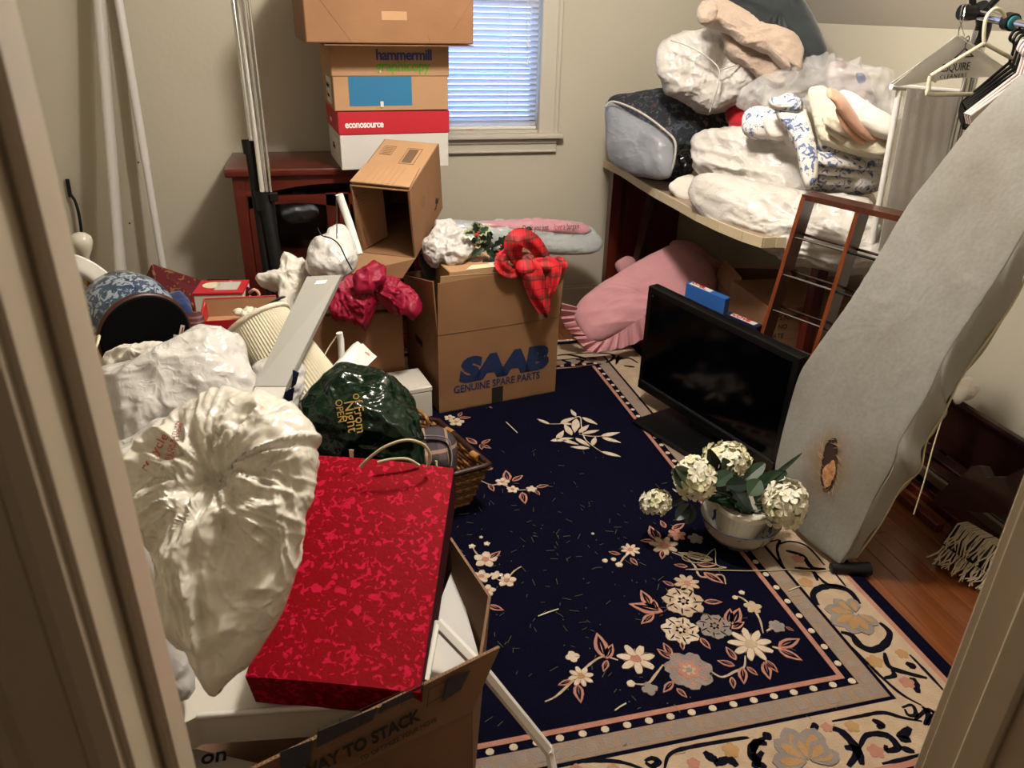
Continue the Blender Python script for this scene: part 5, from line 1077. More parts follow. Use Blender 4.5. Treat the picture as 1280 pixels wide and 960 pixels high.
for i in range(3):
    Y = 1.70 - .014 * i; L_ = onY(1206 + i * 3, 143 + i * 1, Y); A_ = onY(1272 + i * 3, 92 + i * 3, Y); R_ = Vector((min(2 * A_.x - L_.x, 2.03), Y, L_.z))
    t = hangpts(L_, A_, R_, HK(A_), Y, .0045, simple('pale_pink_plastic', '#cdbcb8', .35), 'pale_hanger', 'pale pink moulded plastic hanger lying below the black hangers', 'pale hangers below the black hangers', bar=False)
    mesh('trouser_clip_web', *gpanel([L_ + Vector((.0, 0, -.002)), L_.lerp(A_, .55), L_.lerp(A_, .55) + Vector((.0, 0, -.035)), L_ + Vector((.05, 0, -.028)), L_ + Vector((.012, 0, -.022))], .003), bpy.data.materials['pale_pink_plastic'] if 'pale_pink_plastic' in bpy.data.materials else 'white', t)
# ------------------------------------------------ wooden rack
wr_ = thing('wooden_rack', 'tall narrow reddish wooden rack with two rows of cubbies, leaning between television and ironing board', 'rack', (1.45, 1.98, 0))
PB = [Vector((1.385, 2.175, .012)), Vector((1.465, 1.975, .012)), Vector((1.545, 1.80, .012))]; PT = [onY(1002, 246, 2.045), onY(1070, 262, 1.875), onY(1130, 276, 1.73)]
bk = Vector((.060, .030, 0))
def post(nm, a, b, wv, m):
    global bk
    V = [a, a + wv, a + wv + bk, a + bk, b, b + wv, b + wv + bk, b + bk]; return mesh(nm, V, [[0, 1, 2, 3], [4, 5, 6, 7], [0, 1, 5, 4], [1, 2, 6, 5], [2, 3, 7, 6], [3, 0, 4, 7]], m, wr_)
for a, b in zip(PB, PT):
    sv = (PB[1] - PB[0]).normalized() * .013; po_ = post('post', a, b, sv, 'rackwood'); e_ = Vector((-.0016, -.0008, 0)); bk_ = bk; bk = Vector((.0015, .0007, 0)); post('lit_front_edge', a + e_, b + e_, sv, 'rackedge'); bk = bk_  # strips painted lighter so front edges look lit against the shaded post sides
mesh('top_bar', *gpanel([PT[0] + Vector((0, 0, .0)), PT[2] + Vector((.01, -.01, 0)), PT[2] + Vector((.01, -.01, 0)) + bk, PT[0] + bk], .016), 'rackwood', wr_)
mesh('bottom_bar', *gpanel([PB[0], PB[2], PB[2] + bk, PB[0] + bk], .014), 'rackwood', wr_)
for k in range(1, 7):
    t = k / 7.0
    for j in (0, 1):
        a = PB[j].lerp(PT[j], 1 - t * .985); b = PB[j + 1].lerp(PT[j + 1], 1 - t * .985); d = (b - a) * .0
        mesh('rail', *gtube([a + bk * .10, b + bk * .10], .0042, 8), 'chrome' if j == 0 else 'black', wr_, smooth=True)
        mesh('rail', *gtube([a + bk * .85 + Vector((0, 0, .0)), b + bk * .85], .0042, 8), 'darkwood', wr_, smooth=True)
# ================================================================== IRONING BOARD
Bp = Vector((1.325, 1.395, .05)); Tp = Vector((1.6, 1.40, 1.2)); wv = Vector((-.05, .26, 0)); nb = (Tp - Bp).cross(wv).normalized()
if nb.dot(-FWD) < 0: nb = -nb
ib_ = thing('ironing_board', 'tall ironing board with a scorched silver-grey cover leaning beside the garment rack', 'ironing board', Vector((1.32, 1.45, 0)))
hole = onP(1036, 578, Bp, nb)
bo = [(1280, 92), (1245, 125), (1215, 155), (1190, 188), (1165, 220), (1140, 252), (1118, 287), (1098, 322), (1065, 375), (1040, 410), (1015, 445), (1000, 470), (985, 520), (975, 560), (970, 592), (980, 632), (1003, 668), (1040, 697), (1056, 700), (1096, 620), (1118, 582), (1124, 558), (1138, 532), (1163, 490), (1180, 452), (1206, 410), (1250, 345), (1282, 290), (1320, 225), (1345, 150), (1335, 90), (1310, 75)]
V, F = gblob(bo, Bp, nb, tf=.010, tb=.02, rings=40, seg=220, prof=.12, fn=lambda P, U: .006 * soft(P, 7, 5) + .0025 * ridged(P, 14, 8), lat=0, sm=3)
cv = mesh('cover', V, F, 'board', ib_, smooth=True)
# material stain is centred on the hole: shift the mesh origin there
sh = hole - ORG[ib_.name]; cv.data.transform(Matrix.Translation(-sh)); cv.location = sh; ORG[cv.name] = hole
edge = [(1056, 698), (1096, 622), (1116, 588), (1122, 560), (1138, 532), (1163, 490), (1180, 452), (1206, 410), (1250, 345), (1282, 290), (1320, 225)]
outer = [(1070, 697), (1101, 654), (1126, 610), (1150, 587), (1158, 552), (1177, 522), (1190, 495), (1206, 465), (1262, 385), (1292, 330), (1345, 250)]
Ea = smoothpath([onP(x, y, Bp, nb) + nb * .004 for x, y in edge], 6); Eb = smoothpath([onP(x, y, Bp - nb * .055, nb) for x, y in outer], 6)
def skirt(u, v):
    i = u * (len(Ea) - 1); a = int(min(i, len(Ea) - 2)); f = i - a; p = Ea[a].lerp(Ea[a + 1], f); q = Eb[a].lerp(Eb[a + 1], f); r = p.lerp(q, v)
    return r + (nb * .35 + (q - p).normalized() * .0) * (.030 * math.sin(v * math.pi)) + nb * .012 * v * math.sin(u * 23) + nb * .005 * math.sin(u * 61 + v * 4) * v
mesh('cover_skirt', *sheet(skirt, 110, 12, .003), simple('cover_skirt_cloth', '#8f8d86', .6, c2='#85827a', sc=8, bs=.3, bsc=90), ib_, smooth=True)
mesh('drawstring', *gtube([Eb[i] for i in range(0, len(Eb), 2)], .003, 6, sm=2), 'twine', ib_, smooth=True)
mesh('loose_string', *gtube([onP(1177, 525, Bp - nb * .05, nb), onP(1166, 560, Bp - nb * .04, nb), onP(1155, 602, Bp - nb * .03, nb), onP(1142, 643, Bp - nb * .03, nb)], .0018, 6, sm=3), 'twine', ib_)
def ragged(px, lift, m, nm, th=.001, jit=.0016):
    P = smoothpath([onP(x, y, Bp + nb * lift, nb) for x, y in px], 4, True); P = [p + (P[0] - P[3]).normalized() * random.uniform(-jit, jit) + nb.orthogonal() * random.uniform(-jit, jit) for p in P]; return mesh(nm, *gpanel(P, th, nb), m, cv)
ragged([(1040, 548), (1046, 550), (1045, 565), (1046, 580), (1040, 605), (1030, 612), (1026, 600), (1028, 575), (1032, 556)], .0165, simple('charred_cloth', '#2a160c', .95), 'burn_hole')
ragged([(1042, 575), (1044, 590), (1038, 605), (1031, 608), (1028, 592), (1032, 582)], .0185, simple('exposed_foam', '#b98a5c', .95, c2='#8a5a34', sc=90, bs=1, bsc=160), 'exposed_foam')
mb = MB()
for k in range(60):
    a = random.uniform(0, 6.28); r0 = random.uniform(.8, 1.2); c = onP(1037 + 9 * r0 * math.cos(a), 579 + 32 * r0 * math.sin(a), Bp + nb * .019, nb); e_ = onP(1037 + 9 * (r0 + .5) * math.cos(a + .3) + random.uniform(-4, 4), 579 + 32 * (r0 + .12) * math.sin(a + .2) + random.uniform(-5, 5), Bp + nb * .02, nb)
    mb.add(*gtube([c, (c + e_) / 2 + nb * .002, e_], .0005, 4))
tagp(mb.out('frayed_threads', simple('frayed_thread', '#a08058', .9), cv), kind='stuff')
mesh('foot', *gtube([Vector((1.29, 1.42, .022)), Vector((1.37, 1.40, .020)), Vector((1.395, 1.395, .020))], [.014, .020, .020], 12), 'black', ib_, smooth=True)
mesh('frame_tube', *gtube([Bp - nb * .04 + Vector((.01, .10, .12)), Tp - nb * .05], .010, 8), 'black', ib_, smooth=True)
# ================================================================== UNDER THE TABLE
pw_ = thing('pillow', 'large pink pillow with a ruffled edge slumped under the far end of the table', 'pillow', onz(760, 425, .01))
PY = 3.0; pref = onY(800, 375, PY)
blob('cushion', [(718, 398), (724, 378), (745, 360), (770, 345), (798, 328), (822, 315), (850, 306), (878, 322), (895, 345), (892, 372), (860, 398), (815, 408), (785, 415), (762, 424), (748, 428), (733, 424)], pref, 'pink', parent=pw_, n=(-.35, -.7, .6), tf=.075, tb=.06, rings=36, seg=170, prof=.36, lat=.3, fn=lambda P, U: .014 * soft(P, 8, 3) + .012 * ridged(P, 9, 5, (.6, 1, 1.8)) + .008 * (vor(P, 11, 3)[0] - .45))
def ruffle(inner, outer_, Y0, Y1, m, n_=90, amp=.010, fr_=70):
    A = smoothpath([onY(x, y, Y0) for x, y in inner], 8); B = smoothpath([onY(x, y, Y1) for x, y in outer_], 8)
    def fn(u, v):
        i = u * (len(A) - 1); a = int(min(i, len(A) - 2)); f = i - a; p = A[a].lerp(A[a + 1], f); j = u * (len(B) - 1); b = int(min(j, len(B) - 2)); q = B[b].lerp(B[b + 1], j - b)
        r = p.lerp(q, v); return r + (-FWD) * amp * (.4 + v) * (math.sin(u * fr_) + .5 * math.sin(u * fr_ * 1.7 + 1)) + Vector((0, 0, .3 * amp * math.sin(u * fr_ * .9 + v * 2) * v))
    return mesh('ruffle', *sheet(fn, n_, 8, .003), m, pw_, smooth=True)
ruffle([(738, 424), (752, 427), (775, 415), (795, 402), (812, 388), (822, 375)], [(720, 424), (738, 440), (772, 436), (800, 426), (820, 410), (832, 392)], 2.88, 2.86, 'pink')
ruffle([(722, 384), (718, 398), (728, 415), (740, 425)], [(702, 380), (702, 400), (712, 415), (722, 425)], 2.97, 2.95, 'pink', fr_=45)
blob('pillow_sham', [(838, 305), (852, 302), (868, 308), (890, 326), (905, 335), (903, 352), (885, 358), (860, 345), (842, 325)], onY(872, 330, 3.2), 'pink', 'second pink pillow case lying in the dark behind the large pink pillow', 'pillow', tf=.06, tb=.05, rings=16, seg=70, fn=softfold(.025, 12))
blob('pink_cloth', [(895, 338), (930, 336), (970, 335), (985, 342), (970, 352), (930, 352), (900, 350)], onY(940, 343, 3.0), 'pink', 'pink cloth lying on boxes in the dark under the table', 'cloth', tf=.03, tb=.03, rings=10, seg=50, fn=softfold(.012, 14))
blob('pink_cloth', [(768, 330), (782, 322), (795, 326), (790, 338), (775, 342)], onY(782, 332, 3.35), 'pink', 'scrap of pink cloth beside the table leg at the wall', 'cloth', tf=.04, tb=.03, rings=10, seg=40, fn=softfold(.012, 14))
# blue boxed sets with LOVE labels
def slab(nm, lab, pA, pB, drop, th, m, cat='box'):
    """standing slab whose top edge runs pA-pB"""
    d = (pB - pA).normalized(); s = Vector((d.y, -d.x, 0)).normalized() * th
    if s.y < 0: s = -s
    t = thing(nm, lab, cat, (pA + pB) / 2 - Vector((0, 0, drop)))
    V = [pA, pB, pB + s, pA + s]; V += [v - Vector((0, 0, drop)) for v in V]
    mesh('case', V, [[0, 1, 2, 3], [4, 5, 6, 7], [0, 1, 5, 4], [1, 2, 6, 5], [2, 3, 7, 6], [3, 0, 4, 7]], m, t); return t, d, s
pA = onY(858, 354, 2.50); pB = onY(904, 392, 2.36); pB.z = pA.z - .02
t, d, s = slab('game_box', 'upright blue box with a white and red label on its spine, behind the television', pA, pB, .33, .035, simple('blue_card', '#2a5aa0', .5))
fr = frame_from(pA + d * .012, d, s); u = 1 if fr.R[2][2] > 0 else -1
q = [pA + d * .01 + s * .12, pA + d * .10 + s * .12, pA + d * .10 + s * .88, pA + d * .01 + s * .88]; mesh('label', *gpanel([v + Vector((0, 0, .001)) for v in q], .0012), 'archive', t)
text('LOVE', Fr(pA + d * .014 + s * .45 + Vector((0, 0, .002)), M3=Matrix((d, s.normalized(), d.cross(s.normalized()))).transposed()), .024, 'cardred', t, sx=.9, bold=.001); text('story', Fr(pA + d * .05 + s * .16 + Vector((0, 0, .002)), M3=Matrix((d, s.normalized(), d.cross(s.normalized()))).transposed()), .014, 'cardred', t)
pA = onY(906, 392, 2.34); pB = onY(944, 420, 2.22); pB.z = pA.z - .01
t, d, s = slab('game_box', 'upright dark navy box with a LOVE label, nearer than the blue one behind the television', pA, pB, .32, .035, simple('navy_card', '#141c38', .5))
q = [pA + d * .02 + s * .12, pA + d * .12 + s * .12, pA + d * .12 + s * .88, pA + d * .02 + s * .88]; mesh('label', *gpanel([v + Vector((0, 0, .001)) for v in q], .0012), 'archive', t)
text('LOVE', Fr(pA + d * .024 + s * .25 + Vector((0, 0, .002)), M3=Matrix((d, s.normalized(), d.cross(s.normalized()))).transposed()), .030, 'cardred', t, sx=1.0, bold=.001)
# open carton with a glass bowl
O1 = Fr((1.60, 2.66, .003), (0, 0, -14)); oc = thing('open_carton', 'open brown carton under the table with a clear glass bowl inside', 'box', O1(.15, .15, 0))
for a, b in (((0, 0, 0), (.36, .005, .33)), ((0, .305, 0), (.36, .31, .38)), ((0, .005, 0), (.005, .305, .34)), ((.355, .005, 0), (.36, .305, .33)), ((.005, .005, 0), (.355, .305, .005))): mesh('side_panel', *gbox(a, b, O1), 'carddk', oc)
mesh('flap', *gpanel([O1(0, .0, .333), O1(.34, 0, .333), O1(.34, -.06, .30), O1(.01, -.06, .30)], .004), 'card', oc); mesh('flap', *gpanel([O1(0, .3, .345), O1(.0, .0, .345), O1(.03, .01, .43), O1(.03, .28, .43)], .004), 'card', oc)
gbw = onY(920, 385, 2.62); tagp(mesh('glass_bowl', *glathe([(.02, -.04), (.045, -.025), (.055, .0), (.057, .006), (.053, .0), (.043, -.022), (.02, -.035)], Fr(gbw, (35, -20, 0)), 32), 'clear', smooth=True), 'clear round glass bowl standing in the open carton under the table', 'bowl')
fr, t, lid = litbox('archive_carton', 'brown file carton with printed name lines, behind the wooden rack, topmost of its stack', 1.50, 2.25, .27, .44, .30, .20, -3, 'card', None, 0, None)
f2 = frame_from(fr(0, 0, 0), fr.R @ Vector((1, 0, 0)), (0, 0, 1))
for i, s_ in enumerate(("ER'S NAME", 'ID NO', 'DATE')): text(s_, f2.sub((.02, .15 - i * .035, 0)), .026, 'blackp', t, sx=.9)
for i in range(3): mesh('print_line', *gbox((.02, .145 - i * .035, 0), (.36, .1465 - i * .035, .0008), f2), 'carddk', t)
fr, t, lid = litbox('archive_carton', 'brown file carton with ruled lines, at the bottom of the stack behind the wooden rack', 1.49, 2.23, .002, .44, .30, .26, -4, 'card', None, 0, None)
f2 = frame_from(fr(0, 0, 0), fr.R @ Vector((1, 0, 0)), (0, 0, 1))
for i in range(5): mesh('print_line', *gbox((.02, .05 + i * .035, 0), (.38, .0515 + i * .035, .0008), f2), 'carddk', t)
for i, (x, y, h) in enumerate(((990, 520, .1), (985, 560, .06))): pass
wp = [onY(x, y, 2.02) for x, y in ((984, 498), (1000, 505), (990, 560), (972, 600), (968, 575))]; tagp(mesh('paper_sheets', *gpanel(wp, .008), 'archive'), 'white papers standing behind the bottom of the wooden rack', 'papers')
# ================================================================== LOWER RIGHT: BENCH, MOP
be = thing('dark_bench', 'low dark wooden bench lying in shadow against the right wall below the ironing board', 'bench', (1.9, 1.5, 0))
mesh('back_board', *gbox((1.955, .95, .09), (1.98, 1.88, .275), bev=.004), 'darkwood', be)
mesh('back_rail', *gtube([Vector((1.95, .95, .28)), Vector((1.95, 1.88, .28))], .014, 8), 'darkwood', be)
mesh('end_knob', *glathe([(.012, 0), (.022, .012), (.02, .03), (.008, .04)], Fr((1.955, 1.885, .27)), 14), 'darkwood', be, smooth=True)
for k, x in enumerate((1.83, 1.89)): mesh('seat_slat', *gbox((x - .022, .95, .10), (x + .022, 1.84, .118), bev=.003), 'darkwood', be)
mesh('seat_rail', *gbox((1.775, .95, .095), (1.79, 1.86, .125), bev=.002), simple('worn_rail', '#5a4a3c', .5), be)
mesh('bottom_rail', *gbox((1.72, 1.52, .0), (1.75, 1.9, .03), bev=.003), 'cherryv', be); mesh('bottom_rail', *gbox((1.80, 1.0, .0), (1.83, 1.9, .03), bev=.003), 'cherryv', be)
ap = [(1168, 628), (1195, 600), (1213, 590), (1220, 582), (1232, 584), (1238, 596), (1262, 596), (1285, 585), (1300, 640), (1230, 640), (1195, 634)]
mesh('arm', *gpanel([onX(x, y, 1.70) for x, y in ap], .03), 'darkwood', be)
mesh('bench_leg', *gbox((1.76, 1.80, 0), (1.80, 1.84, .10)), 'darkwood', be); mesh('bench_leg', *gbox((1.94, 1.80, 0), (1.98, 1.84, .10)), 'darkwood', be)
blob('tissue', [(1190, 492), (1198, 476), (1212, 472), (1222, 486), (1215, 496), (1205, 500), (1197, 505)], onX(1204, 488, 1.94), 'whitecloth', 'crumpled white tissue on the end of the dark bench, behind the ironing board', 'tissue', tf=.03, tb=.02, rings=12, seg=44, fn=crinkle(.014, 28, 4))
mp = thing('rolled_mat', 'rolled dark mat with cream yarn fringes lying on the floor below the dark bench', 'mat', onz(1215, 690, 0))
ma = onz(1193, 672, .06); mbp = Vector((ma.x + .10, ma.y - .38, .062)); ax = (mbp - ma).normalized()
mesh('roll', *gtube([ma - ax * .004, ma, ma + ax * .03, mbp], [.03, .052, .058, .058], 20), 'blackmatte', mp, smooth=True)
mesh('mat_edge', *gpanel([ma + ax * .05 + Vector((-.045, -.02, .015)), mbp + Vector((-.05, -.02, .015)), mbp + Vector((-.055, -.02, -.01)), ma + ax * .05 + Vector((-.05, -.02, -.01))], .006), 'mop', mp)
mb = MB(); sd = Vector((ax.y, -ax.x, 0)); sd = sd if sd.x < 0 else -sd
for k in range(90):
    p = ma + ax * (.005 + k * .0042 + random.uniform(-.002, .002)); j = lambda s_: random.uniform(-s_, s_)
    mb.add(*gtube([p + Vector((.02, 0, .056)), p + sd * .02 + Vector((j(.004), 0, .060)), p + sd * .05 + Vector((j(.006), j(.006), .035)), p + sd * .066 + Vector((j(.006), j(.016), .006 + j(.010)))], .0019, 5))
    mb.add(*gtube([p + sd * .055 + Vector((0, 0, -.005)), p + sd * .075 + Vector((j(.004), j(.006), -.022)), p + sd * .094 + Vector((j(.010), j(.018), -.042 + j(.008)))], .0019, 5))
tagp(mb.out('yarn_fringe', 'mop', mp, smooth=True), kind='stuff')
# ================================================================== LEFT HEAP
# hidden plain cartons that carry the heap
for lab, a in (('plain brown carton buried under the white plastic bags on the left', (-.62, 1.55, .003, .62, .42, .37, 4)), ('plain brown carton buried under the blue and white lamp', (-.80, 2.08, .003, .62, .45, .36, 0)), ('plain brown carton buried under the red gift boxes', (-.85, 2.62, .003, .60, .40, .37, 2))):
    litbox('buried_carton', lab, *a[:3], *a[3:6], a[6], 'card', None, 0, None)
# white poles leaning on the back wall
def lean(p0, p1, zt): return p0 + (p1 - p0) * ((zt - p0.z) / (p1.z - p0.z))
a = onY(124, 0, 3.50); b = onY(152, 355, 3.36)
po = thing('white_pole', 'thicker white metal pole leaning against the back wall at far left', 'pole', lean(a, b, .01)); P = [lean(a, b, .01), lean(a, b, .47), lean(a, b, 2.1)]
mesh('lower_tube', *gtube(P[:2], .0235, 16), 'white', po, smooth=True); mesh('upper_tube', *gtube([P[1], P[2]], .0215, 16), 'white', po, smooth=True)
mesh('screw', *glathe([(.004, 0), (.004, .006)], Fr(onY(161, 279, 3.38), (0, 90, 0)), 8), 'brass', po)
a = onY(148, 0, 3.56); b = onY(204, 335, 3.46)
po = thing('white_pole', 'thinner white metal pole leaning against the back wall, right of the thick one', 'pole', lean(a, b, .01)); P = [lean(a, b, .01), lean(a, b, .78), lean(a, b, 2.1)]
mesh('lower_tube', *gtube(P[:2], .0145, 14), 'white', po, smooth=True); mesh('upper_tube', *gtube([P[1], P[2]], .0165, 14), 'white', po, smooth=True)
mesh('screw', *glathe([(.004, 0), (.004, .006)], Fr(onY(174, 203, 3.48), (0, -90, 0)), 8), 'brass', po)
# chrome pole bundle
cp = thing('chrome_pole_bundle', 'bundle of chrome garment rack poles with black sleeves, leaning in front of the cabinet', 'pole', onz(372, 470, .01))
Y0, Y1 = 2.80, 2.70
def cpole(x0, y0, x1, y1, r, m, nm='pole', ya=Y0, yb=Y1, ext=None):
    a = onY(x0, y0, ya); b = onY(x1, y1, yb)
    if ext == 't': a = lean(b, a, 2.05)
    if ext == 'b': b = lean(a, b, .02)
    return mesh(nm, *gtube([a, b], r, 12), m, cp, smooth=True)
cpole(291, 0, 314, 176, .0075, 'chrome', ext='t'); cpole(299, 0, 328, 240, .0085, simple('pale_chrome', '#d0cdc6', .2, .6), ext='t'); cpole(305, 0, 334, 240, .006, 'chrome', ya=2.78, ext='t'); cpole(311, 0, 339, 240, .005, 'chrome', ya=2.8, ext='t'); cpole(295, 0, 320, 180, .005, 'chrome', ya=2.84, yb=2.76, ext='t')
cpole(312, 176, 340, 372, .019, 'blackmatte', 'sleeve', ya=2.76, yb=2.68, ext='b'); cpole(330, 240, 354, 378, .023, 'blackmatte', 'sleeve', ya=2.72, yb=2.66, ext='b'); cpole(338, 248, 352, 378, .014, 'blackmatte', 'sleeve', ya=2.76, yb=2.72, ext='b')
cpole(309, 174, 312, 192, .020, 'black', 'clamp', ya=2.76, yb=2.755); cpole(327, 238, 331, 262, .027, 'black', 'clamp', ya=2.72, yb=2.715)
p = onY(342, 246, 2.70); mesh('clamp_tab', *gbox(p + Vector((-.014, -.01, -.014)), p + Vector((.014, .012, .014)), bev=.003), 'black', cp)
# blue and white lamp lying on its side
LB = onY(183, 420, 2.05); ld = Vector((-.42, .86, .10)).normalized(); LF = frame_from(LB, ld.orthogonal(), ld); LF = Fr(LB, M3=Vector((0, 0, 1)).rotation_difference(ld).to_matrix())
lm = thing('ceramic_lamp', 'blue and white ceramic table lamp lying on its side, black felt base towards the room', 'lamp', LB)
mesh('felt_base', *glathe([(.004, 0), (.108, 0), (.112, .003), (.112, .006)], LF, 48), 'lampbase', lm, smooth=False)
mesh('foot_ring', *glathe([(.112, .003), (.118, .008), (.118, .016), (.108, .022)], LF, 48), 'rim', lm, smooth=True)
mesh('ceramic_body', *glathe([(.085, .020), (.100, .035), (.114, .075), (.120, .12), (.118, .16), (.106, .21), (.075, .25), (.05, .275), (.035, .30), (.030, .33)], LF, 48), 'delft', lm, smooth=True)
mesh('neck', *glathe([(.018, .33), (.014, .35), (.016, .37), (.012, .40)], LF, 20), 'brass', lm, smooth=True)
mesh('cord', *gtube([LB + Vector((-.11, -.0, .02)), LB + Vector((-.13, -.03, .0)), onY(124, 420, 1.9), onY(118, 440, 1.85)], .0035, 6, sm=4), 'petalg', lm, smooth=True)
lbl = Fr(onP(222, 410, LB - ld * .002, ld), M3=Matrix((onP(226, 396, LB, ld) - onP(222, 410, LB, ld), ld, ld.cross(onP(226, 396, LB, ld) - onP(222, 410, LB, ld)))).transposed())
for px in ([(226, 406), (231, 407), (226, 431), (221, 430)], [(217, 418), (223, 419), (221, 431), (216, 430)]): mesh('care_label', *gpanel([onP(x, y, LB - ld * .003, ld) for x, y in px], .001), 'archive', lm)
mesh('label_text', *gpanel([onP(x, y, LB - ld * .0045, ld) for x, y in [(228, 409), (229.5, 409), (226, 428), (224.5, 428)]], .0006), 'redp', lm)
# bare bulb fixture at far left
bf = thing('bare_bulb_lamp', 'frosted white bulb on a thin dark stem beside the door frame at far left', 'lamp', onY(103, 330, 2.5))
bc_ = onY(102, 306, 2.5); mesh('bulb', *glathe([(.012, -.055), (.014, -.038), (.026, -.015), (.033, .008), (.030, .024), (.018, .034), (.004, .038)], Fr(bc_), 24), 'bulb', bf, smooth=True)
mesh('socket', *glathe([(.014, -.10), (.016, -.055)], Fr(bc_), 14), 'black', bf, smooth=True); mesh('stem', *gtube([bc_ + Vector((0, 0, -.09)), onY(110, 350, 2.5), onY(112, 362, 2.5), Vector((onY(112, 362, 2.5).x, 2.5, .366))], .006, 8), 'rim', bf, smooth=True)
mesh('socket_ring', *glathe([(.018, -.12), (.020, -.10)], Fr(bc_), 14), 'brass', bf, smooth=True)
# pale shade / dish arc
arc = [onY(x, y, 2.35) for x, y in ((85, 318), (100, 322), (120, 332), (140, 348), (152, 362))]; arc2 = [onY(x, y, 2.32) for x, y in ((85, 345), (100, 345), (112, 352), (122, 362), (128, 372))]
Aa = smoothpath(arc, 6); Ab = smoothpath(arc2, 6)
sh_ = thing('white_lampshade', 'pale shade rim arching between the bare bulb and the blue lamp', 'lampshade', onY(115, 360, 2.35))
mesh('shade_panel', *sheet(lambda u, v: Aa[int(u * (len(Aa) - 1))].lerp(Ab[int(u * (len(Ab) - 1))], v) + Vector((0, -.02 * math.sin(v * math.pi), 0)), 24, 8, .003), 'greycloth', sh_, smooth=True); mesh('shade_rim', *gtube(Aa, .005, 8), 'white', sh_, smooth=True)
# gift boxes
def hexa(nm, lab, corners, Y, m, depth=.2, cat='box'):
    """box given by visible front polygon (pixels with their own depth), extruded backwards"""
    P = [onY(x, y, yy) for x, y, yy in corners]; t = thing(nm, lab, cat, sum(P, Vector()) / len(P) - Vector((0, 0, .1))); return t, P
t, P = hexa('wrapped_gift_box', 'red box with gold leaf pattern tilted on edge, below the thin white pole', [(191, 331, 2.78), (268, 357, 2.78), (258, 385, 2.74), (200, 382, 2.74)], 2.8, 'goldred')
q = onY(176, 362, 2.92); v = q - P[3]; q2 = P[0] + Vector((-.02, .10, .0))
mesh('front_face', *gpanel([P[0], P[1], P[2], P[3]], .004), 'goldred', t); mesh('side_face', *gpanel([P[0] + Vector((-.003, 0, 0)), P[3] + Vector((-.003, 0, 0)), onY(176, 372, 2.90), onY(178, 358, 2.92)], .004), 'goldred', t)
mesh('back_face', *gpanel([P[0] + Vector((0, .003, 0)), P[1] + Vector((0, .003, 0)), P[1] + Vector((.0, .12, -.07)), P[0] + Vector((-.02, .12, -.07))], .004), 'goldred', t)
gb = Fr(onY(245, 390, 2.46), (0, 0, -6)); t = thing('red_cream_box', 'cream box with a red lid and an oval window, behind the open red box', 'box', gb(.08, .06, 0))
mesh('body', *gbox((0, 0, -.02), (.150, .12, .055), gb, bev=.002), 'petal', t); mesh('lid', *gbox((-.002, -.002, .055), (.152, .122, .064), gb, bev=.002), 'cardred', t); mesh('side_strip', *gbox((-.003, 0, -.02), (0, .12, .055), gb), 'cardred', t)
mesh('window', *glathe([(.03, 0), (.03, .0012)], gb.sub((.045, .07, .064)), 24), 'petalg', t); mesh('clear_window', *gbox((.06, .02, .064), (.13, .10, .0652), gb), 'greycloth', t)
RB = Fr(onY(252, 416, 2.25), (0, 0, -2)); t = thing('open_red_box', 'open red box with a tan inside holding pale shells, beside the blue lamp', 'box', RB(.1, .06, 0))
for a, b, m in (((0, 0, 0), (.21, .004, .035), 'cardred'), ((0, .12, 0), (.21, .124, .060), 'cardl'), ((0, .004, 0), (.004, .12, .047), 'cardred'), ((.206, .004, 0), (.21, .12, .047), 'cardred'), ((.004, .004, 0), (.206, .12, .004), 'cardl')): mesh('panel', *gbox(a, b, RB), m, t)
mesh('red_rim', *gtube([RB(0, .122, 0.061), RB(.21, .122, 0.061)], .003, 5), 'cardred', t); mesh('red_rim', *gtube([RB(0, 0, .036), RB(0, .122, 0.061)], .003, 5), 'cardred', t)
for k, (x, y, s_) in enumerate(((.10, .07, .016), (.13, .075, .018), (.155, .065, .014), (.12, .05, .013))):
    tagp(mesh('shell', *glathe([(.002, 0), (s_, .004), (s_ * 1.1, .012), (s_ * .7, .02), (.002, .024)], RB.sub((x, y, .022 + .002 * k), (20 * k, 10, 0)), 12, ribs=6, ribamp=.12), 'petal', smooth=True), ['leftmost pale shell in the open red box', 'second pale shell from the left in the open red box', 'rightmost pale shell in the open red box', 'pale shell nearest the front wall of the open red box'][k], 'shell', 'shells in the open red box')
blob('blue_cloth', [(208, 372), (225, 366), (236, 375), (240, 392), (232, 398), (218, 392)], onY(225, 382, 2.4), 'blue', 'dark blue cloth bunched beside the round lamp base', 'cloth', tf=.03, tb=.03, rings=10, seg=40, fn=crinkle(.02, 24, 3))
blob('striped_cloth', [(232, 396), (250, 390), (256, 402), (252, 414), (240, 414), (234, 408)], onY(244, 403, 2.26), 'stripes', 'maroon striped cloth squeezed left of the open red box', 'cloth', tf=.02, tb=.02, rings=10, seg=40, fn=softfold(.008, 20))
cr = thing('ribbon_tied_roll', 'dark red paper roll tied with a pink ribbon, at the foot of the chrome poles', 'roll', onY(305, 372, 2.5))
mesh('roll', *gtube([onY(284, 356, 2.60), onY(290, 358, 2.58), onY(318, 372, 2.48), onY(326, 375, 2.46)], [.016, .022, .022, .016], 16), 'maroon', cr, smooth=True)
mesh('roll_end', *gtube([onY(262, 356, 2.66), onY(284, 356, 2.60)], .02, 12), 'maroon', cr, smooth=True)
mesh('ribbon', *gtube([onY(312, 366, 2.44), onY(318, 362, 2.42), onY(324, 368, 2.42), onY(318, 374, 2.42), onY(312, 370, 2.43)], .005, 6, sm=3), 'peach', cr, smooth=True); mesh('ribbon', *gtube([onY(288, 352, 2.56), onY(294, 355, 2.54), onY(300, 354, 2.54)], .004, 6, sm=3), 'peach', cr, smooth=True)
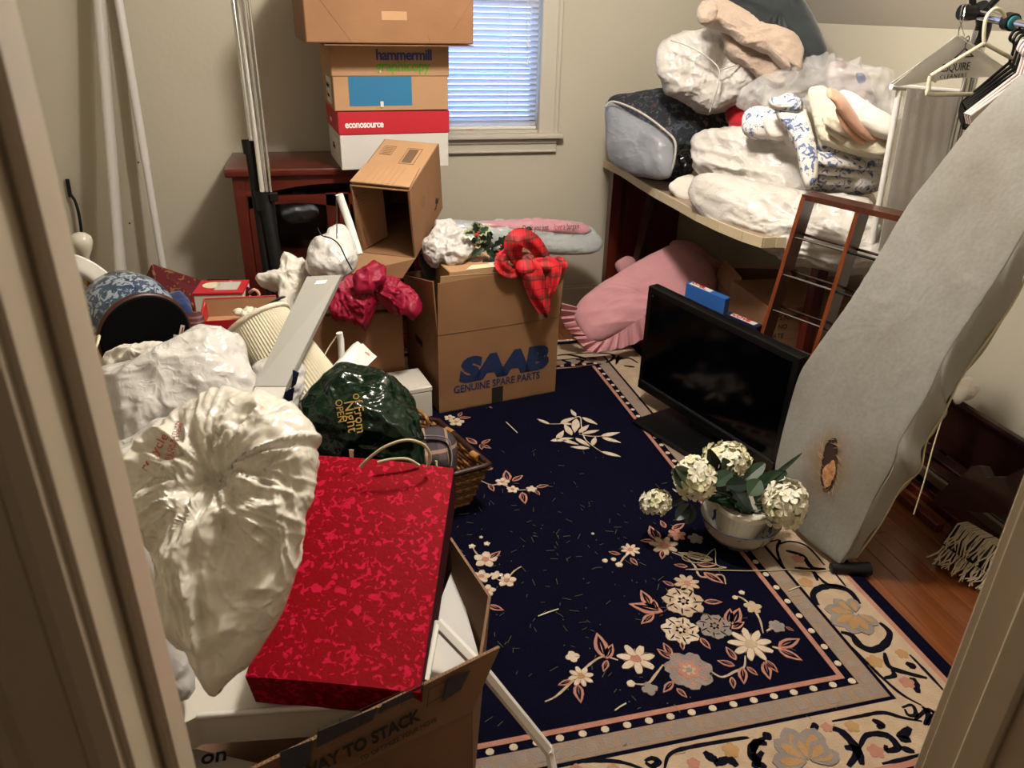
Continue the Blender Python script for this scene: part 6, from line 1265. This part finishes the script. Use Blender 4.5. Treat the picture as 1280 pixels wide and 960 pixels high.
tagp(mesh('green_sprig', *gtube([onY(328, 384, 2.30), onY(340, 378, 2.28), onY(352, 372, 2.27), onY(357, 371, 2.27)], [.002, .004, .004, .002], 6, sm=3), 'leaf', smooth=True), 'single dark green artificial stem lying above the pleated shade', 'stem')
# white cloth and tied plastic bag before the cabinet
blob('white_garment', [(322, 350), (335, 344), (350, 340), (352, 325), (362, 320), (378, 328), (384, 340), (378, 362), (366, 375), (360, 392), (350, 385), (348, 360), (330, 358)], onY(360, 350, 2.45), 'whitecloth', 'crumpled white garment hanging between the black poles and the tied plastic bag', 'cloth', tf=.04, tb=.04, rings=22, seg=110, prof=.35, fn=lambda P, U: .03 * ridged(P, 14, 5) + .02 * (vor(P, 15, 3)[0] - .45) + .008 * ridged(P, 40, 5), cen=(362, 350))
tb_ = thing('tied_plastic_bag', 'white plastic bag with a dark wire round its neck, behind the grey shelf panel', 'bag', onY(415, 340, 2.4))
blob('bag_body', [(384, 325), (392, 308), (410, 298), (415, 288), (428, 284), (438, 296), (444, 318), (436, 338), (415, 350), (395, 348), (386, 342)], onY(415, 322, 2.4), 'whitebag', parent=tb_, tf=.06, tb=.06, rings=26, seg=120, fn=crinkle(.028, 14, 3))
mesh('dark_wire', *gtube([onY(397, 285, 2.30), onY(402, 294, 2.29), onY(414, 298, 2.28), onY(424, 306, 2.28), onY(432, 322, 2.29), onY(440, 337, 2.3)], .0022, 6, sm=4), 'blackmatte', tb_, smooth=True); mesh('dark_wire', *gtube([onY(420, 245, 2.42), onY(421, 270, 2.36), onY(421, 298, 2.31)], .0018, 6), 'blackmatte', tb_)
tagp(mesh('white_tube', *gtube([onY(424, 243, 2.50), onY(427, 252, 2.50), onY(437, 280, 2.46), onY(449, 318, 2.42)], .0125, 14), 'white', smooth=True), 'short white plastic tube sticking up between the tied bag and the tipped carton', 'tube')
tagp(mesh('white_tube', *gtube([onY(424, 416, 2.0), onY(426, 425, 2.0), onY(428, 465, 1.96)], .009, 12), 'white', smooth=True), 'short white plastic tube standing behind the dark green bag', 'tube')
tagp(mesh('thin_wire', *gtube([onY(399, 457, 1.95), onY(410, 436, 2.0), onY(421, 420, 2.02), onY(424, 417, 2.0)], .0018, 6, sm=3), 'twine'), 'thin pale wire bending beside the white tube in front of the brown carton', 'wire')
# pleated shade
ps = thing('pleated_lampshade', 'cream pleated lampshade lying tilted behind the grey shelf panel', 'lampshade', onY(350, 450, 1.95))
d0 = onY(322, 404, 1.98); d1 = onY(386, 505, 1.84); axs = (d1 - d0).normalized(); sv_ = onY(357, 383, 2.0) - onY(286, 428, 1.98); sv_ = (sv_ - axs * sv_.dot(axs)).normalized(); th_ = axs.cross(sv_)
SF = Fr(d0, M3=Matrix((sv_, th_, axs)).transposed()); r0 = (onY(357, 383, 2.0) - onY(286, 428, 1.98)).length / 2; Ls = (d1 - d0).length
V = []; F = []; NP = 150
for (s_, z) in ((.98, 0), (1.25, Ls)):
    for j in range(NP): q = 2 * math.pi * j / NP; rr = r0 * s_ * (1 + (.014 if j % 2 else -.014)); V.append(SF(rr * math.cos(q), rr * math.sin(q), z))
for j in range(NP): F.append([j, (j + 1) % NP, NP + (j + 1) % NP, NP + j])
mesh('pleats', V, F, 'shade', ps)
mesh('rim_band', *gtube([SF(r0 * 1.0 * math.cos(q), r0 * 1.0 * math.sin(q), 0) for q in np.linspace(0, 2 * math.pi, 60, endpoint=False)], .007, 8, closed=True), 'creamcloth', ps, smooth=True)
mesh('rim_band', *gtube([SF(r0 * 1.26 * math.cos(q), r0 * 1.26 * math.sin(q), Ls) for q in np.linspace(0, 2 * math.pi, 60, endpoint=False)], .006, 8, closed=True), 'creamcloth', ps, smooth=True)
mesh('inner_liner', *glathe([(r0 * .94, .004), (r0 * 1.2, Ls)], SF, 40), 'whitep', ps)
# grey panel
gp = thing('grey_shelf_panel', 'long grey metal panel with a slot near its top, leaning over the pleated lampshade', 'panel', onY(340, 500, 1.6))
ya, yb_ = 2.02, 1.66
c = [onY(384, 346, ya), onY(426, 344, ya), onY(357, 483, yb_), onY(318, 483, yb_)]; ng = (c[1] - c[0]).cross(c[3] - c[0]).normalized(); ng = ng if ng.dot(-FWD) > 0 else -ng
mesh('face', *gpanel(c, .0025), 'grey', gp)
mesh('side_flange', *gpanel([c[0], c[3], c[3] - ng * .018, c[0] - ng * .018], .002), 'grey', gp); mesh('side_flange', *gpanel([c[1], c[2], c[2] - ng * .018, c[1] - ng * .018], .002), 'grey', gp)
mesh('top_tab', *gpanel([c[0], c[1], c[1] - ng * .018, c[0] - ng * .018], .002), 'grey', gp)
mesh('lower_face', *gpanel([onY(319, 484, yb_ - .002), onY(358, 484, yb_ - .002), onY(348, 512, yb_ - .04), onY(306, 512, yb_ - .04)], .003), 'white', gp)
def onc(u, v): return c[0] + (c[1] - c[0]) * u + (c[3] - c[0]) * v + ng * .0016
mesh('slot', *gpanel([onc(.36, .055), onc(.66, .05), onc(.64, .085), onc(.33, .09)], .001), 'wlet', gp)
c2_ = [onY(447, 427, 1.93), onY(471, 446, 1.93), onY(440, 476, 1.80), onY(404, 474, 1.80)]
wp_ = thing('white_bracket', 'short white metal bracket with an oval slot, sticking out behind the dark green bag', 'bracket', onY(435, 470, 1.8))
mesh('face', *gpanel(c2_, .003), 'white', wp_); ngw = (c2_[1] - c2_[0]).cross(c2_[3] - c2_[0]).normalized(); ngw = ngw if ngw.dot(-FWD) > 0 else -ngw
mesh('flange', *gpanel([c2_[0], c2_[3], c2_[3] - ngw * .02, c2_[0] - ngw * .02], .002), 'white', wp_)
mesh('slot', *glathe([(.006, 0), (.006, .001)], Fr(onP(458, 443, c2_[0], ngw) + ngw * .0018, M3=Vector((0, 0, 1)).rotation_difference(ngw).to_matrix()), 12, sx=1.5), 'brownslat', wp_)
tagp(mesh('white_board', *gpanel([onY(375, 505, 1.70), onY(452, 430, 1.95), onY(462, 440, 1.95), onY(392, 525, 1.68)], .01), 'white'), 'long white board slanting down behind the dark green bag', 'panel')
# white bags
blob('white_plastic_bag', [(132, 450), (150, 440), (175, 434), (190, 437), (204, 428), (212, 442), (205, 455), (170, 468), (140, 470)], onY(172, 452, 1.95), 'whitecloth', 'small crumpled white cloth bag under the lamp base at the left', 'bag', tf=.05, tb=.05, rings=20, seg=100, fn=crinkle(.024, 24, 3))
blob('white_plastic_bag', [(120, 480), (165, 465), (205, 450), (222, 436), (250, 418), (266, 409), (288, 420), (306, 430), (314, 455), (319, 490), (300, 520), (250, 540), (200, 575), (160, 600), (125, 580), (112, 520)], onY(225, 500, 1.72), 'whitebag', 'large crumpled white plastic bag in the middle of the left heap', 'bag', tf=.10, tb=.10, rings=44, seg=200, fn=crinkle(.065, 7, 13, a2=.016))
blob('white_plastic_bag', [(318, 462), (335, 448), (358, 446), (376, 455), (378, 475), (374, 500), (360, 520), (338, 520), (322, 500)], onY(350, 485, 1.76), 'whitebag', 'small white plastic bag with navy printing below the grey panel', 'bag', tf=.04, tb=.04, rings=20, seg=90, fn=crinkle(.025, 18, 6))
for px in ([(366, 462), (374, 466), (370, 480), (364, 486)], [(356, 490), (368, 484), (366, 500), (354, 504)]): mesh('navy_print', *gpanel([onY(x, y, 1.70) for x, y in px], .002), 'navyp', bpy.data.objects['white_plastic_bag.002'])
blob('white_plastic_bag', [(130, 580), (170, 550), (220, 528), (270, 515), (320, 512), (345, 540), (330, 600), (260, 660), (210, 700), (165, 690), (135, 650)], onY(235, 600, 1.42), 'whitebag', 'white plastic bag mostly hidden behind the cream bag, next to the door frame', 'bag', tf=.08, tb=.08, rings=34, seg=150, fn=crinkle(.055, 8, 23, a2=.014))
blob('white_plastic_bag', [(170, 640), (205, 650), (225, 720), (235, 800), (240, 860), (215, 870), (195, 800), (170, 720)], onY(205, 760, 1.18), 'whitebag', 'white plastic bag hanging beside the door frame, left of the cream bag', 'bag', tf=.04, tb=.05, rings=20, seg=90, fn=crinkle(.03, 12, 33))
# dark green bag
gbg = thing('green_plastic_bag', 'glossy dark green plastic bag with gold lettering, beside the wicker basket', 'bag', onY(455, 560, 1.62))
GR = onY(455, 520, 1.64)
blob('bag_body', [(379, 512), (392, 490), (412, 474), (428, 462), (455, 464), (486, 470), (508, 486), (520, 512), (524, 545), (520, 585), (495, 592), (450, 585), (405, 575), (384, 545)], GR, 'greenbag', parent=gbg, tf=.085, tb=.07, rings=40, seg=180, fn=crinkle(.05, 9, 43, a2=.012))
def gtx(s_, px, py, ang, size, lift=.1):
    n = (-FWD * .8 + Vector((0, 0, .5))).normalized(); p = onP(px, py, GR + n * lift, n); dx = (onP(px + math.cos(ang) * 10, py + math.sin(ang) * 10, GR + n * lift, n) - p); dy = (onP(px + math.sin(ang) * 10, py - math.cos(ang) * 10, GR + n * lift, n) - p); text(s_, frame_from(p, dx, dy), size, 'gold', gbg, lift=0)
gtx('of From', 441, 492, math.radians(84), .030, .108); gtx('Night', 430, 502, math.radians(82), .034, .104); gtx('OPEN', 419, 500, math.radians(82), .022, .098)
# wicker basket
BK = Fr((.262, 1.975, .0105), (0, 0, 0)); bsk = thing('wicker_basket', 'brown wicker basket with a dark rim standing on the rug beside the red gift bag', 'basket', BK.p)
rimp = [onz(612, 582, .165), onz(548, 527, .165), onz(505, 520, .165), Vector((.10, 2.02, .165)), Vector((.10, 1.84, .165)), onz(560, 596, .165)]
cen_ = sum(rimp, Vector()) / 6
def ringat(z, s_, wob=0, ph=0):
    P = []
    for i in range(6):
        a, b = rimp[i], rimp[(i + 1) % 6]
        for j in range(9):
            p = a.lerp(b, j / 9); q = cen_ + (p - cen_) * s_; P.append(Vector((q.x, q.y, z)) + (p - cen_).normalized() * wob * (1 if (i * 9 + j + ph) % 2 else -1))
    return P
for k in range(13): z = .018 + k * .0115; mesh('weave', *gtube(ringat(z, .70 + .26 * (k / 12), .0035, k), .0058, 6, closed=True), 'wicker' if k % 3 else 'wickerl', bsk, smooth=True)
for i, (p, q) in enumerate(zip(ringat(.165, .97), ringat(.012, .69))):
    if i % 3 == 0: mesh('stake', *gtube([q, p], .004, 5), 'wickerl', bsk)
mesh('rim', *gtube(ringat(.168, 1.0), .009, 8, closed=True), 'darkwood', bsk, smooth=True); 
R1 = smoothpath(ringat(.160, .985), 3, True); R2 = []
for sgn2, mm in ((0, 'wicker'), (math.pi, 'wickerl')):
    P = [p + Vector((0, 0, .005 * math.cos(i * 1.1 + sgn2))) + (p - cen_).normalized() * .006 * math.sin(i * 1.1 + sgn2) for i, p in enumerate(R1)]; mesh('braid', *gtube(P, .0045, 5, closed=True), mm, bsk, smooth=True)
for px in ((562, 540), (594, 570)):
    p = onz(px[0], px[1], .166); mesh('binding', *gtube([p + Vector((-.008, .014, 0)), p + Vector((.008, -.014, 0))], .0125, 10), 'wickerl', bsk, smooth=True)
mesh('basket_bottom', *gpanel(ringat(.012, .70), .006, (0, 0, 1)), 'wicker', bsk)
mesh('handle', *gtube([onz(516, 512, .17), onz(524, 514, .20), onz(533, 522, .20), onz(535, 532, .17)], .006, 8, sm=4), 'wickerl', bsk, smooth=True)
pc = thing('plaid_pouch', 'zipped plum plaid cosmetic pouch lying in the wicker basket', 'pouch', onY(545, 565, 1.86))
blob('pouch_body', [(512, 548), (525, 538), (545, 535), (560, 542), (569, 555), (570, 578), (565, 594), (540, 590), (515, 588), (508, 570)], onY(540, 563, 1.86), 'plaidbag', parent=pc, n=(.1, -.7, .7), tf=.05, tb=.05, rings=20, seg=90, prof=.25, fn=softfold(.004, 12))
n_ = Vector((.1, -.7, .7)).normalized(); zp = [onP(x, y, onY(540, 563, 1.86) + n_ * .052, n_) for x, y in ((512, 555), (530, 550), (550, 551), (560, 557), (563, 575), (562, 588))]
mesh('zip', *gtube(zp, .0025, 6, sm=4), 'blackmatte', pc, smooth=True); mesh('piping', *gtube([p + n_ * .002 + Vector((.004, 0, .012)) for p in zp], .002, 6, sm=4), simple('mauve_piping', '#6e5a62', .6), pc, smooth=True)
p = onP(545, 576, onY(540, 563, 1.86) + n_ * .058, n_); mesh('zip_pull', *gtube([p, p + Vector((0, -.004, -.014)), p + Vector((.004, -.006, -.022))], .0035, 6), 'petalg', pc, smooth=True)
# red gift bag
RG = Fr((-.187, 1.034, .324), (18.5, 3.2, -16)); w2, d2, h2 = .295, .482, .055
rg = thing('red_gift_bag', 'large crimson marbled paper gift bag lying on its back in the front carton', 'gift bag', RG(w2 / 2, d2 / 2, 0))
def rsheet(u, v):
    return RG(w2 * u, d2 * v, h2 + .006 * math.sin(u * 3.1) - .004 * math.sin(v * 5 + u))
mesh('front_panel', *sheet(rsheet, 20, 24, .002), 'marble', rg, smooth=True)
mesh('side_gusset', *gpanel([RG(w2, 0, h2), RG(w2, d2, h2 - .006), RG(w2 + .006, d2, -.04), RG(w2 + .004, 0, -.045)], .002), 'maroon', rg); mesh('side_gusset', *gpanel([RG(0, 0, h2), RG(0, d2, h2 - .006), RG(0, d2, -.03), RG(0, 0, -.045)], .002), 'maroon', rg)
mesh('bag_bottom', *gpanel([RG(0, 0, h2), RG(w2, 0, h2), RG(w2 + .004, 0, -.045), RG(0, 0, -.045)], .002), 'marble', rg); mesh('back_panel', *gpanel([RG(0, 0, -.045), RG(w2 + .004, 0, -.045), RG(w2 + .006, d2, -.04), RG(0, d2, -.03)], .002), 'maroon', rg)
for (pa, o_) in ((((450, 584), (462, 572), (482, 558), (508, 550), (530, 556), (538, 572), (534, 584)), .0), (((472, 578), (490, 574), (510, 574), (524, 582)), .02)):
    mesh('rope_handle', *gtube([onY(x, y, 1.36 + o_) for x, y in pa], .0032, 7, sm=4), 'twine', rg, smooth=True)
mesh('gift_tag', *gpanel([onY(x, y, 1.40) for x, y in ((436, 562), (442, 562), (442, 572), (437, 571))], .001), 'archive', rg)
# cream bag
cg = thing('cream_plastic_bag', 'big cream plastic shopping bag with red recycling print, nearest of the bags', 'bag', onY(280, 850, 1.0))
CR = onY(285, 680, 1.05); cn = (-FWD * .9 + Vector((-.1, 0, .35))).normalized()
def creamfn(P, U):
    pts = np.array(P); o_ = onP(285, 600, CR, cn); ex = (onP(385, 600, CR, cn) - o_).normalized(); ey = (onP(285, 500, CR, cn) - o_).normalized()
    d = pts - np.array(o_); x = d @ np.array(ex); y = d @ np.array(ey); r = np.sqrt(x * x + y * y) + 1e-4; a = np.arctan2(y, x)
    Q = np.stack([np.cos(a) * 1.1, np.sin(a) * 1.1, r * 3.0], 1); low = 1 / (1 + np.exp((y + .03) * 40)); V3 = np.stack([x * 15 + y * 2, y * 2.2, x * 0], 1)
    rad = ridged(Q, 3.2, 5, octs=3)                                  # folds radiating from the knot of the bag
    hole_ = -.045 * np.exp(-(((x + .0) / .030) ** 2 + ((y - .0) / .035) ** 2))
    F1, F2 = vor(P, 9, 7); G1, G2 = vor(P, 21, 9)
    return .050 * rad * np.clip(r / .05, .3, 1) * (1 - .5 * low) + .046 * ridged(V3 * 1.3, 1.0, 15, octs=2) * low + .040 * (F1 - .45) + .014 * (G1 - .45) + .016 * ridged(P, 8, 3) + hole_
blob('bag_body', [(205, 530), (225, 512), (250, 498), (292, 492), (330, 495), (348, 497), (372, 508), (392, 530), (398, 545), (391, 560), (388, 590), (382, 640), (372, 690), (360, 730), (345, 770), (318, 818), (290, 850), (270, 866), (250, 850), (238, 815), (220, 790), (208, 750), (198, 700), (182, 670), (166, 620), (160, 590), (172, 560)], CR, 'creambag', parent=cg, n=cn, tf=.075, tb=.06, rings=80, seg=320, fn=creamfn, cen=(282, 660), lat=.28)
def ctx(s_, px, py, ang, size, lift=.088):
    p = onP(px, py, CR + cn * lift, cn); dx = onP(px + math.cos(ang) * 10, py + math.sin(ang) * 10, CR + cn * lift, cn) - p; dy = onP(px + math.sin(ang) * 10, py - math.cos(ang) * 10, CR + cn * lift, cn) - p; text(s_, frame_from(p, dx, dy), size, 'redp', cg, lift=0)
ctx('recycle', 183, 590, math.radians(-58), .022, .07); ctx('PLEASE REUSE OR RETURN', 200, 612, math.radians(-74), .009, .08); ctx('TO A PARTICIPATING STORE', 205, 612, math.radians(-74), .008, .082)
mesh('recycle_mark', *gtube([onP(197 + 4 * math.cos(a), 615 + 4 * math.sin(a), CR + cn * .085, cn) for a in np.linspace(0, 6.28, 12, endpoint=False)], .0008, 5, closed=True), 'redp', cg)
blob('red_corner', [(258, 862), (268, 856), (278, 858), (272, 868), (262, 870)], onP(268, 864, CR, cn) , 'cardred', parent=cg, tf=.006, tb=.006, rings=6, seg=20)
# ================================================================== FRONT CARTON
A1 = onX(563, 672, .215); B1 = onX(612, 745, .262); C1 = onX(598, 836, .212)
TR = onz(624, 808, .36); TL = onz(150, 1042, .36); HR = onz(589, 888, .262); HL = onz(150, 1095, .262)
fc = thing('front_carton', 'large open moving carton in the foreground with stacking diagram printed on its raised flap', 'box', (0, 1.1, 0))
mesh('side_panel', *gpanel([Vector((.21, 1.43, .011)), Vector((.205, 1.03, .011)), C1, B1, A1], .006), 'carddk', fc)
mesh('front_panel', *gpanel([HL, HR, Vector((HR.x, HR.y, .011)), Vector((HL.x, HL.y, .011))], .006), 'carddk', fc)
mesh('corner_panel', *gpanel([HR, C1 + Vector((0, 0, -.02)), Vector((.205, 1.03, .011)), Vector((HR.x, HR.y, .011))], .005), 'carddk', fc)
mesh('back_panel', *gpanel([Vector((.21, 1.43, .011)), A1 + Vector((0, 0, -.03)), Vector((-.40, 1.46, .28)), Vector((-.40, 1.46, .011))], .006), 'carddk', fc)
mesh('left_panel', *gpanel([Vector((-.40, 1.46, .011)), Vector((-.40, 1.46, .28)), Vector((HL.x - .02, HL.y, .25)), Vector((HL.x - .02, HL.y, .011))], .006), 'carddk', fc)
mesh('bottom_panel', *gpanel([Vector((HL.x, HL.y, .014)), Vector((HR.x, HR.y, .014)), Vector((.205, 1.43, .014)), Vector((-.40, 1.46, .014))], .004), 'carddk', fc)
flp = mesh('front_flap', *gpanel([HL, HR, TR, TL], .0065), 'carddk', fc)
fxd = (TR - TL).normalized(); fyd = (TR - HR); fyd = (fyd - fxd * fyd.dot(fxd)).normalized(); fnn = fxd.cross(fyd); fnn = fnn if fnn.dot(-FWD) > 0 else -fnn
# corrugation seen on the cut edge
mb = MB()
Lf_ = (TR - TL).length; nn_ = int(Lf_ / .0035); Pz = [TL + fxd * (i * .0035) + fnn * (.0022 if i % 2 else -.0022) + fyd * .0003 for i in range(nn_)]
mb.add(*gtube(Pz, .0007, 4)); mb.out('fluted_edge', 'cardl', fc)
def ff(px, py, lift=.0042): return onP(px, py, HR + fnn * lift, fnn)
FT = frame_from(ff(372, 974), ff(586, 872) - ff(372, 974), fyd)
text('THIS WAY TO STACK', frame_from(ff(388, 970) - (ff(586, 868) - ff(388, 970)) * 0.28, ff(586, 868) - ff(388, 970), fyd), .031, 'blackp', fc, sx=.92, bold=.0012, lift=0)
text('TO OPTIMIZE YOUR MOVE', frame_from(ff(450, 952), ff(586, 880) - ff(450, 952), fyd), .012, 'blackp', fc, sx=1.0, lift=0)
dkp = simple('dark_diagram_print', '#2c2c34', .7)
for q in ([(560, 848), (588, 838), (576, 862), (552, 878)], [(478, 880), (530, 855), (524, 868), (472, 892)], [(396, 915), (472, 884), (466, 900), (396, 935)], [(350, 940), (390, 925), (388, 955), (350, 972)]): mesh('printed_block', *gpanel([ff(x, y) for x, y in q], .0006), dkp, fc)
for a, b in (((398, 910), (530, 852)), ((398, 910), (397, 930)), ((425, 898), (424, 918)), ((452, 886), (450, 908)), ((478, 876), (477, 892)), ((504, 864), (502, 882)), ((530, 852), (527, 868)), ((536, 862), (560, 850)), ((536, 880), (556, 868)), ((536, 862), (534, 884)), ((560, 850), (554, 872))): mesh('print_line', *gtube([ff(*a), ff(*b)], .0006, 4), 'blackp', fc)
# contents of the front carton
wf = thing('white_foam_block', 'white padded block lying in the front carton under the red gift bag', 'packing block', onz(350, 890, .12))
TPl = [onz(x, y, .27) for x, y in ((200, 838), (214, 912), (246, 896), (455, 882), (560, 862), (545, 800), (330, 790))]
V = TPl + [p - Vector((0, 0, .07)) for p in TPl]; k = len(TPl)
mesh('block', V, [list(range(k)), list(range(2 * k - 1, k - 1, -1))] + [[i, (i + 1) % k, (i + 1) % k + k, i + k] for i in range(k)], 'whitep', wf)
mesh('rolled_edge', *gtube([TPl[2] + Vector((0, 0, .001)), TPl[2].lerp(TPl[3], .5) + Vector((0, 0, .004)), TPl[3] + Vector((0, 0, .001))], .006, 8), 'white', wf, smooth=True)
pa = [onz(x, y, .13) for x, y in ((225, 932), (345, 960), (330, 1010), (220, 1010))]; t = thing('paper_sheet', 'white paper with blue handwriting at the bottom of the front carton', 'paper', pa[0]); mesh('sheet', *gpanel(pa, .002), 'archive', t)
text('on', frame_from(onz(250, 956, .1315), onz(282, 950, .1315) - onz(250, 956, .1315), (0, 1, 0)), .045, 'navyp', t, lift=0, bold=.0008)
tagp(mesh('white_card', *gpanel([onY(x, y, Y) for x, y, Y in ((567, 708, 1.32), (600, 826, 1.10), (540, 862, 1.06), (527, 850, 1.08), (550, 752, 1.24))], .004), 'archive'), 'white sheets standing inside the right side of the front carton', 'papers')
wl = thing('white_frame_leg', 'white plastic frame leg sticking out of the front carton onto the rug', 'leg', onz(690, 950, .01))
P = [onz(546, 778, .36), onz(604, 838, .30), onz(686, 938, .055), onz(691, 962, .022)]
mesh('tube', *gtube(P, .0125, 6, flat=.75), 'white', wl); mesh('joint', *gtube([P[2] - (P[2] - P[1]).normalized() * .006, P[2] + (P[2] - P[1]).normalized() * .004], .0135, 6, flat=.8), 'whitep', wl)
mesh('tube', *gtube([P[0], onz(532, 852, .34)], .007, 6), 'white', wl)
